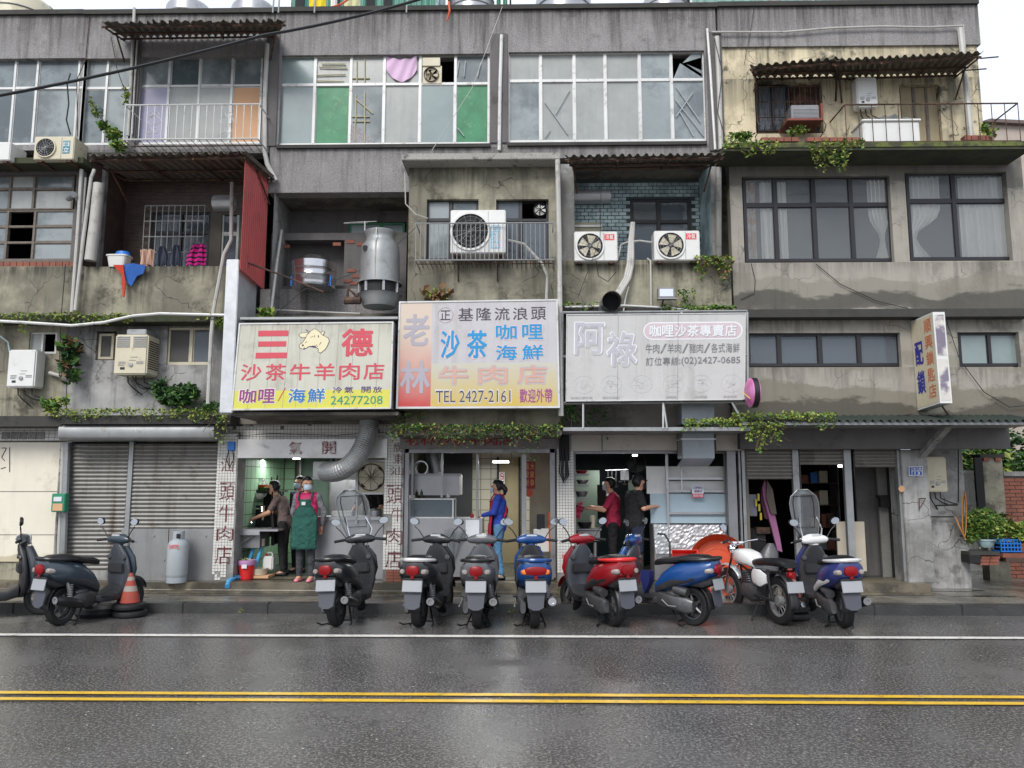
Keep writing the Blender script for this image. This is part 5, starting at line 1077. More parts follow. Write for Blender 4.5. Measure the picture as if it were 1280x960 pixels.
on(F, f, 'outline', wh, lambda q: row(F, q, '咖哩', .038, .275, .75, .93, .1, .07, .0035)); on(F, f, 'outline', wh, lambda q: row(F, q, '海鮮', .345, .59, .75, .93, .1, .07, .0035))
on(F, f, 'lettering', purp, lambda q: row(F, q, '咖哩', .045, .268, .76, .92, .12, .03, .006)); on(F, f, 'slash', redi, lambda q: F.line(q, [(.29, .9), (.33, .75)], .006, .006))
on(F, f, 'lettering', blui, lambda q: row(F, q, '海鮮', .352, .583, .76, .92, .12, .03, .006))
on(F, f, 'lettering', inkm('ink_violet', S(84, 56, 120)), lambda q: row(F, q, '冷氣', .63, .76, .745, .815, .2, .012)); on(F, f, 'lettering', inkm('ink_violet', S(84, 56, 120)), lambda q: row(F, q, '開放', .81, .94, .745, .815, .2, .012))
on(F, f, 'telephone_number', inkm('ink_green', S(40, 140, 110)), lambda q: F.text(q, '24277208', .62, .85, .945, .945, .006, .0))
def cow():
    cx = lambda a, b: ((350+a/16-299)/193+.03*0, (410+b/16-404)/109)
    head = [(620, 85), (700, 30), (760, 60), (820, 110), (860, 160), (930, 190), (990, 230), (1010, 290), (970, 400), (930, 460), (850, 525), (800, 500), (805, 440), (760, 415), (700, 375), (600, 395), (540, 435), (500, 440), (430, 415), (415, 355), (470, 320), (530, 230), (560, 150), (600, 110)]
    o = on(F, f, 'cow_head', mat('cow_cream', S(222, 212, 176), .5, var=.02), lambda q: (F.shape(q, [cx(*p) for p in head], .005), F.shape(q, [cx(*p) for p in ((600, 130), (540, 110), (440, 115), (395, 150), (430, 195), (480, 210), (540, 205), (580, 170))], .0052), F.shape(q, [cx(*p) for p in ((830, 120), (870, 80), (900, 85), (900, 130), (870, 170), (825, 165))], .0054), F.shape(q, [cx(*p) for p in ((610, 90), (560, 60), (525, 45), (560, 80), (600, 105))], .0053)))
    dk = mat('cow_line', S(70, 60, 74), .6)
    tag(on(F, f, 'cow_drawing', dk, lambda q: [F.line(q, [cx(*p) for p in L], .0035, .007) for L in (head+[head[0]], [(600, 130), (540, 110), (440, 115), (395, 150), (430, 195), (480, 210), (540, 205)], [(830, 120), (870, 80), (900, 85), (900, 130), (870, 170)], [(525, 45), (610, 92)], [(525, 45), (590, 105)], [(630, 205), (690, 185)], [(715, 165), (715, 205)], [(790, 165), (795, 210)], [(570, 285), (535, 320)], [(820, 360), (850, 300)], [(750, 350), (790, 400)])]
       + [F.shape(q, [cx(*p) for p in L], .0068) for L in ([(600, 385), (740, 375), (770, 415), (700, 410)], [(470, 350), (510, 350), (510, 380), (475, 385)], [(500, 440), (520, 405), (545, 430)], [(780, 150), (800, 200), (780, 215)])]), kind='stuff')
cow()
Fs = Face(F.c[1]+Vector((.008, 0, 0)), F.c[1]+Vector((.008, .85, 0)), F.c[2]+Vector((.008, .85, 0)), F.c[2]+Vector((.008, 0, 0)))
q = MB(); [Fs.rect(q, .2, a, .7, a+.06, .004) for a in (.13, .28, .43)]; Fs.text(q, '牛', .2, .52, .75, .68, .004, .03); Fs.text(q, '肉', .2, .72, .75, .88, .004, .03); q.build('side_lettering', M['red_dark'], t1)
# sign 2
t2, F, f = signbox('shop_sign', 'faded red yellow and white shop sign with blue characters and telephone number', [(499, 377), (697, 374), (700, 510), (495, 511)], 11.35, .3, mat('sign_white_faded', S(184, 182, 185), .5, var=.06, streak=.45, dirt=S(148, 140, 128), dirtk=.25))
def grad(name, a, b, z0, z1):
    m = mat(name, a, .5, var=0); nt = m.node_tree; b_ = nt.nodes['Principled BSDF']; g = nt.nodes.new('ShaderNodeNewGeometry'); s = nt.nodes.new('ShaderNodeSeparateXYZ'); n = nt.nodes.new('ShaderNodeTexNoise'); n.inputs['Scale'].default_value = 3
    ad = nt.nodes.new('ShaderNodeMath'); ad.operation = 'MULTIPLY_ADD'; ad.inputs[1].default_value = .35
    r = nt.nodes.new('ShaderNodeMapRange'); r.inputs[1].default_value = z0+.17; r.inputs[2].default_value = z1+.17; mx = nt.nodes.new('ShaderNodeMixRGB'); mx.inputs[1].default_value = a; mx.inputs[2].default_value = b
    L = nt.links; L.new(g.outputs['Position'], s.inputs[0]); L.new(g.outputs['Position'], n.inputs['Vector']); L.new(n.outputs['Fac'], ad.inputs[0]); L.new(s.outputs[2], ad.inputs[2]); L.new(ad.outputs[0], r.inputs[0]); L.new(r.outputs[0], mx.inputs[0]); L.new(mx.outputs[0], b_.inputs['Base Color']); return m
zz = lambda p: W(600, p, 11.35).z
on(F, f, 'red_panel', grad('faded_red_print', S(184, 62, 62), S(202, 186, 170), zz(508), zz(420)), lambda q: F.rect(q, .012, .02, .21, .98, .002))
on(F, f, 'yellow_panel', grad('faded_yellow_print', S(196, 168, 70), S(188, 186, 172), zz(512), zz(455)), lambda q: F.rect(q, .211, .585, .985, .98, .002))
gr2 = inkm('ink_grey_faded', S(164, 160, 170)); 
on(F, f, 'large_character', gr2, lambda q: F.text(q, '老', .03, .12, .195, .42, .005, .035)); on(F, f, 'large_character', gr2, lambda q: F.text(q, '林', .02, .56, .205, .86, .005, .035))
navy = inkm('ink_black', S(62, 54, 66)); ltb = inkm('ink_sky_blue', S(24, 138, 192)); pk = inkm('ink_pink_rim', S(206, 186, 190))
on(F, f, 'lettering', navy, lambda q: row(F, q, '基隆流浪頭', .375, .925, .07, .19, .18, .005)); on(F, f, 'lettering', navy, lambda q: F.text(q, '正', .262, .09, .325, .18, .005, .01))
on(F, f, 'ring', inkm('ink_brown', S(170, 140, 140)), lambda q: F.line(q, [(.294+.048*math.cos(a*.393), .135+.072*math.sin(a*.393)) for a in range(17)], .003))
for s, a, b, c, d in (('沙', .265, .385, .28, .54), ('茶', .43, .555, .28, .54), ('咖哩', .61, .905, .23, .37), ('海鮮', .61, .905, .42, .56)):
    on(F, f, 'outline', pk, lambda q: row(F, q, s, a-.006, b+.006, c-.01, d+.01, .14, .06, .0035)); on(F, f, 'lettering', ltb, lambda q: row(F, q, s, a, b, c, d, .2 if len(s) > 1 else .0, .03, .006))
on(F, f, 'outline', inkm('ink_mauve', S(178, 170, 172)), lambda q: row(F, q, '牛肉店', .255, .93, .6, .79, .22, .1, .0035)); on(F, f, 'lettering', inkm('ink_faded_orange', S(200, 156, 140)), lambda q: row(F, q, '牛肉店', .265, .92, .615, .775, .25, .02, .006))
on(F, f, 'telephone_number', inkm('ink_white2', S(216, 212, 214)), lambda q: F.text(q, 'TEL 2427-2161', .238, .825, .705, .955, .0035, .03)); on(F, f, 'telephone_number', inkm('ink_slate', S(70, 72, 92)), lambda q: F.text(q, 'TEL 2427-2161', .242, .835, .7, .945, .006, .0))
on(F, f, 'lettering', inkm('ink_magenta', S(150, 60, 130)), lambda q: row(F, q, '歡迎外帶', .755, .955, .825, .95, .08, .015))
# sign 3
t3, F, f = signbox('shop_banner', 'washed out white banner sign with grey characters and faint bowls', [(708, 393), (932, 391), (931, 500), (707, 502)], 11.5, .03, mat('banner_white', S(186, 185, 183), .6, var=.06, streak=.55, dirt=S(150, 148, 144), dirtk=.35), frame=.012, cat='banner')
q = MB()
for a, b, c, d in ((703, 391, 703, 520), (934, 390, 935, 505), (703, 504, 934, 502), (703, 391, 934, 389), (703, 446, 934, 444), (774, 391, 774, 504), (852, 390, 852, 504)): q.tube([W(a, b, 11.57), W(c, d, 11.57)], .022, 5)
for a, b in ((729, 729), (829, 829), (915, 933)): q.tube([W(a, 503, 11.55), W(b, 536, 11.5)], .018, 5)
q.tube([W(829, 503, 11.55), W(834, 536, 11.5)], .018, 5); q.build('banner_frame', M['galv_old'], t3)
on(F, f, 'banner_seam', M['steel_dull'], lambda q: [F.line(q, [(a, .01), (a, .99)], .002, .004) for a in (.29, .625)])
shd = inkm('ink_shadow', S(168, 168, 168), .4); hig = inkm('ink_pale', S(218, 219, 222)); lav = inkm('ink_lavender', S(176, 176, 184), .5)
on(F, f, 'character_shadow', shd, lambda q: (F.text(q, '阿', .048, .1, .225, .48, .004, .055), F.text(q, '祿', .228, .22, .405, .62, .004, .055)))
on(F, f, 'character_rim', hig, lambda q: (F.text(q, '阿', .042, .085, .22, .465, .005, .05), F.text(q, '祿', .222, .2, .4, .605, .005, .05)))
on(F, f, 'large_character', lav, lambda q: (F.text(q, '阿', .05, .095, .212, .455, .0065, .015), F.text(q, '祿', .23, .21, .392, .595, .0065, .015)))
on(F, f, 'character_edge', shd, lambda q: (F.text(q, '阿', .05, .1, .212, .46, .0058, .03), F.text(q, '祿', .23, .215, .392, .6, .0058, .03)))
def pill(q, u0, v0, u1, v1, off):
    r = (v1-v0)/2; k = r*.49; pts = [(u1-k+k*math.sin(a*.393), v0+r-r*math.cos(a*.393)) for a in range(9)]+[(u0+k-k*math.sin(a*.393), v0+r+r*math.cos(a*.393)) for a in range(9)]; F.shape(q, pts, off)
on(F, f, 'pill_rim', hig, lambda q: pill(q, .43, .1, .985, .305, .003)); on(F, f, 'pill_panel', inkm('ink_rose', S(196, 178, 182)), lambda q: pill(q, .437, .115, .977, .29, .004))
on(F, f, 'lettering', hig, lambda q: row(F, q, '咖哩沙茶專賣店', .465, .95, .135, .27, .08, .03, .007)); on(F, f, 'letter_shadow', shd, lambda q: row(F, q, '咖哩沙茶專賣店', .469, .954, .142, .278, .08, .035, .006))
chn = inkm('ink_charcoal', S(112, 112, 114), .25)
on(F, f, 'lettering', chn, lambda q: row(F, q, '牛肉/羊肉/豬肉/各式海鮮', .445, .968, .35, .46, .1, .008)); on(F, f, 'lettering', chn, lambda q: row(F, q, '訂位專線', .447, .63, .505, .6, .1, .01)); on(F, f, 'telephone_number', chn, lambda q: F.text(q, ':(02)2427-0685', .632, .505, .972, .605, .006, .012))
def bowl(q, u, v): F.line(q, [(u+.058*math.cos(a*.35), v+.1*math.sin(a*.35)) for a in range(19)], .0022, .004); [F.line(q, [(u+random.uniform(-.04, .04), v+random.uniform(-.06, .06)), (u+random.uniform(-.045, .045), v+random.uniform(-.06, .06))], .002, .004) for _ in range(11)]
[on(F, f, 'bowl_print', inkm('ink_faint', S(186, 186, 186), .5), lambda q: bowl(q, u, .81)) for u in (.1, .255, .425, .6, .755, .925)]
[on(F, f, 'caption', shd, lambda q: F.text(q, s, u0, .945, u1, .975, .005, .01)) for s, u0, u1 in (('咖哩沙茶牛肉', .03, .15), ('現炒紅燒麵', .205, .3), ('椒鹽蝦', .56, .62), ('炒螃蟹', .72, .79), ('黃金柚苔', .88, .955))]
# projecting locksmith sign
def lock():
    xs = W(1141, 460, 12.25); t = thing('projecting_sign', 'cream box sign projecting from the wall with blue and orange characters', 'sign', xs)
    x = xs.x; w_ = W(1182, 440, 11.55).x-W(1167, 440, 11.55).x; a0, a1 = 11.55, 12.22
    tl, bl_, tr, br = W(1141, 402, a1), W(1143, 513, a1), W(1166, 390, a0), W(1177, 504, a0)
    # the box stands square to the wall; its near end is a little longer than its wall end
    P = [Vector((x, a1, tl.z)), Vector((x, a0, tr.z)), Vector((x+.02, a0, br.z)), Vector((x+.02, a1, bl_.z))]; D = Vector((w_, 0, 0))
    q = MB(); q.extrude(P, D); q.build('sign_box', M['white_p'], t); F = Face(*P)
    F.n = (P[1]-P[0]).cross(P[3]-P[0]).normalized()
    q = MB(); F.rect(q, .03, .02, .97, .98, .003); f = q.build('face', mat('lock_cream', S(206, 196, 168), .5, streak=.3, dirt=S(170, 158, 134), dirtk=.3), t)
    q = MB(); [F.text(q, c, .1, a, .46, b, .006, .035) for c, a, b in (('配', .26, .52), ('鎖', .58, .84))]; q.build('lettering', mat('ink_cobalt', S(34, 36, 150), .5, var=.04), f)
    q = MB(); [F.text(q, c, .58, .05+k*.18, .9, .05+k*.18+.15, .006, .015) for k, c in enumerate('順興鎖匙店')]; q.build('lettering', mat('ink_orange', S(206, 110, 70), .5, var=.08), f)
    q = MB(); Fr = Face(P[1], P[1]+D, P[2]+D, P[2]); Fr.rect(q, .12, .03, .88, .48, .004); Fr.rect(q, .12, .52, .88, .97, .004); q.build('front_print', mat('peeled_blue_print', S(204, 200, 192), .5, c2=S(120, 112, 128), dscale=4, var=.1), t)
    q = MB(); q.tube([Vector((x+w_, 11.8, br.z-.02)), Vector((x+w_+.3, 12.2, br.z-.12))], .014, 5); q.build('stay_rod', M['rust'], t)
lock()
def pink():
    c = W(941, 491, 11.15); t = thing('round_sign', 'round pink disc sign with a black rim beside the faded banner', 'sign', c)
    r = .21; pm = mat('pink_print', S(206, 130, 182), .45, var=.06, c2=S(190, 96, 150), dscale=6)
    part(lambda m: m.lathe([(0, -.085), (r*.8, -.075), (r, -.045), (r, -.03)], c, 32, 'x', cap=False), 'sign_face', pm, t, smooth=True); part(lambda m: m.lathe([(r, .045), (r*.95, .06), (0, .07)], c, 32, 'x', cap=False), 'sign_face', pm, t, smooth=True)
    part(lambda m: m.lathe([(r, -.03), (r*1.02, -.03), (r*1.02, .045), (r, .045)], c, 32, 'x', cap=False), 'rim', M['black'], t, smooth=True)
    part(lambda m: m.tube([c+Vector((-.09, -.16, -.1)), c+Vector((-.088, .16, .02))], .01, 4), 'stripe', mat('gold', S(200, 170, 90), .4), t)
    t.rotation_euler = (0, 0, 0)
    part(lambda m: m.tube([c+Vector((0, .18, -.1)), W(925, 500, 11.6), W(912, 505, 12.2)], .02, 5), 'bracket', M['black_m'], t)
pink()
# ================= GROUND FLOOR SHOPS =================
K1, K2, K3 = (thing('kitchen_interior', l, 'shop interior', (W(a, 700, YG).x, 14, .29)) for l, a in (('green tiled open kitchen of the shop with the cow sign', 390), ('cream tiled dining room behind the woman in blue', 600), ('dark kitchen behind the men in red and black shirts', 820)))
def ibox(P, name, mt, x0, y0, z0, x1, y1, z1, **k): return part(lambda m: m.box(min(x0, x1), y0, z0, max(x0, x1), y1, z1), name, M[mt] if isinstance(mt, str) else mt, P, **k)
X = lambda px, Y: W(px, 640, Y).x
def Z(py, Y, px=640): return W(px, py, Y).z
gt = mat('green_wall_tile', S(150, 188, 154), .5, var=.06)
def tilewall(P, name, ax, c, a0, a1, z0, z1, s, mt, sgn=1):
    q = MB(); q.k = 1; g = .006
    pt = (lambda a, z_, d: Vector((a, c+d, z_))) if ax == 'y' else (lambda a, z_, d: Vector((c-sgn*d, a, z_)))
    q.quad(pt(a0, z0, 0), pt(a1, z0, 0), pt(a1, z1, 0), pt(a0, z1, 0)); q.k = 0
    for i in range(int((a1-a0)/s)):
        for j in range(int((z1-z0)/s)):
            a, b = a0+i*s+g, z0+j*s+g; q.quad(pt(a, b, -.006), pt(a+s-2*g, b, -.006), pt(a+s-2*g, b+s-2*g, -.006), pt(a, b+s-2*g, -.006))
    return tag(q.build(name, [mt, M['mortar']], P), kind='stuff')
# kitchen 1
xa, xb = X(292, YG), X(486, YG); zt = 2.62
ibox(K1, 'ceiling', 'conc_grey', xa-.2, YG+.1, zt, xb+.2, 18, zt+.1)
tilewall(K1, 'green_tiles', 'x', xa, YG+.12, 15.2, .29, zt, .2, gt, 1); tilewall(K1, 'green_tiles', 'y', 15.2, xa, X(368, 15.2), .29, zt, .2, gt)
ibox(K1, 'side_wall', 'conc_grey', xb+.01, YG+.12, .29, xb+.1, 18, zt); ibox(K1, 'back_wall', 'cream_header', X(368, 15.2), 15.2, .29, xb, 15.3, zt) if 0 else ibox(K1, 'back_wall', mat('dim_cream', S(150, 146, 132), .7, var=.2), X(368, 15.2), 15.25, .29, xb, 15.35, zt)
ibox(K1, 'door', mat('dull_green_door', S(96, 116, 104), .6), X(374, 15.1), 15.15, .29, X(410, 15.1), 15.22, 2.35); 
for a in (372, 411, 417): ibox(K1, 'door_post', 'alu_grey', X(a, 15.05), 15.05, .29, X(a+2.5, 15.05), 15.13, zt)
# sink bench
def bench():
    t = thing('sink_bench', 'stainless sink bench with folding brackets and blue drain hoses', 'sink', (X(315, 13), 13, .29)); zz = Z(661, 13)
    part(lambda m: (m.box(X(299, 13), 12.75, zz-.03, X(354, 13), 13.5, zz), m.box(X(299, 13), 12.74, zz-.09, X(332, 13), 12.76, zz-.03)), 'bench_top', M['steel'], t)
    part(lambda m: m.box(X(306, 13), 12.85, zz-.3, X(330, 13), 13.35, zz-.04), 'basin', M['steel_dull'], t)
    part(lambda m: [m.tube([Vector((X(328, 13), y, zz-.05)), Vector((X(298, 13), y, zz-.32))], .02, 4) for y in (12.8, 13.4)], 'bracket', M['alu_grey'], t)
    for px in (319, 329):
        part(lambda m: m.lathe([(.05, 0), (.05, .12)], (X(px, 13), 13, Z(683, 13)), 12), 'drain_cup', M['cream_p'], t)
        part(lambda m: m.tube([Vector((X(px, 13), 13, Z(683, 13))), Vector((X(px-1, 13), 12.95, Z(692, 13))), Vector((X(px-5, 13), 12.9, Z(708, 13)))], .03, 8), 'drain_hose', M['hose_b'], t, smooth=True)
    ibox(t, 'dark_splashback', 'black_m', X(297, 13.6), 13.62, .9, X(352, 13.6), 13.66, Z(632, 13.6))
    for px, py in ((312, 650), (325, 636)): part(lambda m: (m.tube([W(px-6, py, 13.5), W(px+4, py, 13.4), W(px+5, py-4, 13.4)], .014, 5), m.tube([W(px+2, py-2, 13.4), W(px+2, py+4, 13.3)], .014, 5)), 'tap', M['chrome'], t)
    part(lambda m: m.tube([W(329, 634, 13.4), W(330, 642, 13.35), W(328, 650, 13.3)], .016, 6), 'rubber_spout', M['orange_p'], t)
bench()
def shelf1():
    t = thing('wall_shelf', 'black kitchen wall shelf holding bowls and red and green trays', 'shelf', W(330, 612, 13.9))
    part(lambda m: m.pbox(311, 613, 351, 615, 13.6, .4), 'shelf_board', M['black_m'], t); part(lambda m: m.pbox(312, 615, 350, 632, 14.0, .02), 'back_panel', M['black_m'], t)
    part(lambda m: [m.tube([W(332, 616, 13.6), W(312, 630, 13.9)], .014, 4), m.tube([W(350, 616, 13.6), W(340, 628, 13.9)], .014, 4)], 'bracket', M['alu_grey'], t)
    for lb, r4, mt in (('green tray stacked under the red tray on the kitchen shelf', (311, 609.5, 333, 613), M['leaf1']), ('red tray on top of the green tray on the kitchen shelf', (312, 606, 332, 609), M['orange'])):
        x0, z0, x1, z1 = rect(*r4, 13.7); tag(one(lambda m: m.loft([(z0, (x0+x1)/2, 13.85, (x1-x0)*.42, .13), (z1, (x0+x1)/2, 13.85, (x1-x0)*.5, .16)], 16, 'z', 5), 'tray', mt, lb, 'tray'))
    one(lambda m: m.lathe([(.03, 0), (.11, .05), (.13, .1), (.12, .1), (.02, .02)], W(324, 624, 13.7), 18, cap=False), 'bowl', M['white'], 'white bowls on the lower kitchen shelf', 'bowl', smooth=True)
    for k, (px, h) in enumerate(((339, 18), (342.5, 14), (346, 20))):
        c = W(px, 613, 13.75); r = .035; one(lambda m: m.lathe([(r, 0), (r, h*.007), (r*.4, h*.01), (r*.4, h*.013), (0, h*.013)], c, 10), 'bottle', M['black'] if k != 1 else M['red_dark'], ('dark bottle at the left of the kitchen shelf end', 'short red bottle on the kitchen shelf', 'tallest dark bottle at the kitchen shelf corner')[k], 'bottle')
    one(lambda m: m.loft([(W(324, 606, 13.7).z, W(324, 606, 13.7).x, 13.8, .12, .1), (W(324, 600, 13.7).z, W(322, 600, 13.7).x, 13.8, .1, .08), (W(324, 597, 13.7).z, W(325, 597, 13.7).x, 13.8, .03, .03)], 12, 'z', 2), 'plastic_bag', M['clear'], 'clear plastic bag lying on the red kitchen tray', 'bag', smooth=True)
shelf1()
# silver header sheet, counter, fan panel, hood
hs = pb('header_sheet', mat('creased_foil_sheet', S(196, 194, 192), .35, .45, var=.12, bump=.5, bscale=5, dirt=S(150, 140, 130), dirtk=.3), B2, 297, 549, 484, 572.5, YG-.16, .03)
F = pface([(297, 549), (484, 549), (484, 572), (297, 572)], YG-.165); q = MB(); F.text(q, '氣', .345, .12, .43, .84, .004, .03); F.text(q, '開', .565, .12, .66, .82, .004, .03); q.build('lettering', mat('flaked_red', S(128, 40, 48), .5, c2=S(190, 180, 178), dscale=9), hs)
q = MB(); [F.line(q, [(.13+.01*k, .2+.1*(k % 3)), (.2+.004*k, .5-.06*(k % 2))], .003, .004) for k in range(5)]; q.build('scratches', M['steel_dull'], hs)
def hood1():
    t = thing('extractor_hood', 'white extractor hood box joined to the ribbed flexible duct', 'hood', W(415, 590, 12.9))
    x0, z0, x1, z1 = rect(391, 577, 447, 597, 12.75); part(lambda m: m.box(x0, 12.75, z0, x1, 13.4, z1), 'hood_box', M['white_p'], t, bevel=.01); part(lambda m: m.box(x0-.03, 12.7, z0-.03, x1+.03, 13.42, z0), 'rim', M['alu'], t)
    part(lambda m: m.pbox(414, 597, 444, 642, 14.5, .05), 'splash_sheet', M['steel_dull'], t)
hood1()
fan('exhaust_fan', 'yellowed eight blade exhaust fan beside the flexible duct', 464, 596.5, .205, YG+.06, 'cream_p', 'rust', 8, (446, 578, 483, 617))
q = MB()
for x0, y0, x1, y1 in ((445, 575, 447, 655), (482, 575, 484, 655), (445, 575, 484, 577), (445, 616, 484, 618), (445, 648, 484, 650)): q.pbox(x0, y0, x1, y1, YG+.02, .05)
tag(q.build('serving_window_frame', M['steel']), 'steel frame of the serving window under the yellowed fan', 'window frame')
c1 = thing('steel_counter', 'stainless steel front counter behind the windshield scooter', 'counter', W(440, 725, 12.75))
cs = mat('counter_steel', S(158, 158, 160), .35, .65, var=.08, streak=.2, dirt=S(120, 112, 100), dirtk=.2)
part(lambda m: m.extrude([W(395, 650, 12.7), W(479, 650, 12.7), W(479, 726, 12.7), W(387, 726, 12.7)], (0, .6, 0)), 'front_panel', cs, c1); part(lambda m: m.pbox(393, 646, 481, 650, 12.66, .68), 'counter_top', M['steel'], c1)
def pot(lb, px, py, Y, r, h, mt='steel'): c = W(px, py, Y); t = thing('stock_pot', lb, 'pot', c); part(lambda m: m.lathe([(r*.95, 0), (r, .02), (r, h), (r*1.05, h+.005), (r*1.02, h+.01), (r*.3, h+.03), (0, h+.035)], c, 24), 'pot_body', M[mt], t, smooth=True); part(lambda m: m.lathe([(.02, h+.03), (.02, h+.055), (0, h+.055)], c, 8), 'lid_knob', M['black'], t)
pot('large steel stock pot inside the serving window', 469, 648, 13.0, .12, .13)
one(lambda m: m.pbox(414, 639, 440, 646, 12.8, .25), 'foam_tray', M['white_p'], 'white foam box on the steel counter beside the serving window', 'box', bevel=.01)
# bucket, jerry can, crate, hose
def lathe_thing(name, lb, cat, c, prof, mt, extra=(), n=24):
    t = thing(name, lb, cat, c); part(lambda m: m.lathe(prof, c, n, cap=False), 'body', mt, t, smooth=True)
    for nm, pr, mm in extra: part(lambda m: m.lathe(pr, c, n, cap=False), nm, mm, t, smooth=True)
    return t
c = W(308, 722, 12.75); c.z = .29; purple = mat('lilac_bag', S(178, 130, 176), .5)
b = lathe_thing('bucket', 'bright red bucket with a lilac bag liner beside the tiled pillar', 'bucket', c, [(0, 0), (.105, 0), (.135, .27)], M['red_p'], (('bag_liner', [(.137, .22), (.15, .26), (.142, .3), (.12, .29), (.1, .26)], purple),))
part(lambda m: leaves(m, blob(c+Vector((0, 0, .28)), (.1, .1, .03), 160), .05, .2, (0, 1, 2)), 'food_scraps', [M['cream_p'], M['white_p'], M['leaf3']], b); part(lambda m: m.box(c.x-.03, c.y-.155, .47, c.x+.05, c.y-.145, .53), 'tag', M['paper'], b)
def jerry():
    x0, z0, x1, z1 = rect(328, 693, 341, 713, 13.0); t = thing('jerry_can', 'grey white plastic jerry can under the sink bench', 'jerry can', ((x0+x1)/2, 13, z0))
    part(lambda m: m.box(x0, 13.0, z0, x1, 13.18, z1-.03), 'body', M['white_p'], t, bevel=.02); part(lambda m: m.tube([Vector((x0+.04, 13.09, z1-.04)), Vector((x0+.05, 13.09, z1+.02)), Vector((x1-.05, 13.09, z1+.02)), Vector((x1-.03, 13.09, z1-.04))], .014, 6), 'handle', M['white_p'], t); part(lambda m: m.lathe([(.022, -.04), (.022, .01), (0, .01)], (x0+.035, 13.09, z1), 10), 'cap', M['red_p'], t)
jerry()
one(lambda m: m.box(X(318, 12.9), 12.75, .3, X(342, 12.9), 13.1, .34), 'wooden_board', M['orange_p'], 'pale board on the kitchen floor beside the red bucket', 'board')
one(lambda m: m.lathe([(.0, 0), (.13, 0), (.15, .1), (.14, .1), (.12, .02)], (X(326, 12.9), 12.9, .345), 22, cap=False), 'basin', M['cream_p'], 'cream basin on the pale board in the kitchen', 'basin', smooth=True)
one(lambda m: [m.tube([W(300, 722, 12.7), W(293, 722, 12.6), W(286, 727, 12.4)-Vector((0, 0, .0)), W(284, 733, 12.28)], .04, 8)], 'drain_hose', M['hose_b'], 'blue drain hose curling over the step by the red bucket', 'hose', smooth=True)
def cylinder():
    c = W(220.5, 727, 12.3); c.z = .29; t = thing('gas_cylinder', 'tall pale grey gas cylinder standing before the stained metal panels', 'gas cylinder', c); gm = mat('cylinder_paint', S(158, 164, 168), .5, var=.08, dirt=S(140, 100, 90), dirtk=.2, dscale=4); r = .155; H = Z(678, 12.3)-.29
    part(lambda m: m.lathe([(r*.85, .06), (r*.97, .1), (r, .13), (r, H-.06), (r*.9, H), (r*.5, H+.05), (r*.25, H+.06)], c, 28), 'tank_body', gm, t, smooth=True)
    part(lambda m: m.lathe([(r*.9, 0), (r*.95, 0), (r*.95, .08), (r*.9, .08)], c, 28, cap=False), 'foot_ring', gm, t, smooth=True)
    part(lambda m: m.lathe([(r*.56, H+.02), (r*.56, H+.17), (r*.52, H+.17), (r*.52, H+.02)], c, 24, cap=False), 'collar', gm, t, smooth=True); part(lambda m: m.box(c.x+.0, c.y-r*.57, H+.29+.06, c.x+.06, c.y-r*.5, H+.29+.13), 'valve', M['black'], t)
    F = Face(*[Vector((c.x+a*r, c.y-r*1.02, .29+b)) for a, b in ((-.5, H-.03), (.5, H-.03), (.5, H-.09), (-.5, H-.09))]); q = MB(); F.text(q, '24772', .0, 0, 1, 1, .001, .02); q.build('lettering', M['red_p'], t)
cylinder()
def meterbox():
    x0, z0, x1, z1 = rect(64, 617, 81, 640, 12.3); t = thing('meter_box', 'green and brown letter box on the pipes left of the shutter', 'letter box', ((x0+x1)/2, 12.3, z0)); part(lambda m: m.box(x0, 12.3, z0, x1, 12.42, z1), 'casing', mat('box_green', S(42, 132, 100), .5, var=.1), t, bevel=.01); part(lambda m: m.box(x0+.03, 12.292, z0+.02, x1-.03, 12.3, z0+.13), 'lower_label', M['orange_p'], t); part(lambda m: m.box(x0+.04, 12.288, z1-.12, x1-.05, 12.3, z1-.05), 'paper', M['paper'], t)
meterbox()
for k, (a, b, r, mt) in enumerate(((79, 84, .05, 'galv_old'), (73, 79, .025, 'pvc'), (68, 77, .02, 'conc_grey'))): pipe('service_pipe', ('thickest galvanised pipe left of the roller shutter', 'middle pipe left of the roller shutter', 'thin leaning pipe behind the green letter box')[k], 'pipe', [(b, 553, 12.5), (a, 700, 12.45), (a-2, 722, 12.45)], r, mt)
def bluebox():
    t = thing('junction_box', 'small bright blue electric box with looped cables on the tiled pillar', 'junction box', W(289, 563, 12.45)); part(lambda m: m.pbox(284, 552, 293, 563, 12.45, .1), 'casing', M['blue_p'], t, bevel=.008); part(lambda m: (m.tube([W(286, 563, 12.45), W(283, 575, 12.45), W(287, 584, 12.45), W(292, 574, 12.45), W(291, 563, 12.45)], .01, 5)), 'cable_loop', M['cable'], t)
bluebox()
def blackbox():
    t = thing('cable_box', 'black cable cluster on the tiled pillar between the second and third shops', 'junction box', W(705, 560, 12.4)); part(lambda m: m.pbox(699, 542, 712, 576, 12.42, .1), 'casing', M['black_m'], t)
    part(lambda m: [m.tube([W(702+a, 545, 12.4), W(699+a*1.3, 590, 12.4), W(705, 604-a, 12.4), W(711-a, 594, 12.4), W(708-a*.3, 560, 12.4)], .012, 5) for a in (0, 2, 3.5)], 'cable_loop', M['cable'], t)
blackbox()
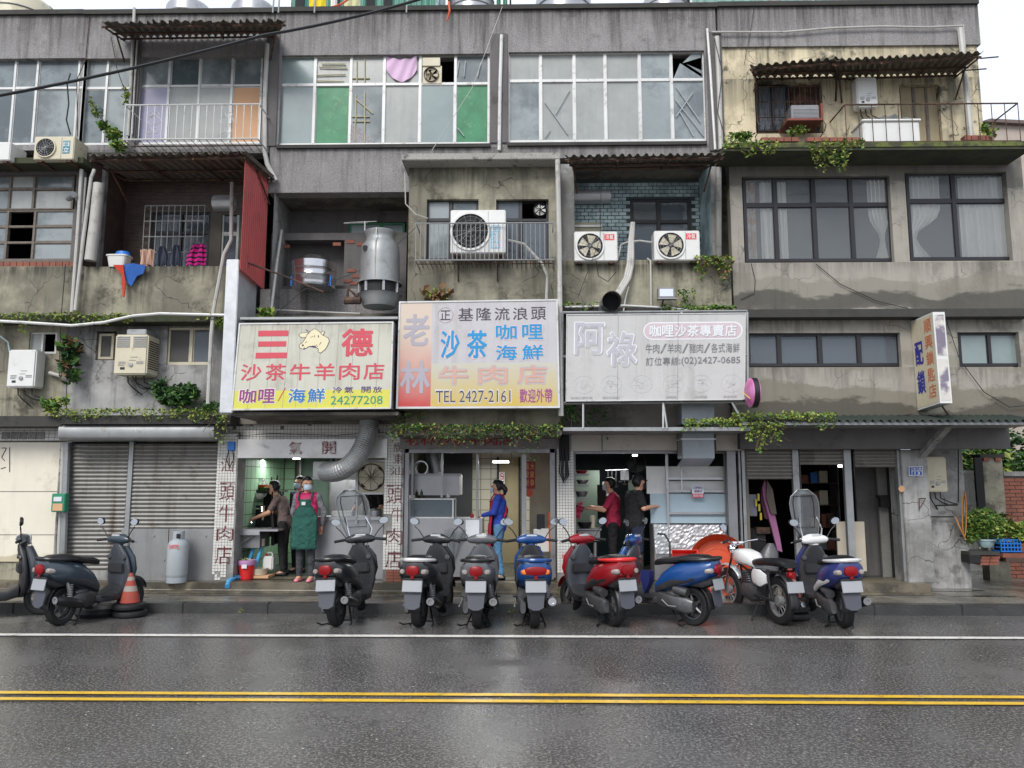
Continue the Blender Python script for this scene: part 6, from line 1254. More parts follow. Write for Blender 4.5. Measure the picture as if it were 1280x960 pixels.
# mosaic pillars with characters laid in dark red tiles (lettering is flat print on the tiles)
def pillar(lb, px0, px1, chars, P, broken=True):
    Y = YG-.1; x0, z0, x1, z1 = rect(px0, 540, px1, 727, Y); z0 = .29
    v = [(F_, glyphs(c)) for c, F_ in ()]
    part(lambda m: m.box(x0+.002, Y, z0, x1-.002, YG+.25, z1), 'column', M['conc_grey'], P)
    t_ = (x1-x0)/9; cells = {}
    for c, a, b, w0, w1 in chars:
        gv, gf = glyphs(c); cz0, cz1 = Z(b, Y, px0), Z(a, Y, px0); cx0, cx1 = x0+(x1-x0)*w0, x0+(x1-x0)*w1; nx, nz = max(7, round((cx1-cx0)/.03)), max(8, round((cz1-cz0)/.03)); q = MB(); q_in = []
        tr = [[gv[i] for i in f] for f in gf]
        def inside(u, w):
            for tpts in tr:
                ok = None; s = 0
                n = len(tpts)
                for i in range(n):
                    (ax, ay), (bx, by) = tpts[i], tpts[(i+1) % n]
                    if (ay > w) != (by > w) and u < (bx-ax)*(w-ay)/(by-ay)+ax: s ^= 1
                if s: return True
            return False
        for i in range(nx*2):
            for j in range(nz*2):
                u, w = (i+.5)/nx/2, (j+.5)/nz/2
                if inside(u, w):
                    a_, b_ = cx0+(cx1-cx0)*i/nx/2, cz0+(cz1-cz0)*j/nz/2; d_, e_ = (cx1-cx0)/nx/2*.94, (cz1-cz0)/nz/2*.94
                    q.quad(Vector((a_, Y-.0145, b_)), Vector((a_+d_, Y-.0145, b_)), Vector((a_+d_, Y-.0145, b_+e_)), Vector((a_, Y-.0145, b_+e_)))
        tag(q.build('tile_character', M['tile_red'], P), kind='stuff')
    return x0, x1
def mosaic(P, px0, px1, py0, py1, skip=None):
    Y = YG-.1; x0, z0, x1, z1 = rect(px0, py0, px1, py1, Y); z0 = max(z0, .3); s = .045; q = MB()
    for i in range(int((x1-x0)/s)):
        for j in range(int((z1-z0)/s)):
            a, b = x0+i*s, z0+j*s
            if skip and skip(a, b): continue
            y = Y-.012+random.uniform(-.0015, .0015); q.box(a+.003, y, b+.003, a+s-.003, Y, b+s-.003)
    tag(q.build('mosaic_tiles', M['white_tile'], P), kind='stuff')
pillar('', 269, 295, [('頭', 603, 626, .2, .92), ('牛', 631, 652, .2, .92), ('肉', 657, 676, .15, .95), ('店', 682, 705, .12, .9), ('汕', 572, 590, .2, .8)], B1); mosaic(B1, 269, 295, 540, 727, lambda a, b: b < .62 and a > X(283, YG-.1) or b < .42 and random.random() < .4)
pillar('', 480, 504, [('廣', 553, 566, .45, .95), ('東', 567, 580, .45, .95), ('汕', 583, 594, .3, .98), ('頭', 606, 630, .15, .95), ('牛', 634, 652, .4, .98), ('肉', 660, 681, .15, .98), ('店', 688, 710, .15, .95)], B2); mosaic(B2, 480, 504, 540, 712, lambda a, b: a < X(487, YG-.1) and 1.0 < b < 1.3)
for k in range(4):
    for i in range(2): pb('brick', 'brick', B2, 482+i*10, 713+k*3.6, 491.5+i*10, 716+k*3.6, YG-.13, .05)
pillar('', 696, 720, [], B3); mosaic(B3, 696, 720, 540, 716)
F = pface([(700, 692), (712, 692), (712, 712), (700, 712)], YG-.115); q = MB(); F.text(q, '出', .2, 0, .8, .3, .003, .02); F.text(q, '入', .2, .35, .8, .6, .003, .02); F.text(q, '口', .2, .68, .8, .95, .003, .02); q.build('red_lettering', M['red_p'], B3)
# shop 2 front
def frame2():
    t = thing('shop_front_frame', 'brushed steel frame and posts of the middle shop front', 'door frame', W(600, 720, YG))
    for r4 in ((505, 561, 510, 722), (688, 561, 694, 722), (505, 560, 694, 566)): part(lambda m: m.pbox(*r4, YG-.06, .1), 'post', M['steel_dull'], t)
    for r4 in ((514, 566, 516.5, 622), (551, 566, 553.5, 622), (595, 568, 598, 650), (652, 568, 658, 722)): part(lambda m: m.pbox(*r4, YG+.1, .05), 'mullion', M['alu_grey'], t)
frame2()
x0, x1 = X(506, YG), X(692, YG)
ibox(K2, 'ceiling', 'conc_grey', x0-.05, YG+.1, 2.62, x1+.2, 18, 2.7); ibox(K2, 'side_wall', 'dim_cream' if 0 else _mc['dim_cream'], x1+.02, YG+.12, .29, x1+.1, 17, 2.62)
tilewall(K2, 'cream_tiles', 'y', 15.5, X(588, 15.5), x1+.3, .29, 2.62, .2, mat('cream_tile', S(190, 184, 164), .3, var=.06)); ibox(K2, 'dark_partition', 'void', x0, 15.0, .29, X(590, 15), 15.05, 2.62)
ibox(K2, 'door', mat('tan_door', S(150, 136, 104), .6), X(623, 15.3), 15.4, .29, X(648, 15.3), 15.46, 2.3); 
for a in (621, 648): ibox(K2, 'door_post', 'black_m', X(a, 15.3), 15.33, .29, X(a+2.4, 15.3), 15.4, 2.32)
ibox(K2, 'sliding_panel', _mc['dim_cream'], X(662, 13.6), 13.9, .29, X(690, 13.6), 13.95, 2.5)
def counter2():
    t = thing('steel_counter', 'tall stainless steel counter front behind the two red lamp scooters', 'counter', W(555, 722, 12.7)); part(lambda m: m.extrude([W(503, 648, 12.66), W(603, 648, 12.66), W(603, 721, 12.66), W(503, 721, 12.66)], (0, .6, 0)), 'front_panel', cs, t)
    part(lambda m: m.pbox(582, 650, 599, 672, 12.645, .012), 'paper_notice', M['paper'], t)
    g = W(563, 671, 12.55); q = MB()
    for a, b, c_, d in (((555, 663), (566, 660), (567, 702), (563, 690)), ((566, 660), (577, 664), (571, 690), (567, 702)), ((577, 664), (583, 662), (580, 672), (575, 680))): q.quad(W(*a, 12.6), W(*b, 12.54), W(*c_, 12.6), W(*d, 12.62))
    q.build('hanging_bags', M['clear'], t, solid=.004)
counter2()
def case2():
    t = thing('glass_case', 'aluminium framed glass food case on the middle shop counter', 'display case', W(540, 650, 12.8)); x0, z0, x1, z1 = rect(511, 623, 567, 648, 12.75)
    q = MB(); f = .022
    for y in (12.75, 13.2):
        q.box(x0, y, z0, x1, y+f, z0+f); q.box(x0, y, z1-f, x1, y+f, z1); q.box(x0, y, z0+f, x0+f, y+f, z1-f); q.box(x1-f, y, z0+f, x1, y+f, z1-f)
    q.box(x0+.001, 12.775, z1-f, x0+f, 13.2, z1-.001); q.box(x1-f, 12.775, z1-f, x1-.001, 13.2, z1-.001); q.build('frame', M['alu'], t)
    part(lambda m: m.box(x0+f, 12.76, z0+f, x1-f, 12.766, z1-f), 'pane', M['glass_blue'], t); part(lambda m: m.box(x0+.02, 13.18, z0, x1-.02, 13.2, z1), 'back_panel', mat('green_glass', S(96, 116, 110), .3), t); part(lambda m: m.lathe([(.05, 0), (.05, .1), (0, .1)], (x0+.15, 12.9, z0+.02), 12), 'pot', M['white_p'], t)
    c = Vector((x0+.5, 12.85, z0+.02)); part(lambda m: m.lathe([(0, 0), (.03, 0), (.03, .03), (0, .04)], c, 8), 'bun', M['orange_p'], t)
case2()
def hood2():
    t = thing('extractor_hood', 'low steel extractor hood with pipes above the glass food case', 'hood', W(540, 600, 13)); x0, z0, x1, z1 = rect(511, 593, 574, 619, 12.95); st2 = mat('panelled_steel', S(160, 160, 162), .4, .5, var=.1)
    part(lambda m: m.box(x0, 12.95, z0, x1, 13.6, z1), 'hood_box', st2, t, bevel=.008)
    for k in range(3):
        for j in range(2): part(lambda m: m.box(x0+.08+k*.24, 12.944, z0+.05+j*.14, x0+.3+k*.24, 12.95, z0+.17+j*.14), 'panel', st2, t)
    part(lambda m: m.pbox(509, 592, 576, 595, 12.93, .1), 'rim', M['steel_dull'], t)
    part(lambda m: m.lathe([(.11, 0), (.11, .3)], (W(526, 585, 12.95).x, 12.95, W(526, 585, 12.95).z), 20, 'y', cap=False), 'vent_mouth', M['black_m'], t, smooth=True); part(lambda m: m.lathe([(.105, -.01), (.122, -.01), (.122, .02), (.105, .02)], (W(526, 585, 12.95).x, 12.95, W(526, 585, 12.95).z), 20, 'y', cap=False), 'rim_ring', M['steel'], t, smooth=True); part(lambda m: m.tube([W(540, 562, 13.2), W(546, 592, 13.2)], .11, 16), 'riser', M['steel_dull'], t, smooth=True)
hood2()
def scroll():
    t = thing('red_scroll', 'red vertical paper scroll with gold characters in the middle shop', 'scroll', W(663, 600, 13.4)); F = pface([(655, 577), (669, 577), (669, 611), (655, 611)], 13.4); q = MB(); F.rect(q, 0, 0, 1, 1, 0); f = q.build('paper', M['red_dark'], t); q = MB()
    for k, c in enumerate('大家恭喜發財'): F.text(q, c, .55 if k < 3 else .08, .05+(k % 3)*.3, .92 if k < 3 else .45, .3+(k % 3)*.3, .004, .02)
    q.build('lettering', mat('gold_ink', S(214, 160, 90), .5), f); part(lambda m: m.lathe([(0, -.01), (.07, -.01), (.07, 0)], W(661, 616, 13.4), 16, 'y'), 'round_charm', M['orange'], t)
scroll()
def nosmoke(lb, px0, py0, px1, py1, Y):
    t = thing('notice', lb, 'sign', W(px0, py1, Y)); F = pface([(px0, py0), (px1, py0), (px1, py1), (px0, py1)], Y); q = MB(); F.rect(q, 0, 0, 1, 1, 0); f = q.build('paper', M['paper'], t); q = MB()
    F.line(q, [(.5+.36*math.cos(a*.393), .36+.26*math.sin(a*.393)) for a in range(17)], .08, .003); F.line(q, [(.25, .2), (.75, .52)], .08, .003); q.build('prohibition_ring', M['red_p'], f); q = MB(); F.rect(q, .22, .32, .78, .4, .0025); F.rect(q, .15, .75, .85, .82, .003); F.rect(q, .15, .88, .7, .93, .003); q.build('print', M['black_m'], f)
nosmoke('small white no smoking notice on the tan door', 624, 590, 631, 605, 15.3); nosmoke('no smoking notice deep inside the dark kitchen', 753, 602, 761, 620, 14.6)
one(lambda m: m.pbox(616, 576, 636, 578.5, 14.4, .06), 'ceiling_lamp', M['tube_lamp'], 'lit ceiling tube in the middle shop', 'lamp'); one(lambda m: m.pbox(791, 568, 797, 570, 13.6, .06), 'ceiling_lamp', M['tube_lamp'], 'small lit lamp in the dark kitchen ceiling', 'lamp'); one(lambda m: m.pbox(1049, 581, 1055, 584, 13.4, .05), 'ceiling_lamp', M['tube_lamp'], 'small lit lamp in the locksmith doorway', 'lamp'); one(lambda m: m.pbox(366, 572, 374, 574, 13.4, .06), 'ceiling_lamp', M['tube_lamp'], 'small lit lamp under the silver header sheet', 'lamp')
for lb, a, b, c_, d, Y, mt in (('white carton near the red thermos right of the woman in blue', 667, 662, 676, 684, 12.9, 'white_p'), ('white carton with red print by the orange board', 676, 661, 688, 690, 12.85, 'white_p'), ('tall orange board leaning at the middle shop door post', 686, 640, 691, 690, 12.8, 'orange'), ('dark thermos on the cartons in the middle shop', 671, 643, 681, 662, 12.95, 'black')): x0, z0, x1, z1 = rect(a, b, c_, d, Y); one(lambda m: m.box(x0, Y, z0, x1, Y+.2, z1), 'carton' if 'carton' in lb else ('board' if 'board' in lb else 'thermos'), M[mt], lb, 'box' if 'carton' in lb else ('board' if 'board' in lb else 'flask'), bevel=.008)
for (a, b, Y, e, sx) in ((352, 575, 13.9, 9, .9), (440, 575, 14.2, 12, .9), (620, 577, 14.0, 24, .9), (560, 577, 13.6, 5, .5), (770, 573, 13.8, 7, .6)):
    l = bpy.data.lights.new('tube_light', 'AREA'); l.energy = e; l.size = sx; l.shape = 'RECTANGLE'; l.size_y = .12; l.color = (.97, 1, .97); lo = bpy.data.objects.new('tube_light', l); col.objects.link(lo); p_ = W(a, b, Y); lo.location = (p_.x, Y, min(p_.z, 2.5))
# shop 3
def frame3():
    t = thing('shop_front_frame', 'grey steel door posts of the third shop under the banner', 'door frame', W(800, 720, YG))
    for r4 in ((714, 563, 719, 722), (716, 563, 846, 567), (911, 563, 922, 722), (925, 540, 929, 722)): part(lambda m: m.pbox(*r4, YG-.05, .1), 'post', M['steel_dull'], t)
frame3()
x0, x1 = X(718, YG), X(928, YG)
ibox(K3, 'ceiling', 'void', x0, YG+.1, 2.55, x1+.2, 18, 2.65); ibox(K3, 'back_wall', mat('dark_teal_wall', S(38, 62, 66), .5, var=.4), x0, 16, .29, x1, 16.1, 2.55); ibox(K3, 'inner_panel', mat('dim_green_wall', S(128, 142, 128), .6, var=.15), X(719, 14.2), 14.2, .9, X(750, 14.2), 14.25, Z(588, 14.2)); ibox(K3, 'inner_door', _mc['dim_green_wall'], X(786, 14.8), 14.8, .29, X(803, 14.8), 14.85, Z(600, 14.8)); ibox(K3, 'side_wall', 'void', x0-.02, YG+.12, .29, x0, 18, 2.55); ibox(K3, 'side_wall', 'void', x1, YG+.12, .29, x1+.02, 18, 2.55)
fan('kitchen_fan', 'dark wall fan high in the third shop kitchen', 795, 578, .17, 14.4, 'black', 'black_m', 3)
ibox(K3, 'partition_panel', 'white_p', X(808, 12.9), 12.8, Z(617, 12.8), X(834, 12.9), 12.83, Z(583, 12.8))
for r4, mt in (((835, 583, 906, 600), 'white_p'), ((835, 601, 852, 616), 'white_p'), ((853, 601, 906, 616), 'white_p')): part(lambda m: m.pbox(*r4, 12.85, .02), 'panel', M[mt], K3)
bp_ = mat('pale_blue_panel', S(164, 184, 194), .5, var=.05)
for r4 in ((813, 617, 834, 654), (836, 617, 912, 654)): part(lambda m: m.pbox(*r4, 12.78, .03), 'blue_panel', bp_, K3)
q = MB()
for r4 in ((833, 566, 836, 657), (906, 566, 909, 657), (836, 597, 906, 599.5), (836, 613, 906, 615), (836, 640, 906, 643), (851, 583, 853, 613)): q.pbox(*r4, 12.72 if r4[2]-r4[0] < 4 else 12.725, .03)
tag(q.build('steel_rack', M['steel']), 'steel tube frame in front of the pale blue panels', 'frame')
foil = mat('crumpled_foil', S(196, 196, 198), .42, .4, bump=.35, bscale=12, var=.08, scale=10)
def foilp():
    x0, z0, x1, z1 = rect(818, 656, 907, 692, 12.6); rows = []
    for j in range(15): rows.append([Vector((x0+(x1-x0)*i/36, 12.6+random.uniform(-.012, .012), z0+(z1-z0)*j/14)) for i in range(37)])
    m = MB(); m.grid(rows); o = m.build('foil_panel', foil, None); tag(o, 'crumpled silver foil wrapped panel behind the orange tub', 'panel', ); part(lambda m: m.poly([W(a, b, 12.56) for a, b in ((852, 657), (898, 657), (886, 664), (880, 670), (868, 668), (864, 662))]), 'torn_patch', M['steel_dull'], o, world=False) if 0 else None
foilp(); ibox(K3, 'cabinet_front', 'steel_dull', X(817, 12.65), 12.66, .29, X(908, 12.65), 13.1, Z(656, 12.66))
def opensign():
    t = thing('open_sign', 'small white and pink open sign hanging on the steel frame', 'sign', W(872, 622, 12.7)); F = pface([(865, 607), (879, 607), (880, 622), (865, 622)], 12.68); q = MB(); F.rect(q, 0, 0, 1, 1, 0); f = q.build('board', M['paper'], t, solid=.01); q = MB(); F.rect(q, 0, .66, 1, 1, .008); q.build('pink_band', mat('pink_print2', S(206, 60, 100), .5), f); q = MB(); F.text(q, 'OPEN', .12, .08, .9, .3, .009, .05); F.text(q, '營業中', .2, .36, .85, .58, .009, .02); q.build('lettering', mat('violet_ink', S(104, 76, 140), .5), f); q = MB(); F.text(q, '歡迎光臨', .1, .72, .9, .94, .011, .02); q.build('lettering', M['white'], f)
opensign()
def shelf3():
    t = thing('kitchen_shelf', 'left hand shelves of bowls and pans in the dark kitchen', 'shelf', W(730, 660, 13.2))
    for py in (592, 606, 622, 661): part(lambda m: m.pbox(719, py, 736 if py < 660 else 752, py+2, 13.1, .5), 'shelf_board', M['steel_dull'], t)
    part(lambda m: m.pbox(722, 664, 750, 676, 13.1, .5), 'sink_body', M['steel_dull'], t)
    part(lambda m: m.tube([W(744, 678, 13.1), W(744, 724, 13.1)], .03, 6), 'leg', M['steel'], t)
shelf3()
for k, (px, py, r, h, mt, lb) in enumerate(((727, 592, .1, .05, 'red_dark', 'red bowl stack on the top kitchen shelf'), (728, 605, .1, .07, 'steel', 'steel pan on the second kitchen shelf'), (727, 621, .1, .09, 'steel_dull', 'steel pot on the third kitchen shelf'), (731, 660, .12, .1, 'black', 'black wok on the dark kitchen sink'), (741, 660, .05, .2, 'cream_p', 'tall cream jar on the dark kitchen sink'))):
    c = W(px, py, 13.2); one(lambda m: m.lathe([(0, 0), (r*.7, 0), (r, h*.8), (r, h), (r*.6, h*1.02), (0, h*1.02)], c, 18), 'pan', M[mt], lb, 'pan', smooth=True)
one(lambda m: leaves(m, blob(W(722, 638, 13.0), (.06, .05, .12), 60), .08), 'rag', mat('pink_rag', S(206, 70, 110), .8), 'pink rag hanging at the left of the dark kitchen', 'rag')
def flag():
    t = thing('black_panel', 'tall black board standing behind the man in the red shirt', 'board', W(752, 650, 13.4)); part(lambda m: m.pbox(747, 606, 758, 655, 13.7, .05), 'board_panel', M['black_m'], t)
flag()
# locksmith interior
def lockin():
    t = thing('coat_rack', 'clothes and tools hanging in the left locksmith doorway', 'coat rack', W(950, 700, 13.0))
    part(lambda m: m.tube([W(936, 596, 13.1), W(965, 594, 13.1)], .012, 5), 'rail', M['rust'], t)
    pk = mat('dusty_pink_fabric', S(170, 110, 150), .9, var=.15); br = mat('brown_fabric', S(110, 100, 92), .9, var=.2)
    for nm, L, mm, Y in (('pink_coat', [(956, 600), (962, 612), (968, 640), (975, 672), (978, 690), (972, 688), (962, 650), (955, 625), (953, 610)], pk, 13.0), ('brown_coat', [(959, 600), (966, 612), (971, 643), (964, 642), (958, 622)], br, 12.95), ('maroon_coat', [(952, 608), (957, 620), (962, 650), (956, 648), (951, 625)], mat('maroon_fabric', S(96, 60, 72), .9), 13.05)):
        part(lambda m: m.extrude([W(a, b, Y) for a, b in L], (0, .06, 0)), nm, mm, t)
    part(lambda m: m.pbox(934, 618, 946, 645, 13.0, .04), 'paper_board', mat('grey_board', S(140, 140, 152), .7), t); part(lambda m: [m.pbox(a, b, a+2.4, b+9, 12.95, .02) for a, b in ((947, 617), (944, 624), (948, 630), (950, 641))], 'tool_handle', mat('tool_yellow', S(214, 190, 60), .5), t)
    c = W(960, 700, 12.9); c.z = .3; t2 = thing('rubbish_bag', 'grey plastic bag slumped behind the white motorcycle', 'bag', c); part(lambda m: m.loft([(c.z, c.x, c.y, .14, .12), (c.z+.2, c.x-.02, c.y, .19, .15), (c.z+.42, c.x+.03, c.y, .14, .1), (c.z+.55, c.x+.05, c.y, .05, .04)], 14, 'z', 2.2), 'bag_body', mat('grey_film', S(96, 96, 100), .35, bump=.8, bscale=14), t2, smooth=True)
    c = W(944, 668, 13.1); t3_ = thing('dark_basket', 'black crate of things stacked in the left locksmith doorway', 'crate', c-Vector((0, 0, .35))); part(lambda m: m.box(c.x-.14, 13.0, c.z-.35, c.x+.14, 13.3, c.z+.1), 'crate_body', M['black_m'], t3_, bevel=.01); part(lambda m: m.box(c.x-.02, 12.95, c.z+.02, c.x+.2, 13.1, c.z+.12), 'carton', M['rust'], t3_)
lockin()
def lockshelf():
    t = thing('tool_shelf', 'tall dim shelf unit deep inside the locksmith workshop', 'shelf', W(1025, 700, 14.6)); xa_, xb_ = X(1003, 14.6), X(1050, 14.6)
    for z_ in (.6, 1.0, 1.4, 1.8, 2.15): part(lambda m: m.box(xa_, 14.6, z_, xb_, 15.0, z_+.02), 'shelf_board', M['rust'], t)
    for x in (xa_, xb_): part(lambda m: m.box(x-.02, 14.58, .3, x, 15.0, 2.3), 'side_panel', M['steel_dull'], t)
    rg = random.Random(3)
    for z_ in (.62, 1.02, 1.42, 1.82):
        x = xa_+.02
        while x < xb_-.15:
            w_, h = rg.uniform(.07, .16), rg.uniform(.08, .28); mm = rg.choice(('cream_p', 'steel_dull', 'rust', 'blue_p', 'brick', 'black', 'white_p')); one(lambda m: m.box(x, 14.62, z_, x+w_, 14.85, z_+h), 'stored_box', M[mm], 'one of the small boxes crowded on the dim locksmith shelf', 'box', 'boxes on the locksmith shelf'); x += w_+rg.uniform(.01, .05)
lockshelf()
for lb, px, py, Y, r, h, mt in (('brown sauce bottle left on the glass case top', 521, 622, 12.95, .025, .12, 'rust'), ('green sauce bottle beside the brown one on the glass case', 527, 622, 12.95, .022, .14, 'leaf2'), ('white seasoning jar on the glass case top', 560, 622, 12.95, .035, .08, 'white_p'), ('red topped jar on the steel counter by the notice', 590, 648, 12.9, .03, .1, 'red_dark'), ('tall steel cup on the steel counter end', 598, 648, 12.95, .03, .12, 'steel')):
    c = W(px, py, Y); one(lambda m: m.lathe([(0, 0), (r, 0), (r, h*.65), (r*.4, h*.82), (r*.4, h), (0, h)], c, 12), 'jar' if 'jar' in lb else ('cup' if 'cup' in lb else 'bottle'), M[mt], lb, 'jar' if 'jar' in lb else ('cup' if 'cup' in lb else 'bottle'), smooth=True)
one(lambda m: m.pbox(776, 588, 786, 600, 14.7, .02), 'menu_board', M['paper'], 'pale menu sheet on the dark kitchen back wall', 'menu')
def ladles():
    t = thing('utensil_rail', 'rail of hanging ladles and strainers in the dark kitchen', 'utensils', W(765, 590, 13.9)); part(lambda m: m.tube([W(757, 588, 13.9), W(785, 587, 13.9)], .008, 4), 'rail', M['steel'], t)
    for k, px in enumerate((760, 765, 770, 776, 781)): part(lambda m: (m.tube([W(px, 588, 13.88), W(px, 600+k % 3*3, 13.88)], .006, 4), m.lathe([(0, -.02), (.035, -.01), (.04, .01)], W(px, 602+k % 3*3, 13.88), 10, cap=False)), 'ladle', M['steel'], t)
ladles()
one(lambda m: m.pbox(1047, 652, 1082, 714, 12.95, .03), 'cream_board', mat('beige_board', S(186, 176, 158), .6), 'beige board leaning behind the right shutter post', 'board')
one(lambda m: [m.pbox(1099, 619, 1124, 622, 13.05, .12), m.pbox(1101, 622, 1122, 634, 13.07, .1)], 'post_basket', M['black_m'], 'dark basket hung on the grey granite panel', 'basket'); one(lambda m: m.pbox(1117, 600, 1122, 608, 13.1, .08), 'wall_lamp', M['black_m'], 'small dark lamp on the wall above the hung basket', 'lamp'); one(lambda m: m.lathe([(0, -.02), (.05, -.02), (.05, 0)], W(1126.5, 611, 12.5), 14, 'y'), 'round_charm', M['orange_p'], 'small orange charm on the locksmith door post', 'charm')
def plate():
    t = thing('house_number', 'blue enamel house number plate on the concrete column', 'sign', W(1145, 595, 12.45)); F = pface([(1136, 583), (1153, 583), (1153, 595), (1136, 595)], 12.47); q = MB(); F.rect(q, 0, 0, 1, 1, 0); f = q.build('plate', M['white'], t, solid=.006); bm_ = mat('enamel_blue', S(40, 80, 156), .4, var=.02); q = MB(); F.rect(q, .04, .06, .2, .94, .006); F.rect(q, .24, .06, .96, .44, .006); F.rect(q, .24, .5, .96, .94, .006); q.build('blue_field', bm_, f); q = MB(); F.text(q, '13', .4, .56, .8, .88, .009, .04); F.text(q, '孝三路', .3, .13, .9, .38, .009, .01); q.build('lettering', M['white'], f)
plate()
q = MB(); q.tube([W(1149, 623, 12.47), W(1157, 623, 12.45)], .008, 4); q.tube([W(1149, 623, 12.47), W(1149, 638, 12.47)], .008, 4); q.tube([W(1157, 623, 12.45), W(1149, 636, 12.47)], .006, 4)
tag(q.build('wall_bracket', M['rust']), 'tiny rusty bracket on the concrete column', 'bracket')
q = MB(); q.tube([W(1170, 632, 12.85), W(1196, 631, 12.85)], .012, 4); q.tube([W(1161, 646, 12.9), W(1192, 646, 12.9)], .01, 4); q.tube([W(1198, 560, 12.9), W(1198, 628, 12.9)], .012, 4); tag(q.build('service_conduits', M['cable']), 'dark conduits on the wall below the beige water heater', 'pipe')
def brace(): x = W(1160, 550, 12.2).x; m = MB(); m.extrude([Vector((x-.03, 11.6, 2.62)), Vector((x-.03, 12.45, 2.2)), Vector((x-.03, 12.45, 2.3)), Vector((x-.03, 11.75, 2.62))], (.1, 0, 0)); tag(m.build('canopy_brace', M['conc_grey']), 'concrete bracket carrying the corner canopy', 'bracket')
brace()
q = MB()
for k in range(9): q.lathe([(.05+.003*k, 0), (.06, .01)], (0, 0, 0), 3) if 0 else q.tube([W(1205.5+math.cos(a*.52)*(1.6+.15*k), 646+math.sin(a*.52)*(24+k*.6)-(0 if k < 5 else 3), 12.9-.01*k) for a in range(13)], .007, 4)
q.tube([W(1194, 646, 12.88), W(1200, 660, 12.85), W(1207, 675, 12.85)], .012, 5)
tag(q.build('hose_coil', mat('tan_hose', S(186, 128, 60), .5)), 'coiled tan garden hose hanging at the wall corner', 'hose')
# ---------- yard at the right ----------
def yard():
    t = thing('garden_gate', 'white steel sheet gate beyond the wall corner', 'gate', W(1212, 700, 15)); 
    for k in range(3): part(lambda m: m.pbox(1199+k*7.4, 590, 1205.8+k*7.4, 690, 14.4, .04), 'gate_board', M['alu'], t)
    [part(lambda m: m.pbox(1198, a, 1222, a+3, 14.34, .05), 'gate_rail', M['white_p'], t) for a in (588, 628)]
    t = thing('gate_pillar', 'dark rendered gate pillar with a brick cap behind the potted bush', 'pillar', W(1240, 690, 14)); x0, z0, x1, z1 = rect(1231, 572, 1257, 690, 14); part(lambda m: m.box(x0, 14, .13, x1, 14.22, z1), 'shaft', M['conc'], t); part(lambda m: m.box(x0-.04, 13.96, z1, x1+.03, 14.26, z1+.06), 'cap', M['ledge'], t)
    for k in (0, 1): part(lambda m: m.box(x0+.02+k*(x1-x0-.16), 13.955, z1-.06, x0+.12+k*(x1-x0-.16), 13.99, z1-.002), 'brick', M['brick'], t)
    part(lambda m: m.pbox(1221, 572, 1231, 655, 13.9, .05), 'black_panel', M['black_m'], t)  # flat black panel making up the left face of the pillar
    one(lambda m: m.box(X(1340, 14.4), 14.4, .13, X(1340, 14.4)+14, 14.6, 2.0), 'garden_wall', M['conc'], 'grey rendered boundary wall beyond the brick garden wall', 'wall')
    t = thing('garden_wall', 'red brick garden wall at the right edge behind the pots', 'wall', W(1275, 690, 14.4)); x0, z0, x1, z1 = rect(1257, 595, 1340, 690, 14.4)
    part(lambda m: m.box(x0, 14.42, .13, x1, 14.6, z1), 'mortar_bed', M['mortar'], t); part(lambda m: m.box(x0, 14.36, z1, x1, 14.64, z1+.08), 'coping', M['conc_grey'], t)
    q = MB(); j = 0; zc = .14
    b0 = None
    while zc < z1-.07:
        x = x0+(.0 if j % 2 else -.1)
        while x < x1:
            a, b = max(x, x0), min(x+.2, x1)
            if b-a > .05:
                if b0 is None or b-a < .195 : part(lambda m: m.box(a, 14.4, zc, b, 14.42, zc+.055), 'brick', M['brick'], t)
                else: dupe(b0, (a-b0['bx'], 0, zc-b0['bz']))
                if b0 is None and b-a >= .195: b0 = [o for o in t.children if o.name.startswith('brick')][-1]; b0['bx'] = a; b0['bz'] = zc
            x += .212
        zc += .068; j += 1
yard()
bpy.context.view_layer.update()
plant('tree', 'light green tree crown glimpsed over the gate pillar', [(W(1213, 578, 17), (.5, .3, .25), 700), (W(1252, 580, 17), (.4, .3, .3), 500), (W(1230, 566, 17), (.6, .3, .2), 500)], .12, (0, 0, 1, 2), [[W(1222, 700, 17), W(1222, 575, 17)]], 'tree')
plant('tree', 'dark green trees far behind the yard', [(W(1215, 600, 24), (1.6, .6, 1.0), 1500), (W(1265, 585, 24), (1.6, .6, 1.2), 1500)], .22, (1, 1, 0), [[W(1222, 690, 24), W(1222, 590, 24)], [W(1265, 690, 24), W(1265, 585, 24)]], 'tree')
def potplant(lb, c, r, h, pm, blobs, size, ks):
    t = thing('potted_plant', lb, 'potted plant', c); part(lambda m: m.lathe([(0, 0), (r*.7, 0), (r, h*.85), (r*1.08, h*.85), (r*1.08, h), (r*.9, h), (r*.85, h*.9), (0, h*.9)], c, 20), 'pot', pm, t, smooth=True); m = MB(); [leaves(m, blob(c+Vector(o), rr, n), size, .1, ks) for o, rr, n in blobs]; m.build('foliage', LM, t); part(lambda m: [m.tube([c+Vector((0, 0, h*.8)), c+Vector((a, 0, h+.2))], .01, 4) for a in (-.1, 0, .12)], 'stem', M['stem'], t)
cc = W(1231, 690, 12.9); potplant('big rounded light green bush in a green pot beyond the corner', W(1233, 684, 13.0), .14, .13, M['teal'], [((-.03, 0, .38), (.33, .2, .24), 2600), ((.2, 0, .3), (.2, .15, .2), 700), ((-.25, 0, .22), (.14, .12, .16), 400)], .05, (0, 0, 2))
potplant('variegated white green plant in a terracotta pot at the right edge', W(1277, 690, 12.9), .1, .14, M['brick'], [((0, 0, .3), (.14, .1, .15), 240)], .12, (2, 2, 0)); potplant('dark leafy plant behind the blue crate', W(1258, 672, 13.4), .1, .12, M['brick'], [((0, 0, .25), (.12, .1, .16), 260)], .07, (1, 3))
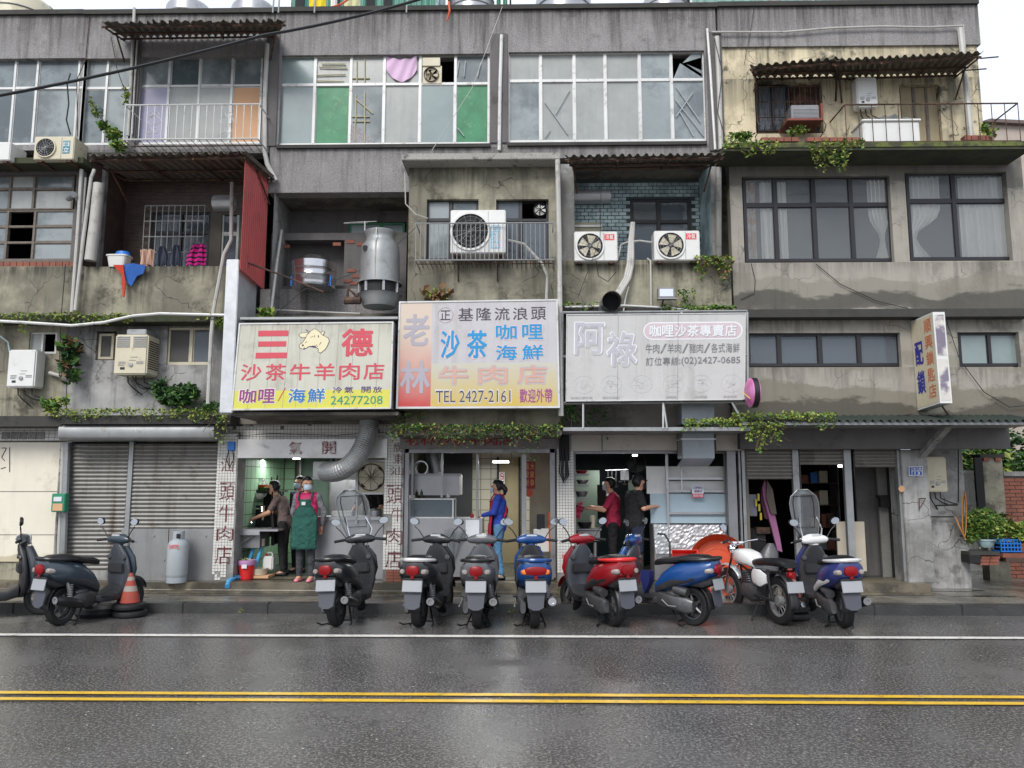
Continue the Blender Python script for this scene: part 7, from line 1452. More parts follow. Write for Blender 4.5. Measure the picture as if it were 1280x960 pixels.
def crate():
    x0, z0, x1, z1 = rect(1251, 674, 1277, 690, 12.8); t = thing('plastic_crate', 'bright blue slotted plastic crate on the brick plinth', 'crate', ((x0+x1)/2, 12.8, z0)); q = MB()
    for y in (12.8, 13.05):
        for k in range(4): q.box(x0, y, z0+k*(z1-z0-.02)/3, x1, y+.015, z0+k*(z1-z0-.02)/3+.018)
        for k in range(7): x = x0+k*(x1-x0-.015)/6; q.box(x, y+.002, z0+.001, x+.015, y+.013, z1-.001)
    for x in (x0, x1-.015):
        for k in range(4): q.box(x, 12.815, z0+k*(z1-z0-.02)/3, x+.015, 13.05, z0+k*(z1-z0-.02)/3+.018)
    q.box(x0, 12.8, z0-.002, x1, 13.06, z0); q.build('crate_body', M['blue_p'], t); part(lambda m: m.box(x0+.03, 12.83, z0+.01, x1-.03, 13.04, z0+.12), 'contents', M['black_m'], t)
crate()
def plinth():
    t = thing('brick_plinth', 'low plinth of red bricks and black slabs carrying pots', 'plinth', W(1245, 705, 12.9))
    for r4, mt in (((1212, 690, 1250, 694), 'ledge'), ((1212, 694, 1226, 704), 'black_m'), ((1254, 692, 1290, 697), 'brick'), ((1258, 697, 1290, 703), 'brick_dark')): part(lambda m: m.pbox(*r4, 12.75, .5), 'slab', M[mt], t)
    for j in range(3):
        for k in range(2): part(lambda m: m.pbox(1227+k*12-j, 695+j*4, 1238+k*12-j, 698.4+j*4, 12.78, .3), 'brick', M['brick'], t)
plinth()
# distant gable house over the right balcony, and the hidden side across the street is left open sky
def far():
    t = thing('far_house', 'distant house with a shallow brown roof beyond the right balcony', 'house', W(1300, 160, 26)); part(lambda m: m.extrude([W(1228, 151, 26), W(1236, 150, 26), W(1400, 158, 26), Vector((W(1400, 330, 26).x, 26, 0)), Vector((W(1228, 330, 26).x, 26, 0))], (0, 3, 0)), 'wall', mat('far_tan', S(170, 158, 148), .8), t); part(lambda m: m.extrude([W(1225, 152, 25.8), W(1238, 148, 25.8), W(1400, 156, 25.8), W(1400, 160, 25.8), W(1236, 152, 25.8)], (0, 3.4, 0)), 'roof', mat('far_roof', S(104, 90, 86), .8), t)
far()
# ================= PEOPLE =================
def capsule(m, p, q, r1, r2, sq=(1, 1, 1), n=12):
    p, q = Vector(p), Vector(q); d = (q-p); L = d.length
    if L < 1e-5: d = Vector((0, 0, 1)); L = 0
    d.normalize(); up = Vector((0, 0, 1)) if abs(d.z) < .9 else Vector((0, 1, 0)); x = d.cross(up).normalized(); y = x.cross(d).normalized(); rings = []
    for c, r, s in [(p, r1, a) for a in (-1.5, -1.1, -.6, -.2)]+[(p, r1, 0), (q, r2, 0)]+[(q, r2, a) for a in (.2, .6, 1.1, 1.5)]:
        rings.append([c+d*r*math.sin(s)+Vector([a*b for a, b in zip((x*math.cos(2*math.pi*k/n)+y*math.sin(2*math.pi*k/n))*r*math.cos(s), sq)]) for k in range(n)])
    m.grid(rings, True); m.caps(rings)
def remesh(name, caps, mt, parent, vox=.012, sm=4, dec=.5):
    m = MB(); [capsule(m, *c) for c in caps]; o = m.build(name, mt, None, world=False)
    o.location = (0, 0, 0); me0 = o.data
    off = ORG[o.name]
    for v in me0.vertices: v.co += off
    a = o.modifiers.new('r', 'REMESH'); a.mode = 'VOXEL'; a.voxel_size = vox; b = o.modifiers.new('s', 'SMOOTH'); b.iterations = sm; b.factor = .5; c = o.modifiers.new('d', 'DECIMATE'); c.ratio = dec
    dg = bpy.context.evaluated_depsgraph_get(); me = bpy.data.meshes.new_from_object(o.evaluated_get(dg)); o.modifiers.clear(); o.data = me; bpy.data.meshes.remove(me0)
    me.shade_smooth(); o.parent = parent; o['_local'] = 1; return o
def person(label, loc, rz, H=1.6, J=None, shirt=None, trousers=None, shoe=None, sleeve='long', short=False, look=0, mask='mask', apron=None, hair='bun', vest=None, cap=None, apron_top=True, strap=None, bulk=1.0, skin=None):
    skin = skin or M['skin']; k = H/1.6; t = thing('person', label, 'person', loc, rz, local=True); V = lambda *a: Vector(a)*k
    j = dict(head=V(0, .02, 1.49), neck=V(0, 0, 1.36), chest=V(0, 0, 1.2), waist=V(0, 0, 1.0), pelvis=V(0, 0, .88))
    for s, n in ((1, 'r'), (-1, 'l')):
        j['sh'+n] = V(.165*s, 0, 1.31); j['el'+n] = V(.21*s, -.02, 1.05); j['wr'+n] = V(.2*s, .08, .83); j['hip'+n] = V(.085*s, 0, .85); j['kn'+n] = V(.09*s, .01, .46); j['an'+n] = V(.09*s, -.02, .07)
    for a, b in (J or {}).items(): j[a] = V(*b)
    g = bulk; hd = j['head']; body = [(j['neck']-V(0, 0, .06), hd-V(0, 0, .06), .05*k, .047*k), (j['chest'], j['waist'], .115*k*g, .105*k*g, (1.25, .85, 1)), (j['waist'], j['pelvis'], .105*k*g, .12*k*g, (1.25, .9, 1)), (j['shl'], j['shr'], .055*k, .055*k)]
    # head with brow, jaw, nose and ears, turned by 'look'
    Rl = Matrix.Rotation(look, 3, 'Z'); hp = lambda x, y, z_: hd+Rl @ V(x, y, z_)
    body += [(hp(0, -.015, .035), hp(0, .005, .03), .083*k, .08*k), (hp(0, .02, -.03), hp(0, .035, -.055), .06*k, .045*k), (hp(0, .078, .0), hp(0, .098, -.02), .011*k, .014*k), (hp(.03, .06, .03), hp(-.03, .06, .03), .028*k, .028*k)]
    for s in (1, -1): body.append((hp(.08*s, -.005, .01), hp(.084*s, -.01, -.02), .014*k, .012*k, (.6, 1, 1)))
    for n, s in (('r', 1), ('l', -1)):
        sh, el, wr = j['sh'+n], j['el'+n], j['wr'+n]; body += [(sh, el, .047*k*g, .037*k*g), (el, wr, .036*k*g, .024*k)]
        d = (wr-el).normalized(); side = d.cross(V(0, 0, 1)) if abs(d.z) < .9 else V(1, 0, 0); side.normalize(); pm = wr+d*.06*k; inn = -s
        body.append((wr+d*.02*k, pm, .027*k, .032*k, (.8, 1, .8)))
        for f, (o_, L) in enumerate(((-.024, .062), (-.008, .072), (.008, .068), (.024, .052))):
            b = pm+side*o_*k+d*.018*k; c1_ = b+d*L*.5*k+Vector((0, 0, -.006*k)); body += [(b, c1_, .0095*k, .009*k), (c1_, c1_+d*L*.38*k+Vector((0, .004, -.016-.004*f))*k, .009*k, .0078*k)]
        b = wr+d*.03*k+side*.028*k*inn; body += [(b, b+(side*inn*.5+d*.8).normalized()*.04*k, .0115*k, .0105*k), (b+(side*inn*.5+d*.8).normalized()*.04*k, b+(side*inn*.3+d).normalized()*.066*k, .0105*k, .009*k)]
        body += [(j['hip'+n], j['kn'+n], .075*k*g, .05*k*g), (j['kn'+n], j['an'+n], .048*k*g, .032*k), (j['an'+n], j['an'+n]+V(0, .12, -.035), .034*k, .026*k, (1.2, 1, .8))]
    remesh('body', body, skin, t, .0095, 3, .35)
    sc_ = [(j['chest']+V(0, 0, .02), j['waist'], .135*k*g, .122*k*g, (1.25, .88, 1)), (j['waist'], j['pelvis']+V(0, 0, -.02), .122*k*g, .135*k*g, (1.22, .92, 1)), (j['shl'], j['shr'], .066*k, .066*k), (j['chest'], j['neck']-V(0, 0, .035), .1*k, .06*k, (1.2, .9, 1))]
    for n in 'rl':
        sh, el, wr = j['sh'+n], j['el'+n], j['wr'+n]; e = el if sleeve == 'short' else el; sc_.append((sh, sh.lerp(el, .75 if sleeve == 'short' else 1), .06*k*g, .053*k*g))
        if sleeve == 'long': sc_.append((el, el.lerp(wr, .93), .05*k*g, .036*k))
        if sleeve == 'mid': sc_.append((el, el.lerp(wr, .35), .05*k*g, .045*k))
    remesh('shirt', sc_, shirt, t, .013, 4)
    tc = [(j['pelvis']+V(0, 0, .04), j['pelvis']-V(0, 0, .03), .125*k*g, .125*k*g, (1.22, .9, 1))]
    for n in 'rl':
        hp_, kn, an = j['hip'+n], j['kn'+n], j['an'+n]; tc.append((hp_, kn, .09*k*g, .066*k*g)); tc.append((kn, kn.lerp(an, .06 if short else .93), .066*k*g if not short else .075*k, .05*k if not short else .075*k))
    remesh('trousers', tc, trousers, t, .013, 3)
    for n in 'rl': an = j['an'+n]; remesh('shoe', [(an+V(0, -.03, -.04), an+V(0, .13, -.045), .036*k, .034*k, (1.15, 1, .8)), (an+V(0, -.03, -.04), an+V(0, .0, -.01), .036*k, .03*k)], shoe, t, .01, 2)
    hh = [(hp(0, -.03, .045), hp(0, -.02, .06), .088*k, .084*k), (hp(0, .02, .085), hp(0, -.05, .07), .055*k, .06*k), (hp(.06, -.03, .02), hp(.055, -.04, -.02), .04*k, .03*k), (hp(-.06, -.03, .02), hp(-.055, -.04, -.02), .04*k, .03*k)]
    if hair == 'tail': hh += [(hp(0, -.1, .03), hp(0, -.14, -.03), .04*k, .045*k), (hp(0, -.14, -.03), hp(0, -.13, -.1), .04*k, .025*k)]
    if hair == 'bun': hh += [(hp(0, -.1, 0), hp(0, -.11, -.04), .04*k, .035*k)]
    remesh('hair', hh, M['hair'], t, .011, 3)
    for s in (1, -1): part(lambda m: m.lathe([(0, .004), (.008, .002), (.011, -.004)], hp(.031*s, .086, .022), 8, 'y'), 'eye', M['black'], t, world=False, smooth=True)
    if mask: 
        rows = []
        for a in range(7): rows.append([hp(.0+(.078-.012*abs(a-3)/3)*math.sin(b/8*2.5-1.25), .028+.078*math.cos(b/8*2.5-1.25)+.012*(1-abs(a-3)/3), .008-.085*a/6) for b in range(9)])
        m = MB(); m.grid(rows); m.build('face_mask', M[mask], t, world=False, smooth=True, solid=.004)
        part(lambda m: [m.tube([hp(.07*s, .045, -.01), hp(.084*s, .0, .005)], .003, 3) for s in (1, -1)], 'mask_loop', M['white'], t, world=False)
    if cap: remesh('cap', [(hp(0, -.02, .075), hp(0, -.01, .08), .088*k, .085*k), (hp(0, .06, .07), hp(0, .13, .055), .05*k, .03*k, (1.2, 1, .3))], cap, t, .011, 3)
    if vest: 
        remesh('vest', [(j['chest']+V(0, 0, .04), j['waist'], .146*k*g, .136*k*g, (1.25, .88, 1)), (j['shl']+V(.02, 0, 0), j['shr']-V(.02, 0, 0), .07*k, .07*k), (j['waist'], j['pelvis']+V(0, 0, .03), .136*k, .14*k, (1.22, .9, 1))], vest, t, .013, 3)
    if apron:
        rows = []; ztop = j['chest'].z+.07*k if apron_top else j['waist'].z; zbot = .5*k; cx_ = j['chest'].x
        for a in range(17):
            v = a/16; z_ = ztop+(zbot-ztop)*v; wd = (.11+.11*min(1, max(0, v-.12)*4))*k*g if apron_top else .22*k; yy = (.155 if v < .5 else .16+.02*v)*k*g
            cy = (j['chest'].y*(1-v)+j['pelvis'].y*v)
            rows.append([Vector((math.sin(b/12*2.2-1.1)*wd*1.05, cy+yy*math.cos((b/12*2.2-1.1)*.9)+.012*math.sin(b*1.7+a*.1)*v, z_)) for b in range(13)])
        m = MB(); m.grid(rows); m.build('apron', apron, t, world=False, smooth=True, solid=.008)
        st = strap or apron
        part(lambda m: [m.tube([V(.1*s, .14*g, ztop/k-.02)+V(0, j['chest'].y/k, 0), V(.11*s, .07, 1.375)+V(0, j['neck'].y/k, 0), V(.1*s, -.05, 1.37)+V(0, j['neck'].y/k, 0), V(-.06*s, -.125*g, 1.12)+V(0, j['chest'].y/k, 0), V(-.12*s, -.1*g, 1.0)+V(0, j['waist'].y/k, 0)], .014*k, 5) for s in (1, -1)], 'apron_strap', st, t, world=False, smooth=True)
    return t
cl = lambda n, c, **kw: mat(n, S(*c), .9, var=.2, scale=7, bump=1, bscale=11, bdist=.05, **kw)
quilt = mat('quilted_pink', S(190, 40, 96), .6, corr=('Z', 3.2), var=.1)
p = W(381, 727, 12.45); p.z = .29
w1 = person('woman in a dark green apron and magenta vest standing in the kitchen doorway', p, R(176), 1.6, dict(elr=(.25, -.08, 1.06), wrr=(.2, -.14, .86), ell=(-.25, -.08, 1.06), wrl=(-.2, -.14, .86), anr=(.1, -.02, .07), anl=(-.1, .0, .07)), cl('grey_knit', (128, 128, 132)), cl('charcoal_trousers', (62, 64, 68)), mat('pink_slipper', S(226, 130, 150), .5), look=R(28), vest=quilt, apron=cl('green_apron', (34, 84, 74)), hair='bun')
part(lambda m: m.box(-.03, .168, 1.18, .03, .175, 1.23), 'apron_badge', M['white_p'], w1, world=False)
p = W(353, 722, 13.25); p.z = .29
person('person in a brown grey t-shirt and black mask bending over the sink', p, R(95), 1.6, dict(head=(0, .2, 1.43), neck=(0, .12, 1.32), chest=(0, .06, 1.18), shr=(.16, .1, 1.26), shl=(-.16, .1, 1.26), elr=(.2, .22, 1.04), ell=(-.2, .22, 1.04), wrr=(.12, .44, .96), wrl=(-.1, .44, .96)), cl('brown_tee', (112, 96, 92)), cl('black_trousers', (30, 30, 32)), M['black_m'], sleeve='short', mask='black_m', apron=M['black_m'], apron_top=False, hair='short')
p = W(372, 722, 13.7); p.z = .29
person('person in navy half hidden behind the woman in the green apron', p, R(150), 1.62, None, cl('navy_shirt', (38, 48, 66)), cl('black_trousers', (30, 30, 32)), M['black_m'], mask='mask', hair='short')
p = W(462, 724, 13.6); p.z = .29
person('cook in black working behind the serving window under the yellowed fan', p, R(160), 1.62, dict(elr=(.25, .1, 1.1), wrr=(.22, .28, 1.0), ell=(-.25, .1, 1.1), wrl=(-.2, .28, 1.0)), cl('black_shirt', (26, 26, 28)), cl('black_trousers', (30, 30, 32)), M['black_m'], sleeve='short', hair='short')
p = W(624, 722, 12.8); p.z = .29
person('woman in blue with a red apron facing sideways in the middle shop', p, R(82), 1.56, dict(elr=(.2, .06, 1.08), ell=(-.2, .06, 1.08), wrr=(.1, .27, 1.03), wrl=(-.1, .27, 1.03), head=(0, .04, 1.48), anr=(.1, .06, .07), anl=(-.09, -.06, .07), knr=(.1, .05, .46)), cl('royal_blue_top', (44, 70, 168)), cl('blue_jeans', (84, 128, 164)), M['black'], hair='tail', apron=cl('crimson_apron', (170, 28, 62)), strap=_mc['crimson_apron'], bulk=1.02)
p = W(768, 722, 13.2); p.z = .29
person('man in a crimson t-shirt facing left in the dark kitchen', p, R(80), 1.6, dict(elr=(.22, .1, 1.08), ell=(-.2, .14, 1.08), wrr=(.14, .32, 1.12), wrl=(-.14, .34, 1.1), head=(0, .06, 1.48)), cl('crimson_tee', (168, 40, 72)), cl('black_trousers', (30, 30, 32)), M['black_m'], sleeve='short', mask='mask', hair='short', bulk=1.08)
p = W(795, 724, 12.75); p.z = .29
person('man in a black t-shirt and navy shorts with a cap looking down', p, R(-72), 1.64, dict(elr=(.24, .04, 1.1), ell=(-.24, .04, 1.1), wrr=(.12, .28, 1.12), wrl=(-.14, .27, 1.1), head=(0, .08, 1.47), neck=(0, .03, 1.35)), _mc['black_shirt'], cl('navy_shorts', (34, 42, 64)), M['red_p'], sleeve='short', short=True, mask='black_m', hair='short', cap=M['black_m'], bulk=1.22)
# ================= SCOOTERS =================
paint = lambda n, c, **k: mat(n, S(*c), .3, coat=.35, var=.08, dirt=tuple(x*.6+.02 for x in S(*c)[:3])+(1,), dirtk=.45, dscale=5, **k)
plate_m = mat('plate_blank', S(150, 152, 156), .5, var=.06); tail_red = mat('tail_lamp_red', S(128, 6, 14), .35, coat=.0, var=.2, scale=30, spec=.35); amber = mat('amber_lens', S(226, 122, 40), .2, coat=.6, var=0); plast = mat('scooter_plastic', S(44, 44, 47), .45, var=.15, dirt=S(84, 80, 74), dirtk=.3, dscale=5); flap = mat('mud_flap', S(70, 72, 80), .5, var=.1); seatm = mat('seat_vinyl', S(26, 26, 28), .38, bump=.25, bscale=120, var=.08); lens_c = mat('lamp_lens', S(220, 222, 224), .08, .3, coat=1, var=0); engm = mat('engine_alloy', S(96, 96, 98), .4, .6, var=.25, scale=20)
def wheel(t, name, c, r, w_, steer=None, spokes=0, lab=None):
    ty = MB(); T = w_/2; prof = [(r*.66, -T*.8), (r*.8, -T), (r*.93, -T*.95), (r*.99, -T*.55), (r, 0), (r*.99, T*.55), (r*.93, T*.95), (r*.8, T), (r*.66, T*.8)]
    ty.lathe(prof, c, 36, 'x', cap=False)
    for k in range(30):
        a = k*math.pi/15
        for s in (-1, 1): ty.quad(*[Vector(c)+Vector((s*x, (r+.0015)*math.cos(a+d), (r+.0015)*math.sin(a+d))) for x, d in ((.006, 0), (T*.55, .06), (T*.55, .1), (.006, .04))]) if 0 else None
    o = fx(ty, steer).build(name, M['rubber'], t, smooth=True, world=False)
    q = MB()
    q.lathe([(r*.6, -T*.7), (r*.68, -T*.75), (r*.68, T*.75), (r*.6, T*.7)], c, 30, 'x', cap=False); q.lathe([(0, -T*.9), (r*.2, -T*.85), (r*.2, T*.85), (0, T*.9)], c, 14, 'x')
    if spokes:
        for k in range(spokes): a = k*2*math.pi/spokes; q.tube([Vector(c)+Vector(((-1)**k*T*.5, r*.15*math.cos(a+.3), r*.15*math.sin(a+.3))), Vector(c)+Vector((0, r*.64*math.cos(a), r*.64*math.sin(a)))], .0028, 3)
    else:
        for k in range(5): a = k*2*math.pi/5; q.tube([Vector(c)+Vector((0, r*.15*math.cos(a), r*.15*math.sin(a))), Vector(c)+Vector((0, r*.64*math.cos(a), r*.64*math.sin(a)))], [.022, .015], 6)
        q.lathe([(r*.42, T*.9), (r*.42, T*.98), (r*.25, T*.98)], c, 22, 'x', cap=False)
    fx(q, steer).build('rim', M['alu_grey'] if spokes else engm, o, smooth=True, world=False); return o
def fx(m, steer, piv=(0, 1.0)):
    if steer:
        c, s = math.cos(steer), math.sin(steer)
        m.v = [Vector((piv[0]+(p[0]-piv[0])*c-(p[1]-piv[1])*s, piv[1]+(p[0]-piv[0])*s+(p[1]-piv[1])*c, p[2])) for p in m.v]
    return m
def mirrors(P, t, st, z0=1.0, hx=.3, zt=1.22, y=.93, sz=.044, mt=None, round_=1.35, sides=(-1, 1), tilt=0):
    for s in sides:
        q = MB(); q.tube([(s*.17, y+.0, z0), (s*(hx-.06), y-.01, z0+.1), (s*hx, y-.02, zt-.06)], .007, 6); o = P('mirror_stalk', M['black'], q, True)
        q = MB(); c = Vector((s*hx, y-.02, zt)); pts = []
        for ring, (k, dy) in enumerate(((1, -.012), (1.08, .0), (1.0, .02), (.5, .035))): pts.append([c+Vector((sz*round_*k*math.cos(a*.349), dy, sz*k*math.sin(a*.349)+.25*s*sz*k*math.cos(a*.349)*.6)) for a in range(18)])
        q.grid(pts, True); q.caps(pts, a=False); P('mirror_shell', mt or M['black'], q, True, o)
        q = MB(); q.poly([c+Vector((sz*round_*.97*math.cos(a*.349), -.014, sz*.97*math.sin(a*.349)+.25*s*sz*math.cos(a*.349)*.6)) for a in range(18)]); P('mirror_glass', M['mirror_up'], q, True, o)
M['mirror_up'] = mat('mirror_reflecting_sky', S(200, 206, 214), .12, .8, var=0)
def scooter(label, px, py, rz, body, accent=None, steer=0, lean=0, screen=False, rail='black', tail='red', flapc=True, muf='black', inner=None, sy=.88, sc_=1.0, group=None, mir=(-1, 1), hx=.29, frontlamp=False, loc=None, wide=1.12, name='scooter', bagc=None):
    p = loc or G(px, py); t = thing(name, label, 'scooter', p, rz, local=True, group=group); t.rotation_euler = (0, lean, rz); t.scale = (sc_*wide, sc_*sy, sc_*1.05)
    acc = accent or body; inn = inner or plast; st = steer
    def P(name, m_, q, front=False, par=None, **k):
        if front: fx(q, st)
        k.setdefault('smooth', True); return q.build(name, m_, par or t, world=False, **k)
    wheel(t, 'rear_wheel', (0, 0, .235), .235, .11); wheel(t, 'front_wheel', (0, 1.24, .23), .23, .1, st)
    q = MB(); q.loft([(-.37, 0, .73, .07, .06), (-.345, 0, .72, .13, .1), (-.24, 0, .68, .185, .135), (0, 0, .63, .205, .16), (.22, 0, .58, .2, .16), (.4, 0, .5, .17, .13), (.5, 0, .42, .15, .09)], 20, 'y', 2.6); P('rear_cowl', body, q)
    for s in (-1, 1):
        q = MB(); q.loft([(-.3, s*.12, .66, .02, .03), (-.1, s*.17, .6, .02, .05), (.2, s*.182, .52, .02, .05), (.45, s*.165, .42, .02, .04)], 8, 'y', 2.2); P('side_trim', acc if accent else plast, q)
    q = MB(); q.loft([(-.3, 0, .81, .09, .02), (-.2, 0, .815, .13, .045), (0, 0, .81, .15, .05), (.18, 0, .78, .14, .045), (.26, 0, .765, .135, .045), (.42, 0, .755, .12, .045), (.53, 0, .73, .09, .04), (.56, 0, .71, .06, .02)], 18, 'y', 2.6); P('seat', seatm, q)
    # grab rail round the tail
    rm = {'black': M['black'], 'silver': M['alu'], 'body': body, 'red': M['red_p']}[rail] if isinstance(rail, str) else rail
    q = MB(); q.tube([(-.15, .1, .79), (-.185, -.05, .8), (-.17, -.2, .81), (-.12, -.33, .82), (-.05, -.385, .825), (.05, -.385, .825), (.12, -.33, .82), (.17, -.2, .81), (.185, -.05, .8), (.15, .1, .79)], [.012, .016, .02, .022, .024, .024, .022, .02, .016, .012], 8); P('grab_rail', rm, q)
    # tail lamp, indicators, plate, flap, rear fender
    q = MB()
    if tail == 'wide': q.loft([(-.392, 0, .7, .09, .03), (-.38, 0, .7, .12, .05), (-.3, 0, .7, .14, .06)], 16, 'y', 2.4)
    else: q.loft([(-.41, 0, .7, .035, .03), (-.395, 0, .7, .07, .055), (-.32, 0, .7, .085, .065)], 16, 'y', 2.8)
    tl = P('tail_lamp', tail_red, q)
    for s in (-1, 1): q = MB(); q.loft([(-.375, s*.115, .685, .015, .02), (-.36, s*.12, .685, .03, .03), (-.28, s*.135, .68, .03, .035)], 10, 'y', 2.2); P('indicator_lamp', amber if tail == 'wide' else mat('smoked_lens', S(150, 140, 136), .2, var=.1), q)
    q = MB(); q.loft([(-.36, 0, .6, .12, .015), (-.34, 0, .56, .12, .05), (-.2, 0, .52, .12, .06), (0, 0, .5, .1, .03)], 12, 'y', 3); P('tail_underside', plast, q)
    mt = Matrix.Translation((0, -.375, .52)) @ Matrix.Rotation(R(-14), 4, 'X'); q = MB(); q.box(-.115, -.006, -.068, .115, .004, .068, mt); pl = P('number_plate', plate_m, q, smooth=False, bevel=.006)
    mt2 = Matrix.Translation((0, -.355, .37)) @ Matrix.Rotation(R(-12), 4, 'X'); q = MB(); q.extrude([mt2 @ Vector(p_) for p_ in ((-.1, 0, .09), (.1, 0, .09), (.085, 0, -.09), (.03, 0, -.12), (-.03, 0, -.12), (-.085, 0, -.09))], (0, .012, 0)); P('mud_flap', flap if flapc else plast, q, smooth=False)
    q = MB(); q.grid([[Vector((x, .02+.285*math.cos(a), .24+.285*math.sin(a))) for x in (-.07, .07)] for a in [R(d) for d in range(60, 200, 14)]]); P('rear_fender', plast, q, solid=.006)
    # engine, belt case, muffler, stand
    q = MB(); q.loft([(-.08, -.13, .25, .03, .07), (0, -.14, .25, .045, .1), (.2, -.14, .27, .05, .085), (.42, -.13, .3, .05, .1), (.5, -.12, .3, .03, .07)], 14, 'y', 3); P('belt_case', engm, q)
    q = MB(); q.loft([(.15, 0, .34, .1, .08), (.3, 0, .36, .13, .12), (.48, 0, .32, .12, .1)], 12, 'y', 3); q.tube([(-.13, -.0, .4), (-.13, .2, .44)], .055, 10); P('engine', engm, q)
    q = MB(); q.tube([(.02, .5, .2), (.12, .4, .18), (.17, .2, .22)], .018, 8); q.tube([(.17, .22, .23), (.18, .12, .26), (.185, -.2, .33), (.185, -.26, .335)], [.03, .055, .06, .045], 16); mo = P('muffler', M['steel'] if muf == 'steel' else M['black'], q)
    q = MB(); q.lathe([(.026, 0), (.04, -.002), (.045, -.012), (.022, -.012), (.018, .01)], (.186, -.265, .337), 14, 'y', cap=False); q.lathe([(0, .001), (.022, .001)], (.186, -.265, .337), 12, 'y', cap=False); P('muffler_end', M['chrome'] if muf == 'steel' else M['steel_dull'], q, par=mo)
    q = MB(); [q.tube([(s*.06, .3, .2), (s*.13, .16, .02), (s*.13, .1, .005)], .011, 6) for s in (-1, 1)]; q.tube([(-.12, .17, .05), (.12, .17, .05)], .01, 6); q.tube([(-.13, .15, .02), (-.2, .05, .02), (-.23, -.02, .05)], .01, 5); P('centre_stand', M['black_m'], q)
    q = MB(); [q.tube([(s*.15, .05, .27), (s*.14, -.0, .4), (s*.13, -.06, .56)], [.018, .024, .018], 8) for s in (1,)]; P('shock_absorber', M['steel'], q)
    # floor and front
    q = MB(); q.loft([(.42, 0, .3, .15, .05), (.5, 0, .28, .19, .06), (.8, 0, .28, .19, .06), (.93, 0, .33, .17, .08)], 14, 'y', 4); P('footboard', plast, q)
    ax = lambda z_: .93+(z_-.3)*.06
    q = MB(); q.loft([(.25, 0, .95, .1, .05), (.33, 0, .99, .15, .06), (.45, 0, 1.0, .19, .05), (.6, 0, .99, .195, .045), (.74, 0, .97, .17, .045), (.84, 0, .95, .12, .05), (.92, 0, .935, .06, .04)], 22, 'z', 3); P('leg_shield', inn, q)
    q = MB(); q.loft([(.3, 0, 1.05, .08, .03), (.42, 0, 1.1, .14, .07), (.6, 0, 1.1, .2, .08), (.76, 0, 1.07, .19, .08), (.9, 0, 1.02, .11, .06)], 22, 'z', 2.3); P('front_panel', body, q)
    q = MB(); q.box(-.13, .905, .56, .13, .955, .68); P('glove_box', plast, q, smooth=False, bevel=.012); 
    for s in (-1, 1): q = MB(); q.lathe([(0, -.012), (.03, -.01), (.035, .01)], (s*.13, .92, .76), 12, 'y', cap=False); P('cap_ring', engm, q)
    if frontlamp:
        for s in (-1, 1): q = MB(); q.loft([(1.1, s*.17, .62, .02, .03), (1.15, s*.15, .64, .03, .05), (1.17, s*.12, .65, .01, .03)], 10, 'y', 2); P('indicator_lamp', amber, q)
    # steering head
    q = MB(); q.loft([(-.19, .95, .985, .03, .02), (-.15, .95, .985, .06, .045), (-.06, .955, .995, .085, .065), (.06, .955, .995, .085, .065), (.15, .95, .985, .06, .045), (.19, .95, .985, .03, .02)], 16, 'x', 2.4); q.loft([(.86, 0, .96, .05, .05), (.93, 0, .96, .06, .055), (.98, 0, .965, .07, .05)], 12, 'z', 2.4); P('handlebar_cover', acc if accent else (body if body != plast else plast), q, True)
    q = MB(); q.loft([(.1, 1.035, .985, .01, .01)]*1+[(.02, 0, 0, 0, 0)], 4) if 0 else q.lathe([(.075, -.02), (.07, .02), (.05, .035), (0, .04)], (0, 1.02, .985), 16, 'y'); P('head_lamp', lens_c, q, True)
    mtx = Matrix.Translation((0, .895, 1.03)) @ Matrix.Rotation(R(35), 4, 'X'); q = MB(); q.box(-.07, -.012, -.03, .07, .012, .03, mtx); P('speedometer', M['white'] if accent is None and False else lens_c, q, True, smooth=False, bevel=.01)
    for s in (-1, 1):
        q = MB(); q.tube([(s*.17, .94, .99), (s*.2, .925, .985), (s*.32, .88, .97)], [.012, .019, .019], 10); P('handle_grip', M['black_m'], q, True)
        q = MB(); q.tube([(s*.17, .985, .985), (s*.22, .975, .975), (s*.33, .93, .96)], .007, 6); P('brake_lever', M['alu_grey'], q, True)
    mirrors(P, t, st, mt=acc if rail == 'body2' else M['black'], hx=hx, sides=mir)
    q = MB(); [q.tube([(s*.065, 1.02, .62), (s*.065, 1.24, .23)], .02, 8) for s in (-1, 1)]; P('front_fork', M['steel_dull'], q, True)
    q = MB(); q.grid([[Vector((x*(1 if 30 < d < 150 else .8), 1.24+.265*math.cos(R(d)), .23+.265*math.sin(R(d))+.01*(1-abs(x)/.07))) for x in (-.07, -.04, 0, .04, .07)] for d in range(20, 175, 12)]); P('front_fender', body, q, True, solid=.006)
    if screen:
        rows = []; fr = []
        for j in range(9):
            v = j/8; wd = (.15+.07*math.sin(min(1, v*1.4)*1.5))*math.sqrt(max(0.02, 1-max(0, (v-.72)/.3)**2)); z_ = .98+.66*v
            rows.append([Vector((wd*math.sin(a)-.12*v, 1.02+.03+.07*math.cos(a)-.16*v, z_)) for a in [(-1.2+2.4*i/10) for i in range(11)]])
        q = MB(); q.grid(rows); w_ = P('windscreen', M['clear'], q, True, solid=.004)
        q = MB(); q.tube([r[0] for r in rows]+[rows[-1][i] for i in range(1, 10)]+[r[-1] for r in reversed(rows)], .0055, 5); P('screen_edge', M['alu_grey'], q, True, w_)
        in_ = [rows[j][2] for j in (2, 4, 6, 7)]+[rows[7][i] for i in (3, 5, 7)]+[rows[j][8] for j in (7, 6, 4, 2)]; q = MB(); q.tube([p_+Vector((0, -.01, 0)) for p_ in in_+[in_[0]]], .005, 5); P('screen_seal', M['black'], q, True, w_)
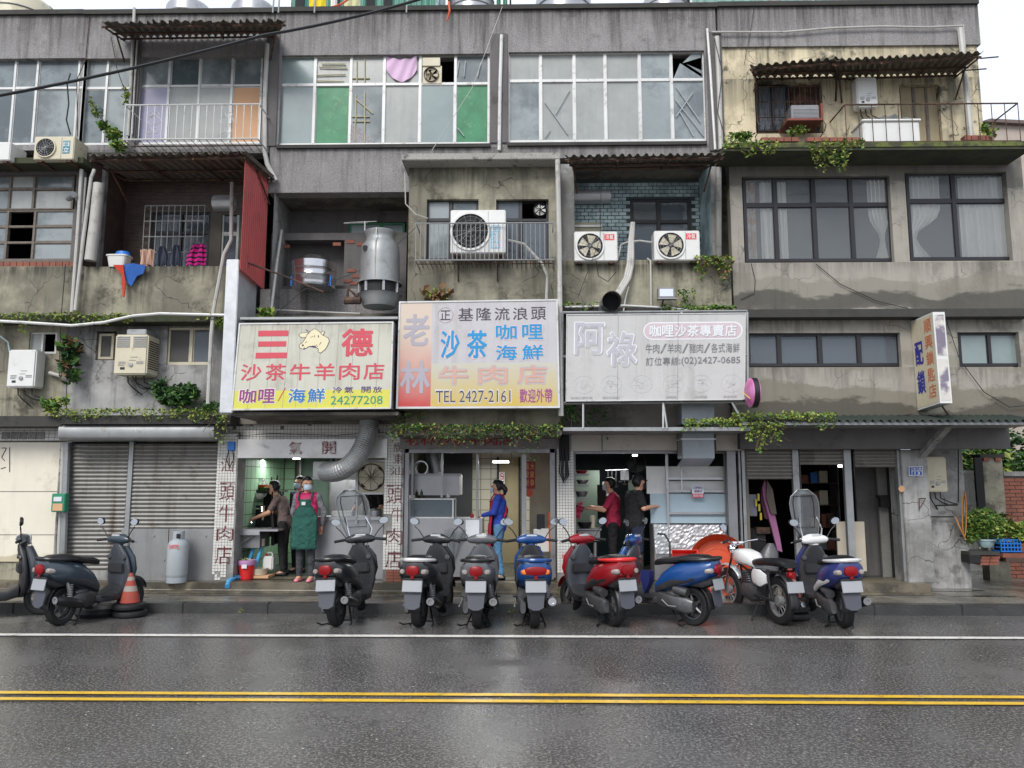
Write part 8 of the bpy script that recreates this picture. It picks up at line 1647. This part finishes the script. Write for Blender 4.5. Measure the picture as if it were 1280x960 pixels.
        q = MB(); [q.tube([(s*.12, .98, .98), (s*.15, .99, 1.12), (s*.12-.05, .97, 1.28)], .009, 5) for s in (-1, 1)]; P('screen_bracket', M['chrome'], q, True, w_)
    q = MB(); [q.tube([(s*.15, .99, .97), (s*.1, 1.06, .93), (s*.05, 1.08, .8), (s*.06, 1.12, .6)], .005, 4) for s in (-1, 1)]; P('brake_cable', M['cable'], q, True)
    q = MB(); q.tube([(.02, -.3, .62), (.03, -.1, .57), (.02, .2, .5), (.0, .45, .42)], .004, 4); q.tube([(-.2, .35, .3), (-.215, .25, .24), (-.22, .12, .24)], .009, 6); P('kick_lever', M['alu_grey'], q)
    q = MB(); q.tube([(s_*.0+.142*math.cos(a_), -.2+.0, .795) for s_, a_ in ((1, 0),)]+[(.15, 0, .79), (.14, .18, .765), (.125, .4, .735), (.09, .53, .71)], .005, 4); q.tube([(-.142, -.2, .795), (-.15, 0, .79), (-.14, .18, .765), (-.125, .4, .735), (-.09, .53, .71)], .005, 4); P('seat_seam', M['black_m'], q)
    q = MB(); q.lathe([(0, -.006), (.02, -.005), (.022, .003)], (0, -.385, .625), 12, 'y', cap=False); P('reflector', tail_red, q)
    q = MB(); q.loft([(.02, .16, .3, .03, .05), (.1, .17, .3, .05, .09), (.3, .16, .3, .055, .1), (.42, .13, .3, .04, .08)], 12, 'y', 3); P('fan_shroud', plast, q)
    q = MB(); [q.lathe([(.034, .02*k_), (.04, .02*k_+.006), (.034, .02*k_+.012)], (.145, .0, .33), 10, cap=False) for k_ in range(9)]; P('shock_spring', M['red_dark'] if rail == 'red' else M['steel_dull'], q)
    for s in (-1, 1): q = MB(); q.box(s*.2-.03, .5, .3, s*.2+.03, .6, .315); P('foot_peg', M['rubber'], q, smooth=False)
    if bagc:
        q = MB(); q.extrude([Vector(v) for v in ((-.12, .6, .62), (-.1, .75, .62), (-.08, .78, .5), (-.11, .7, .34), (-.13, .6, .48))], (.1, 0, 0)); P('hung_bag', bagc, q)
    return t
dgrey = paint('dark_grey_paint', (66, 70, 76)); blk = paint('black_paint', (34, 35, 38)); slate = paint('slate_blue_paint', (48, 60, 70)); bluep = paint('bright_blue_paint', (22, 68, 128)); redp = paint('red_paint', (138, 18, 28)); grp = paint('grey_paint', (88, 90, 94)); navyp = paint('deep_blue_paint', (42, 52, 108)); whp = paint('white_gloss', (222, 222, 220))
gl = 'scooters parked along the kerb'
scooter('dark grey scooter cut off by the left edge with only its front half in view', 0, 0, R(-52), dgrey, steer=R(-6), loc=Vector((W(38, 760, 10.9).x-.95, 10.35, 0)), group=gl, sy=1.0)
scooter('dark slate scooter turned to the right beside the striped cone on tyres', 74, 782, R(-24), slate, inner=dgrey, group=gl, sy=.84, hx=.3)
scooter('black scooter with a tall clear windscreen in front of the kitchen doorway', 421, 783, R(-9), blk, screen='grey', steer=R(20), lean=R(-3), group=gl, hx=.3)
scooter('black scooter with silver rail and red tail lamp beside the mosaic pillar', 524, 784, R(-9), blk, rail='silver', group=gl, steer=R(-8))
scooter('grey scooter with wide red tail lamp before the stainless counter', 597, 785, R(-1), grp, rail='black', group=gl, steer=R(-6), inner=grp)
scooter('bright blue scooter with a blue tail hoop and steel muffler', 668, 785, R(3), bluep, rail='body', tail='wide', muf='steel', steer=R(8), group=gl, accent=None)
scooter('red and black scooter angled left below the third shop counter', 768, 783, R(24), redp, rail='red', inner=dgrey, steer=R(6), group=gl, sy=.92)
scooter('blue and black scooter seen side on before the orange tub', 868, 782, R(49), bluep, rail='black', steer=R(12), group=gl, sy=.95, inner=dgrey, accent=None, frontlamp=True, bagc=navyp)
scooter('white and deep blue scooter with windscreen at the locksmith shop', 1056, 785, R(1), navyp, accent=whp, rail='silver', screen='grey', steer=R(16), lean=R(-2), group=gl, muf='black')
scooter('black scooter mostly beyond the right edge of the view', 0, 0, R(75), blk, loc=Vector((W(1272, 735, 12.0).x+1.75, 11.9, .136)), group=gl, sy=1.0)
def motorcycle():
    p = G(976, 781); t = thing('motorcycle', 'white classic motorcycle with round gauges between blue scooters', 'motorcycle', p, R(17), local=True, group=None); t.scale = (1.02, .95, 1.02); st = R(10)
    def P(name, m_, q, front=False, par=None, **k):
        if front: fx(q, st)
        k.setdefault('smooth', True); return q.build(name, m_, par or t, world=False, **k)
    wheel(t, 'rear_wheel', (0, 0, .3), .3, .09, spokes=28); wheel(t, 'front_wheel', (0, 1.22, .3), .3, .075, st, spokes=28)
    q = MB(); q.loft([(.48, 0, .72, .09, .07), (.58, 0, .76, .13, .1), (.75, 0, .78, .14, .11), (.92, 0, .78, .12, .1), (1.0, 0, .76, .07, .06)], 20, 'y', 2.8); P('fuel_tank', whp, q)
    q = MB(); q.loft([(-.28, 0, .76, .1, .04), (-.22, 0, .775, .125, .05), (.1, 0, .77, .125, .05), (.35, 0, .75, .11, .05), (.5, 0, .73, .09, .04)], 16, 'y', 3); P('seat', seatm, q)
    for s in (-1, 1): q = MB(); q.loft([(.12, s*.1, .55, .015, .05), (.25, s*.115, .55, .025, .11), (.42, s*.11, .56, .02, .1), (.48, s*.1, .56, .01, .05)], 12, 'y', 3); P('side_cover', whp, q)
    q = MB(); q.loft([(.4, 0, .36, .09, .1), (.55, 0, .34, .13, .13), (.75, 0, .35, .11, .1)], 12, 'y', 3.5); q.tube([(0, .68, .4), (0, .76, .6)], .07, 12); [q.lathe([(.08, -.006), (.095, 0), (.08, .006)], (0, .69+.012*k, .44+.028*k), 14, cap=False) for k in range(6)]; P('engine', engm, q)
    q = MB(); q.tube([(.05, .78, .5), (.1, .86, .35), (.12, .7, .2), (.15, .3, .2), (.16, -.2, .27), (.16, -.28, .28)], [.02, .02, .02, .035, .045, .035], 10); P('exhaust_pipe', M['chrome'], q)
    q = MB(); [q.tube([(s*.1, -.2, .68), (s*.09, .5, .6), (s*.06, .95, .7)], .014, 6) for s in (-1, 1)]; q.tube([(0, .95, .72), (0, .85, .3), (0, .4, .25)], .018, 6); [q.tube([(s*.09, 0, .3), (s*.09, .45, .32)], .018, 6) for s in (-1, 1)]; [q.tube([(s*.1, 0, .3), (s*.12, .04, .5), (s*.11, .08, .68)], .02, 8) for s in (-1, 1)]; P('frame', M['black_m'], q)
    q = MB(); [q.tube([(s*.07, 1.03, .82), (s*.07, 1.22, .3)], .018, 8) for s in (-1, 1)]; P('front_fork', M['chrome'], q, True)
    for nm, c, a0, a1, fr in (('front_fender', (1.22, .3), -10, 160, True), ('rear_fender', (0, .3), 25, 200, False)):
        q = MB(); q.grid([[Vector((x, c[0]+.34*math.cos(R(d)), c[1]+.34*math.sin(R(d))+.02*(1-(x/.06)**2))) for x in (-.06, -.03, 0, .03, .06)] for d in range(a0, a1, 10)]); P(nm, M['steel_w'] if fr else plast, q, fr, solid=.006)
    q = MB(); q.lathe([(.0, .06), (.06, .05), (.085, -.0), (.085, -.03), (.04, -.08)], (0, 1.1, .86), 18, 'y', cap=False); P('head_lamp', M['chrome'], q, True)
    for s in (-1, 1): q = MB(); q.lathe([(0, .022), (.042, .02), (.046, 0), (.03, -.02)], (s*.06, 1.0, .95), 16, cap=False); P('gauge', lens_c, q, True)
    q = MB(); q.tube([(-.36, .85, .98), (-.3, .88, 1.0), (-.15, .97, .97), (0, 1.0, .92), (.15, .97, .97), (.3, .88, 1.0), (.36, .85, .98)], .012, 8); P('handlebar', M['chrome'], q, True)
    for s in (-1, 1): q = MB(); q.tube([(s*.27, .89, 1.0), (s*.37, .845, .975)], .019, 8); P('handle_grip', M['black_m'], q, True); q = MB(); q.tube([(s*.24, .95, .99), (s*.37, .9, .97)], .006, 5); P('brake_lever', M['alu'], q, True)
    mirrors(P, t, st, z0=1.0, hx=.32, zt=1.17, y=.93, sz=.05, mt=M['chrome'], round_=1.0, sides=(-1,))
    q = MB(); q.loft([(-.33, 0, .64, .03, .03), (-.31, 0, .64, .05, .04), (-.25, 0, .64, .05, .04)], 12, 'y', 3); P('tail_lamp', tail_red, q)
    mt = Matrix.Translation((0, -.36, .5)) @ Matrix.Rotation(R(-14), 4, 'X'); q = MB(); q.box(-.12, -.006, -.07, .12, .004, .07, mt); P('number_plate', plate_m, q, smooth=False, bevel=.006)
    q = MB(); q.tube([(-.08, .4, .2), (-.2, .36, .01)], .012, 6); P('side_stand', M['black_m'], q)
M['steel_w'] = mat('pale_fender', S(200, 202, 204), .3, .3, var=.04)
motorcycle()
# ================= CONES, TYRES, TUBS =================
def cone_set(px, py, lb, n, tilt=0, vis=True, plain=False, yoff=0):
    p = G(px, py); 
    for k in range(n):
        c = p+Vector((random.uniform(-.02, .02), random.uniform(-.02, .02), .05+.096*k)); tag(one(lambda m: m.lathe([(.12, -.04), (.18, -.046), (.215, -.03), (.225, 0), (.215, .03), (.18, .046), (.12, .04), (.11, 0), (.12, -.04)], c, 34, cap=False), 'old_tyre', M['rubber'], lb[1+k], 'tyre', smooth=True))
    b = .098*n; t = thing('traffic_cone', lb[0], 'traffic cone', p+Vector((0, 0, b)))
    om = mat('cone_orange', S(160, 70, 56), .8, dirt=S(104, 84, 76), dirtk=.9, dscale=9, var=.15); wm = mat('cone_white', S(150, 140, 132), .8, dirt=S(110, 92, 80), dirtk=.9, dscale=7)
    q0 = p+Vector((0, 0, b)); bands = [(.13, .0, .115, .08, om), (.115, .08, .095, .15, om), (.095, .15, .072, .22, wm), (.072, .22, .052, .29, om), (.052, .29, .038, .34, wm), (.038, .34, .024, .39, om)]
    for r0, z0, r1, z1, mm in bands: part(lambda m: m.lathe([(r0, z0), (r1, z1)], q0, 22, cap=False), 'cone_band', mm, t, smooth=True)
cone_set(161, 771, ('battered orange and white cone standing on two tyres beside the slate scooter', 'lower tyre under the striped cone by the shutter', 'upper tyre under the striped cone by the shutter'), 2)
cone_set(990, 774, ('orange cone on stacked tyres behind the white motorcycle', 'lowest tyre of the stack behind the motorcycle', 'middle tyre of the stack behind the motorcycle', 'top tyre of the stack behind the motorcycle'), 3)
def flat_tyre(): c = G(205/1.0-40, 768); 
tag(one(lambda m: m.lathe([(.17, -.05), (.26, -.055), (.3, 0), (.26, .055), (.17, .05), (.15, 0), (.17, -.05)], G(122, 770)+Vector((0, 0, .06)), 34, cap=False), 'old_tyre', M['rubber'], 'tyre lying flat half under the slate scooter', 'tyre', smooth=True))
def orange_tub():
    c = W(899, 706, 11.78); t = thing('washing_tub', 'large orange round tub standing on its side behind the blue scooter', 'tub', c-Vector((0, 0, .36))); m = MB(); r = .43
    m.lathe([(r, -.0), (r*1.03, -.012), (r*1.03, .01), (r*.98, .02), (r*.86, .16), (r*.82, .18), (0, .185)], (0, 0, 0), 44, 'y', cap=False)
    mt = Matrix.Translation(c) @ Matrix.Rotation(R(-5), 4, 'X') @ Matrix.Rotation(R(-6), 4, 'Z'); m.v = [mt @ Vector(v) for v in m.v]; m.build('tub_shell', M['orange'], t, smooth=True, solid=.008)
    q = MB(); q.lathe([(r*.55, .178), (r*.57, .172), (r*.55, .168)], (0, 0, 0), 36, 'y', cap=False); q.v = [mt @ Vector(v) for v in q.v]; q.build('base_ring', M['orange'], t, smooth=True)
orange_tub()
def red_tub():
    x0, z0, x1, z1 = rect(841, 688, 872, 712, 11.7); t = thing('plastic_tray', 'square red plastic tub tipped up left of the orange tub', 'tub', ((x0+x1)/2, 11.7, z0)); mt = Matrix.Translation(((x0+x1)/2, 11.7, (z0+z1)/2)) @ Matrix.Rotation(R(-12), 4, 'X'); w_, h = (x1-x0)/2, (z1-z0)/2; q = MB()
    rm_ = mat('red_tub', S(226, 62, 52), .45, var=.05)
    def ring(k, y): return [mt @ Vector((a*w_*k, y, b*h*k)) for a, b in ((-1, -1), (1, -1), (1, 1), (-1, 1))]
    q.grid([ring(1.05, -.01), ring(1.05, .0), ring(1, .0), ring(.86, .16)], True); q.poly(ring(.86, .16)); q.build('tub_shell', rm_, t, solid=.008, bevel=.006)
    q = MB(); q.box(x0-.1, 11.35, z0-.22, x0+.3, 11.7, z0-.12); q.build('lower_tray', rm_, t, bevel=.01)
    c = W(845, 712, 11.6)
red_tub()
one(lambda m: m.extrude([W(a, b, 11.62) for a, b in ((817, 655), (836, 656), (838, 700), (820, 700))], (0, .08, 0)), 'bin_bag', M['clear'], 'clear plastic sack hanging left of the red square tub', 'bag')
pipe('bent_rod', 'black bent hose rising beside the clear sack', 'hose', [(822, 667, 11.6), (831, 668, 11.6), (837, 678, 11.55), (838, 700, 11.5)], .015, 'cable')
# weeds in the kerb joint
def weeds(m):
    for px in (1154, 1155, 1268, 300, 640, 1203): leaves(m, blob(G(px, 769)+Vector((0, .02, .05)), (.03, .015, .02), 14), .03, -.5, (0, 2))
one(weeds, 'kerb_weeds', LM, 'small weeds in the kerb joint', 'weeds', kind='stuff')
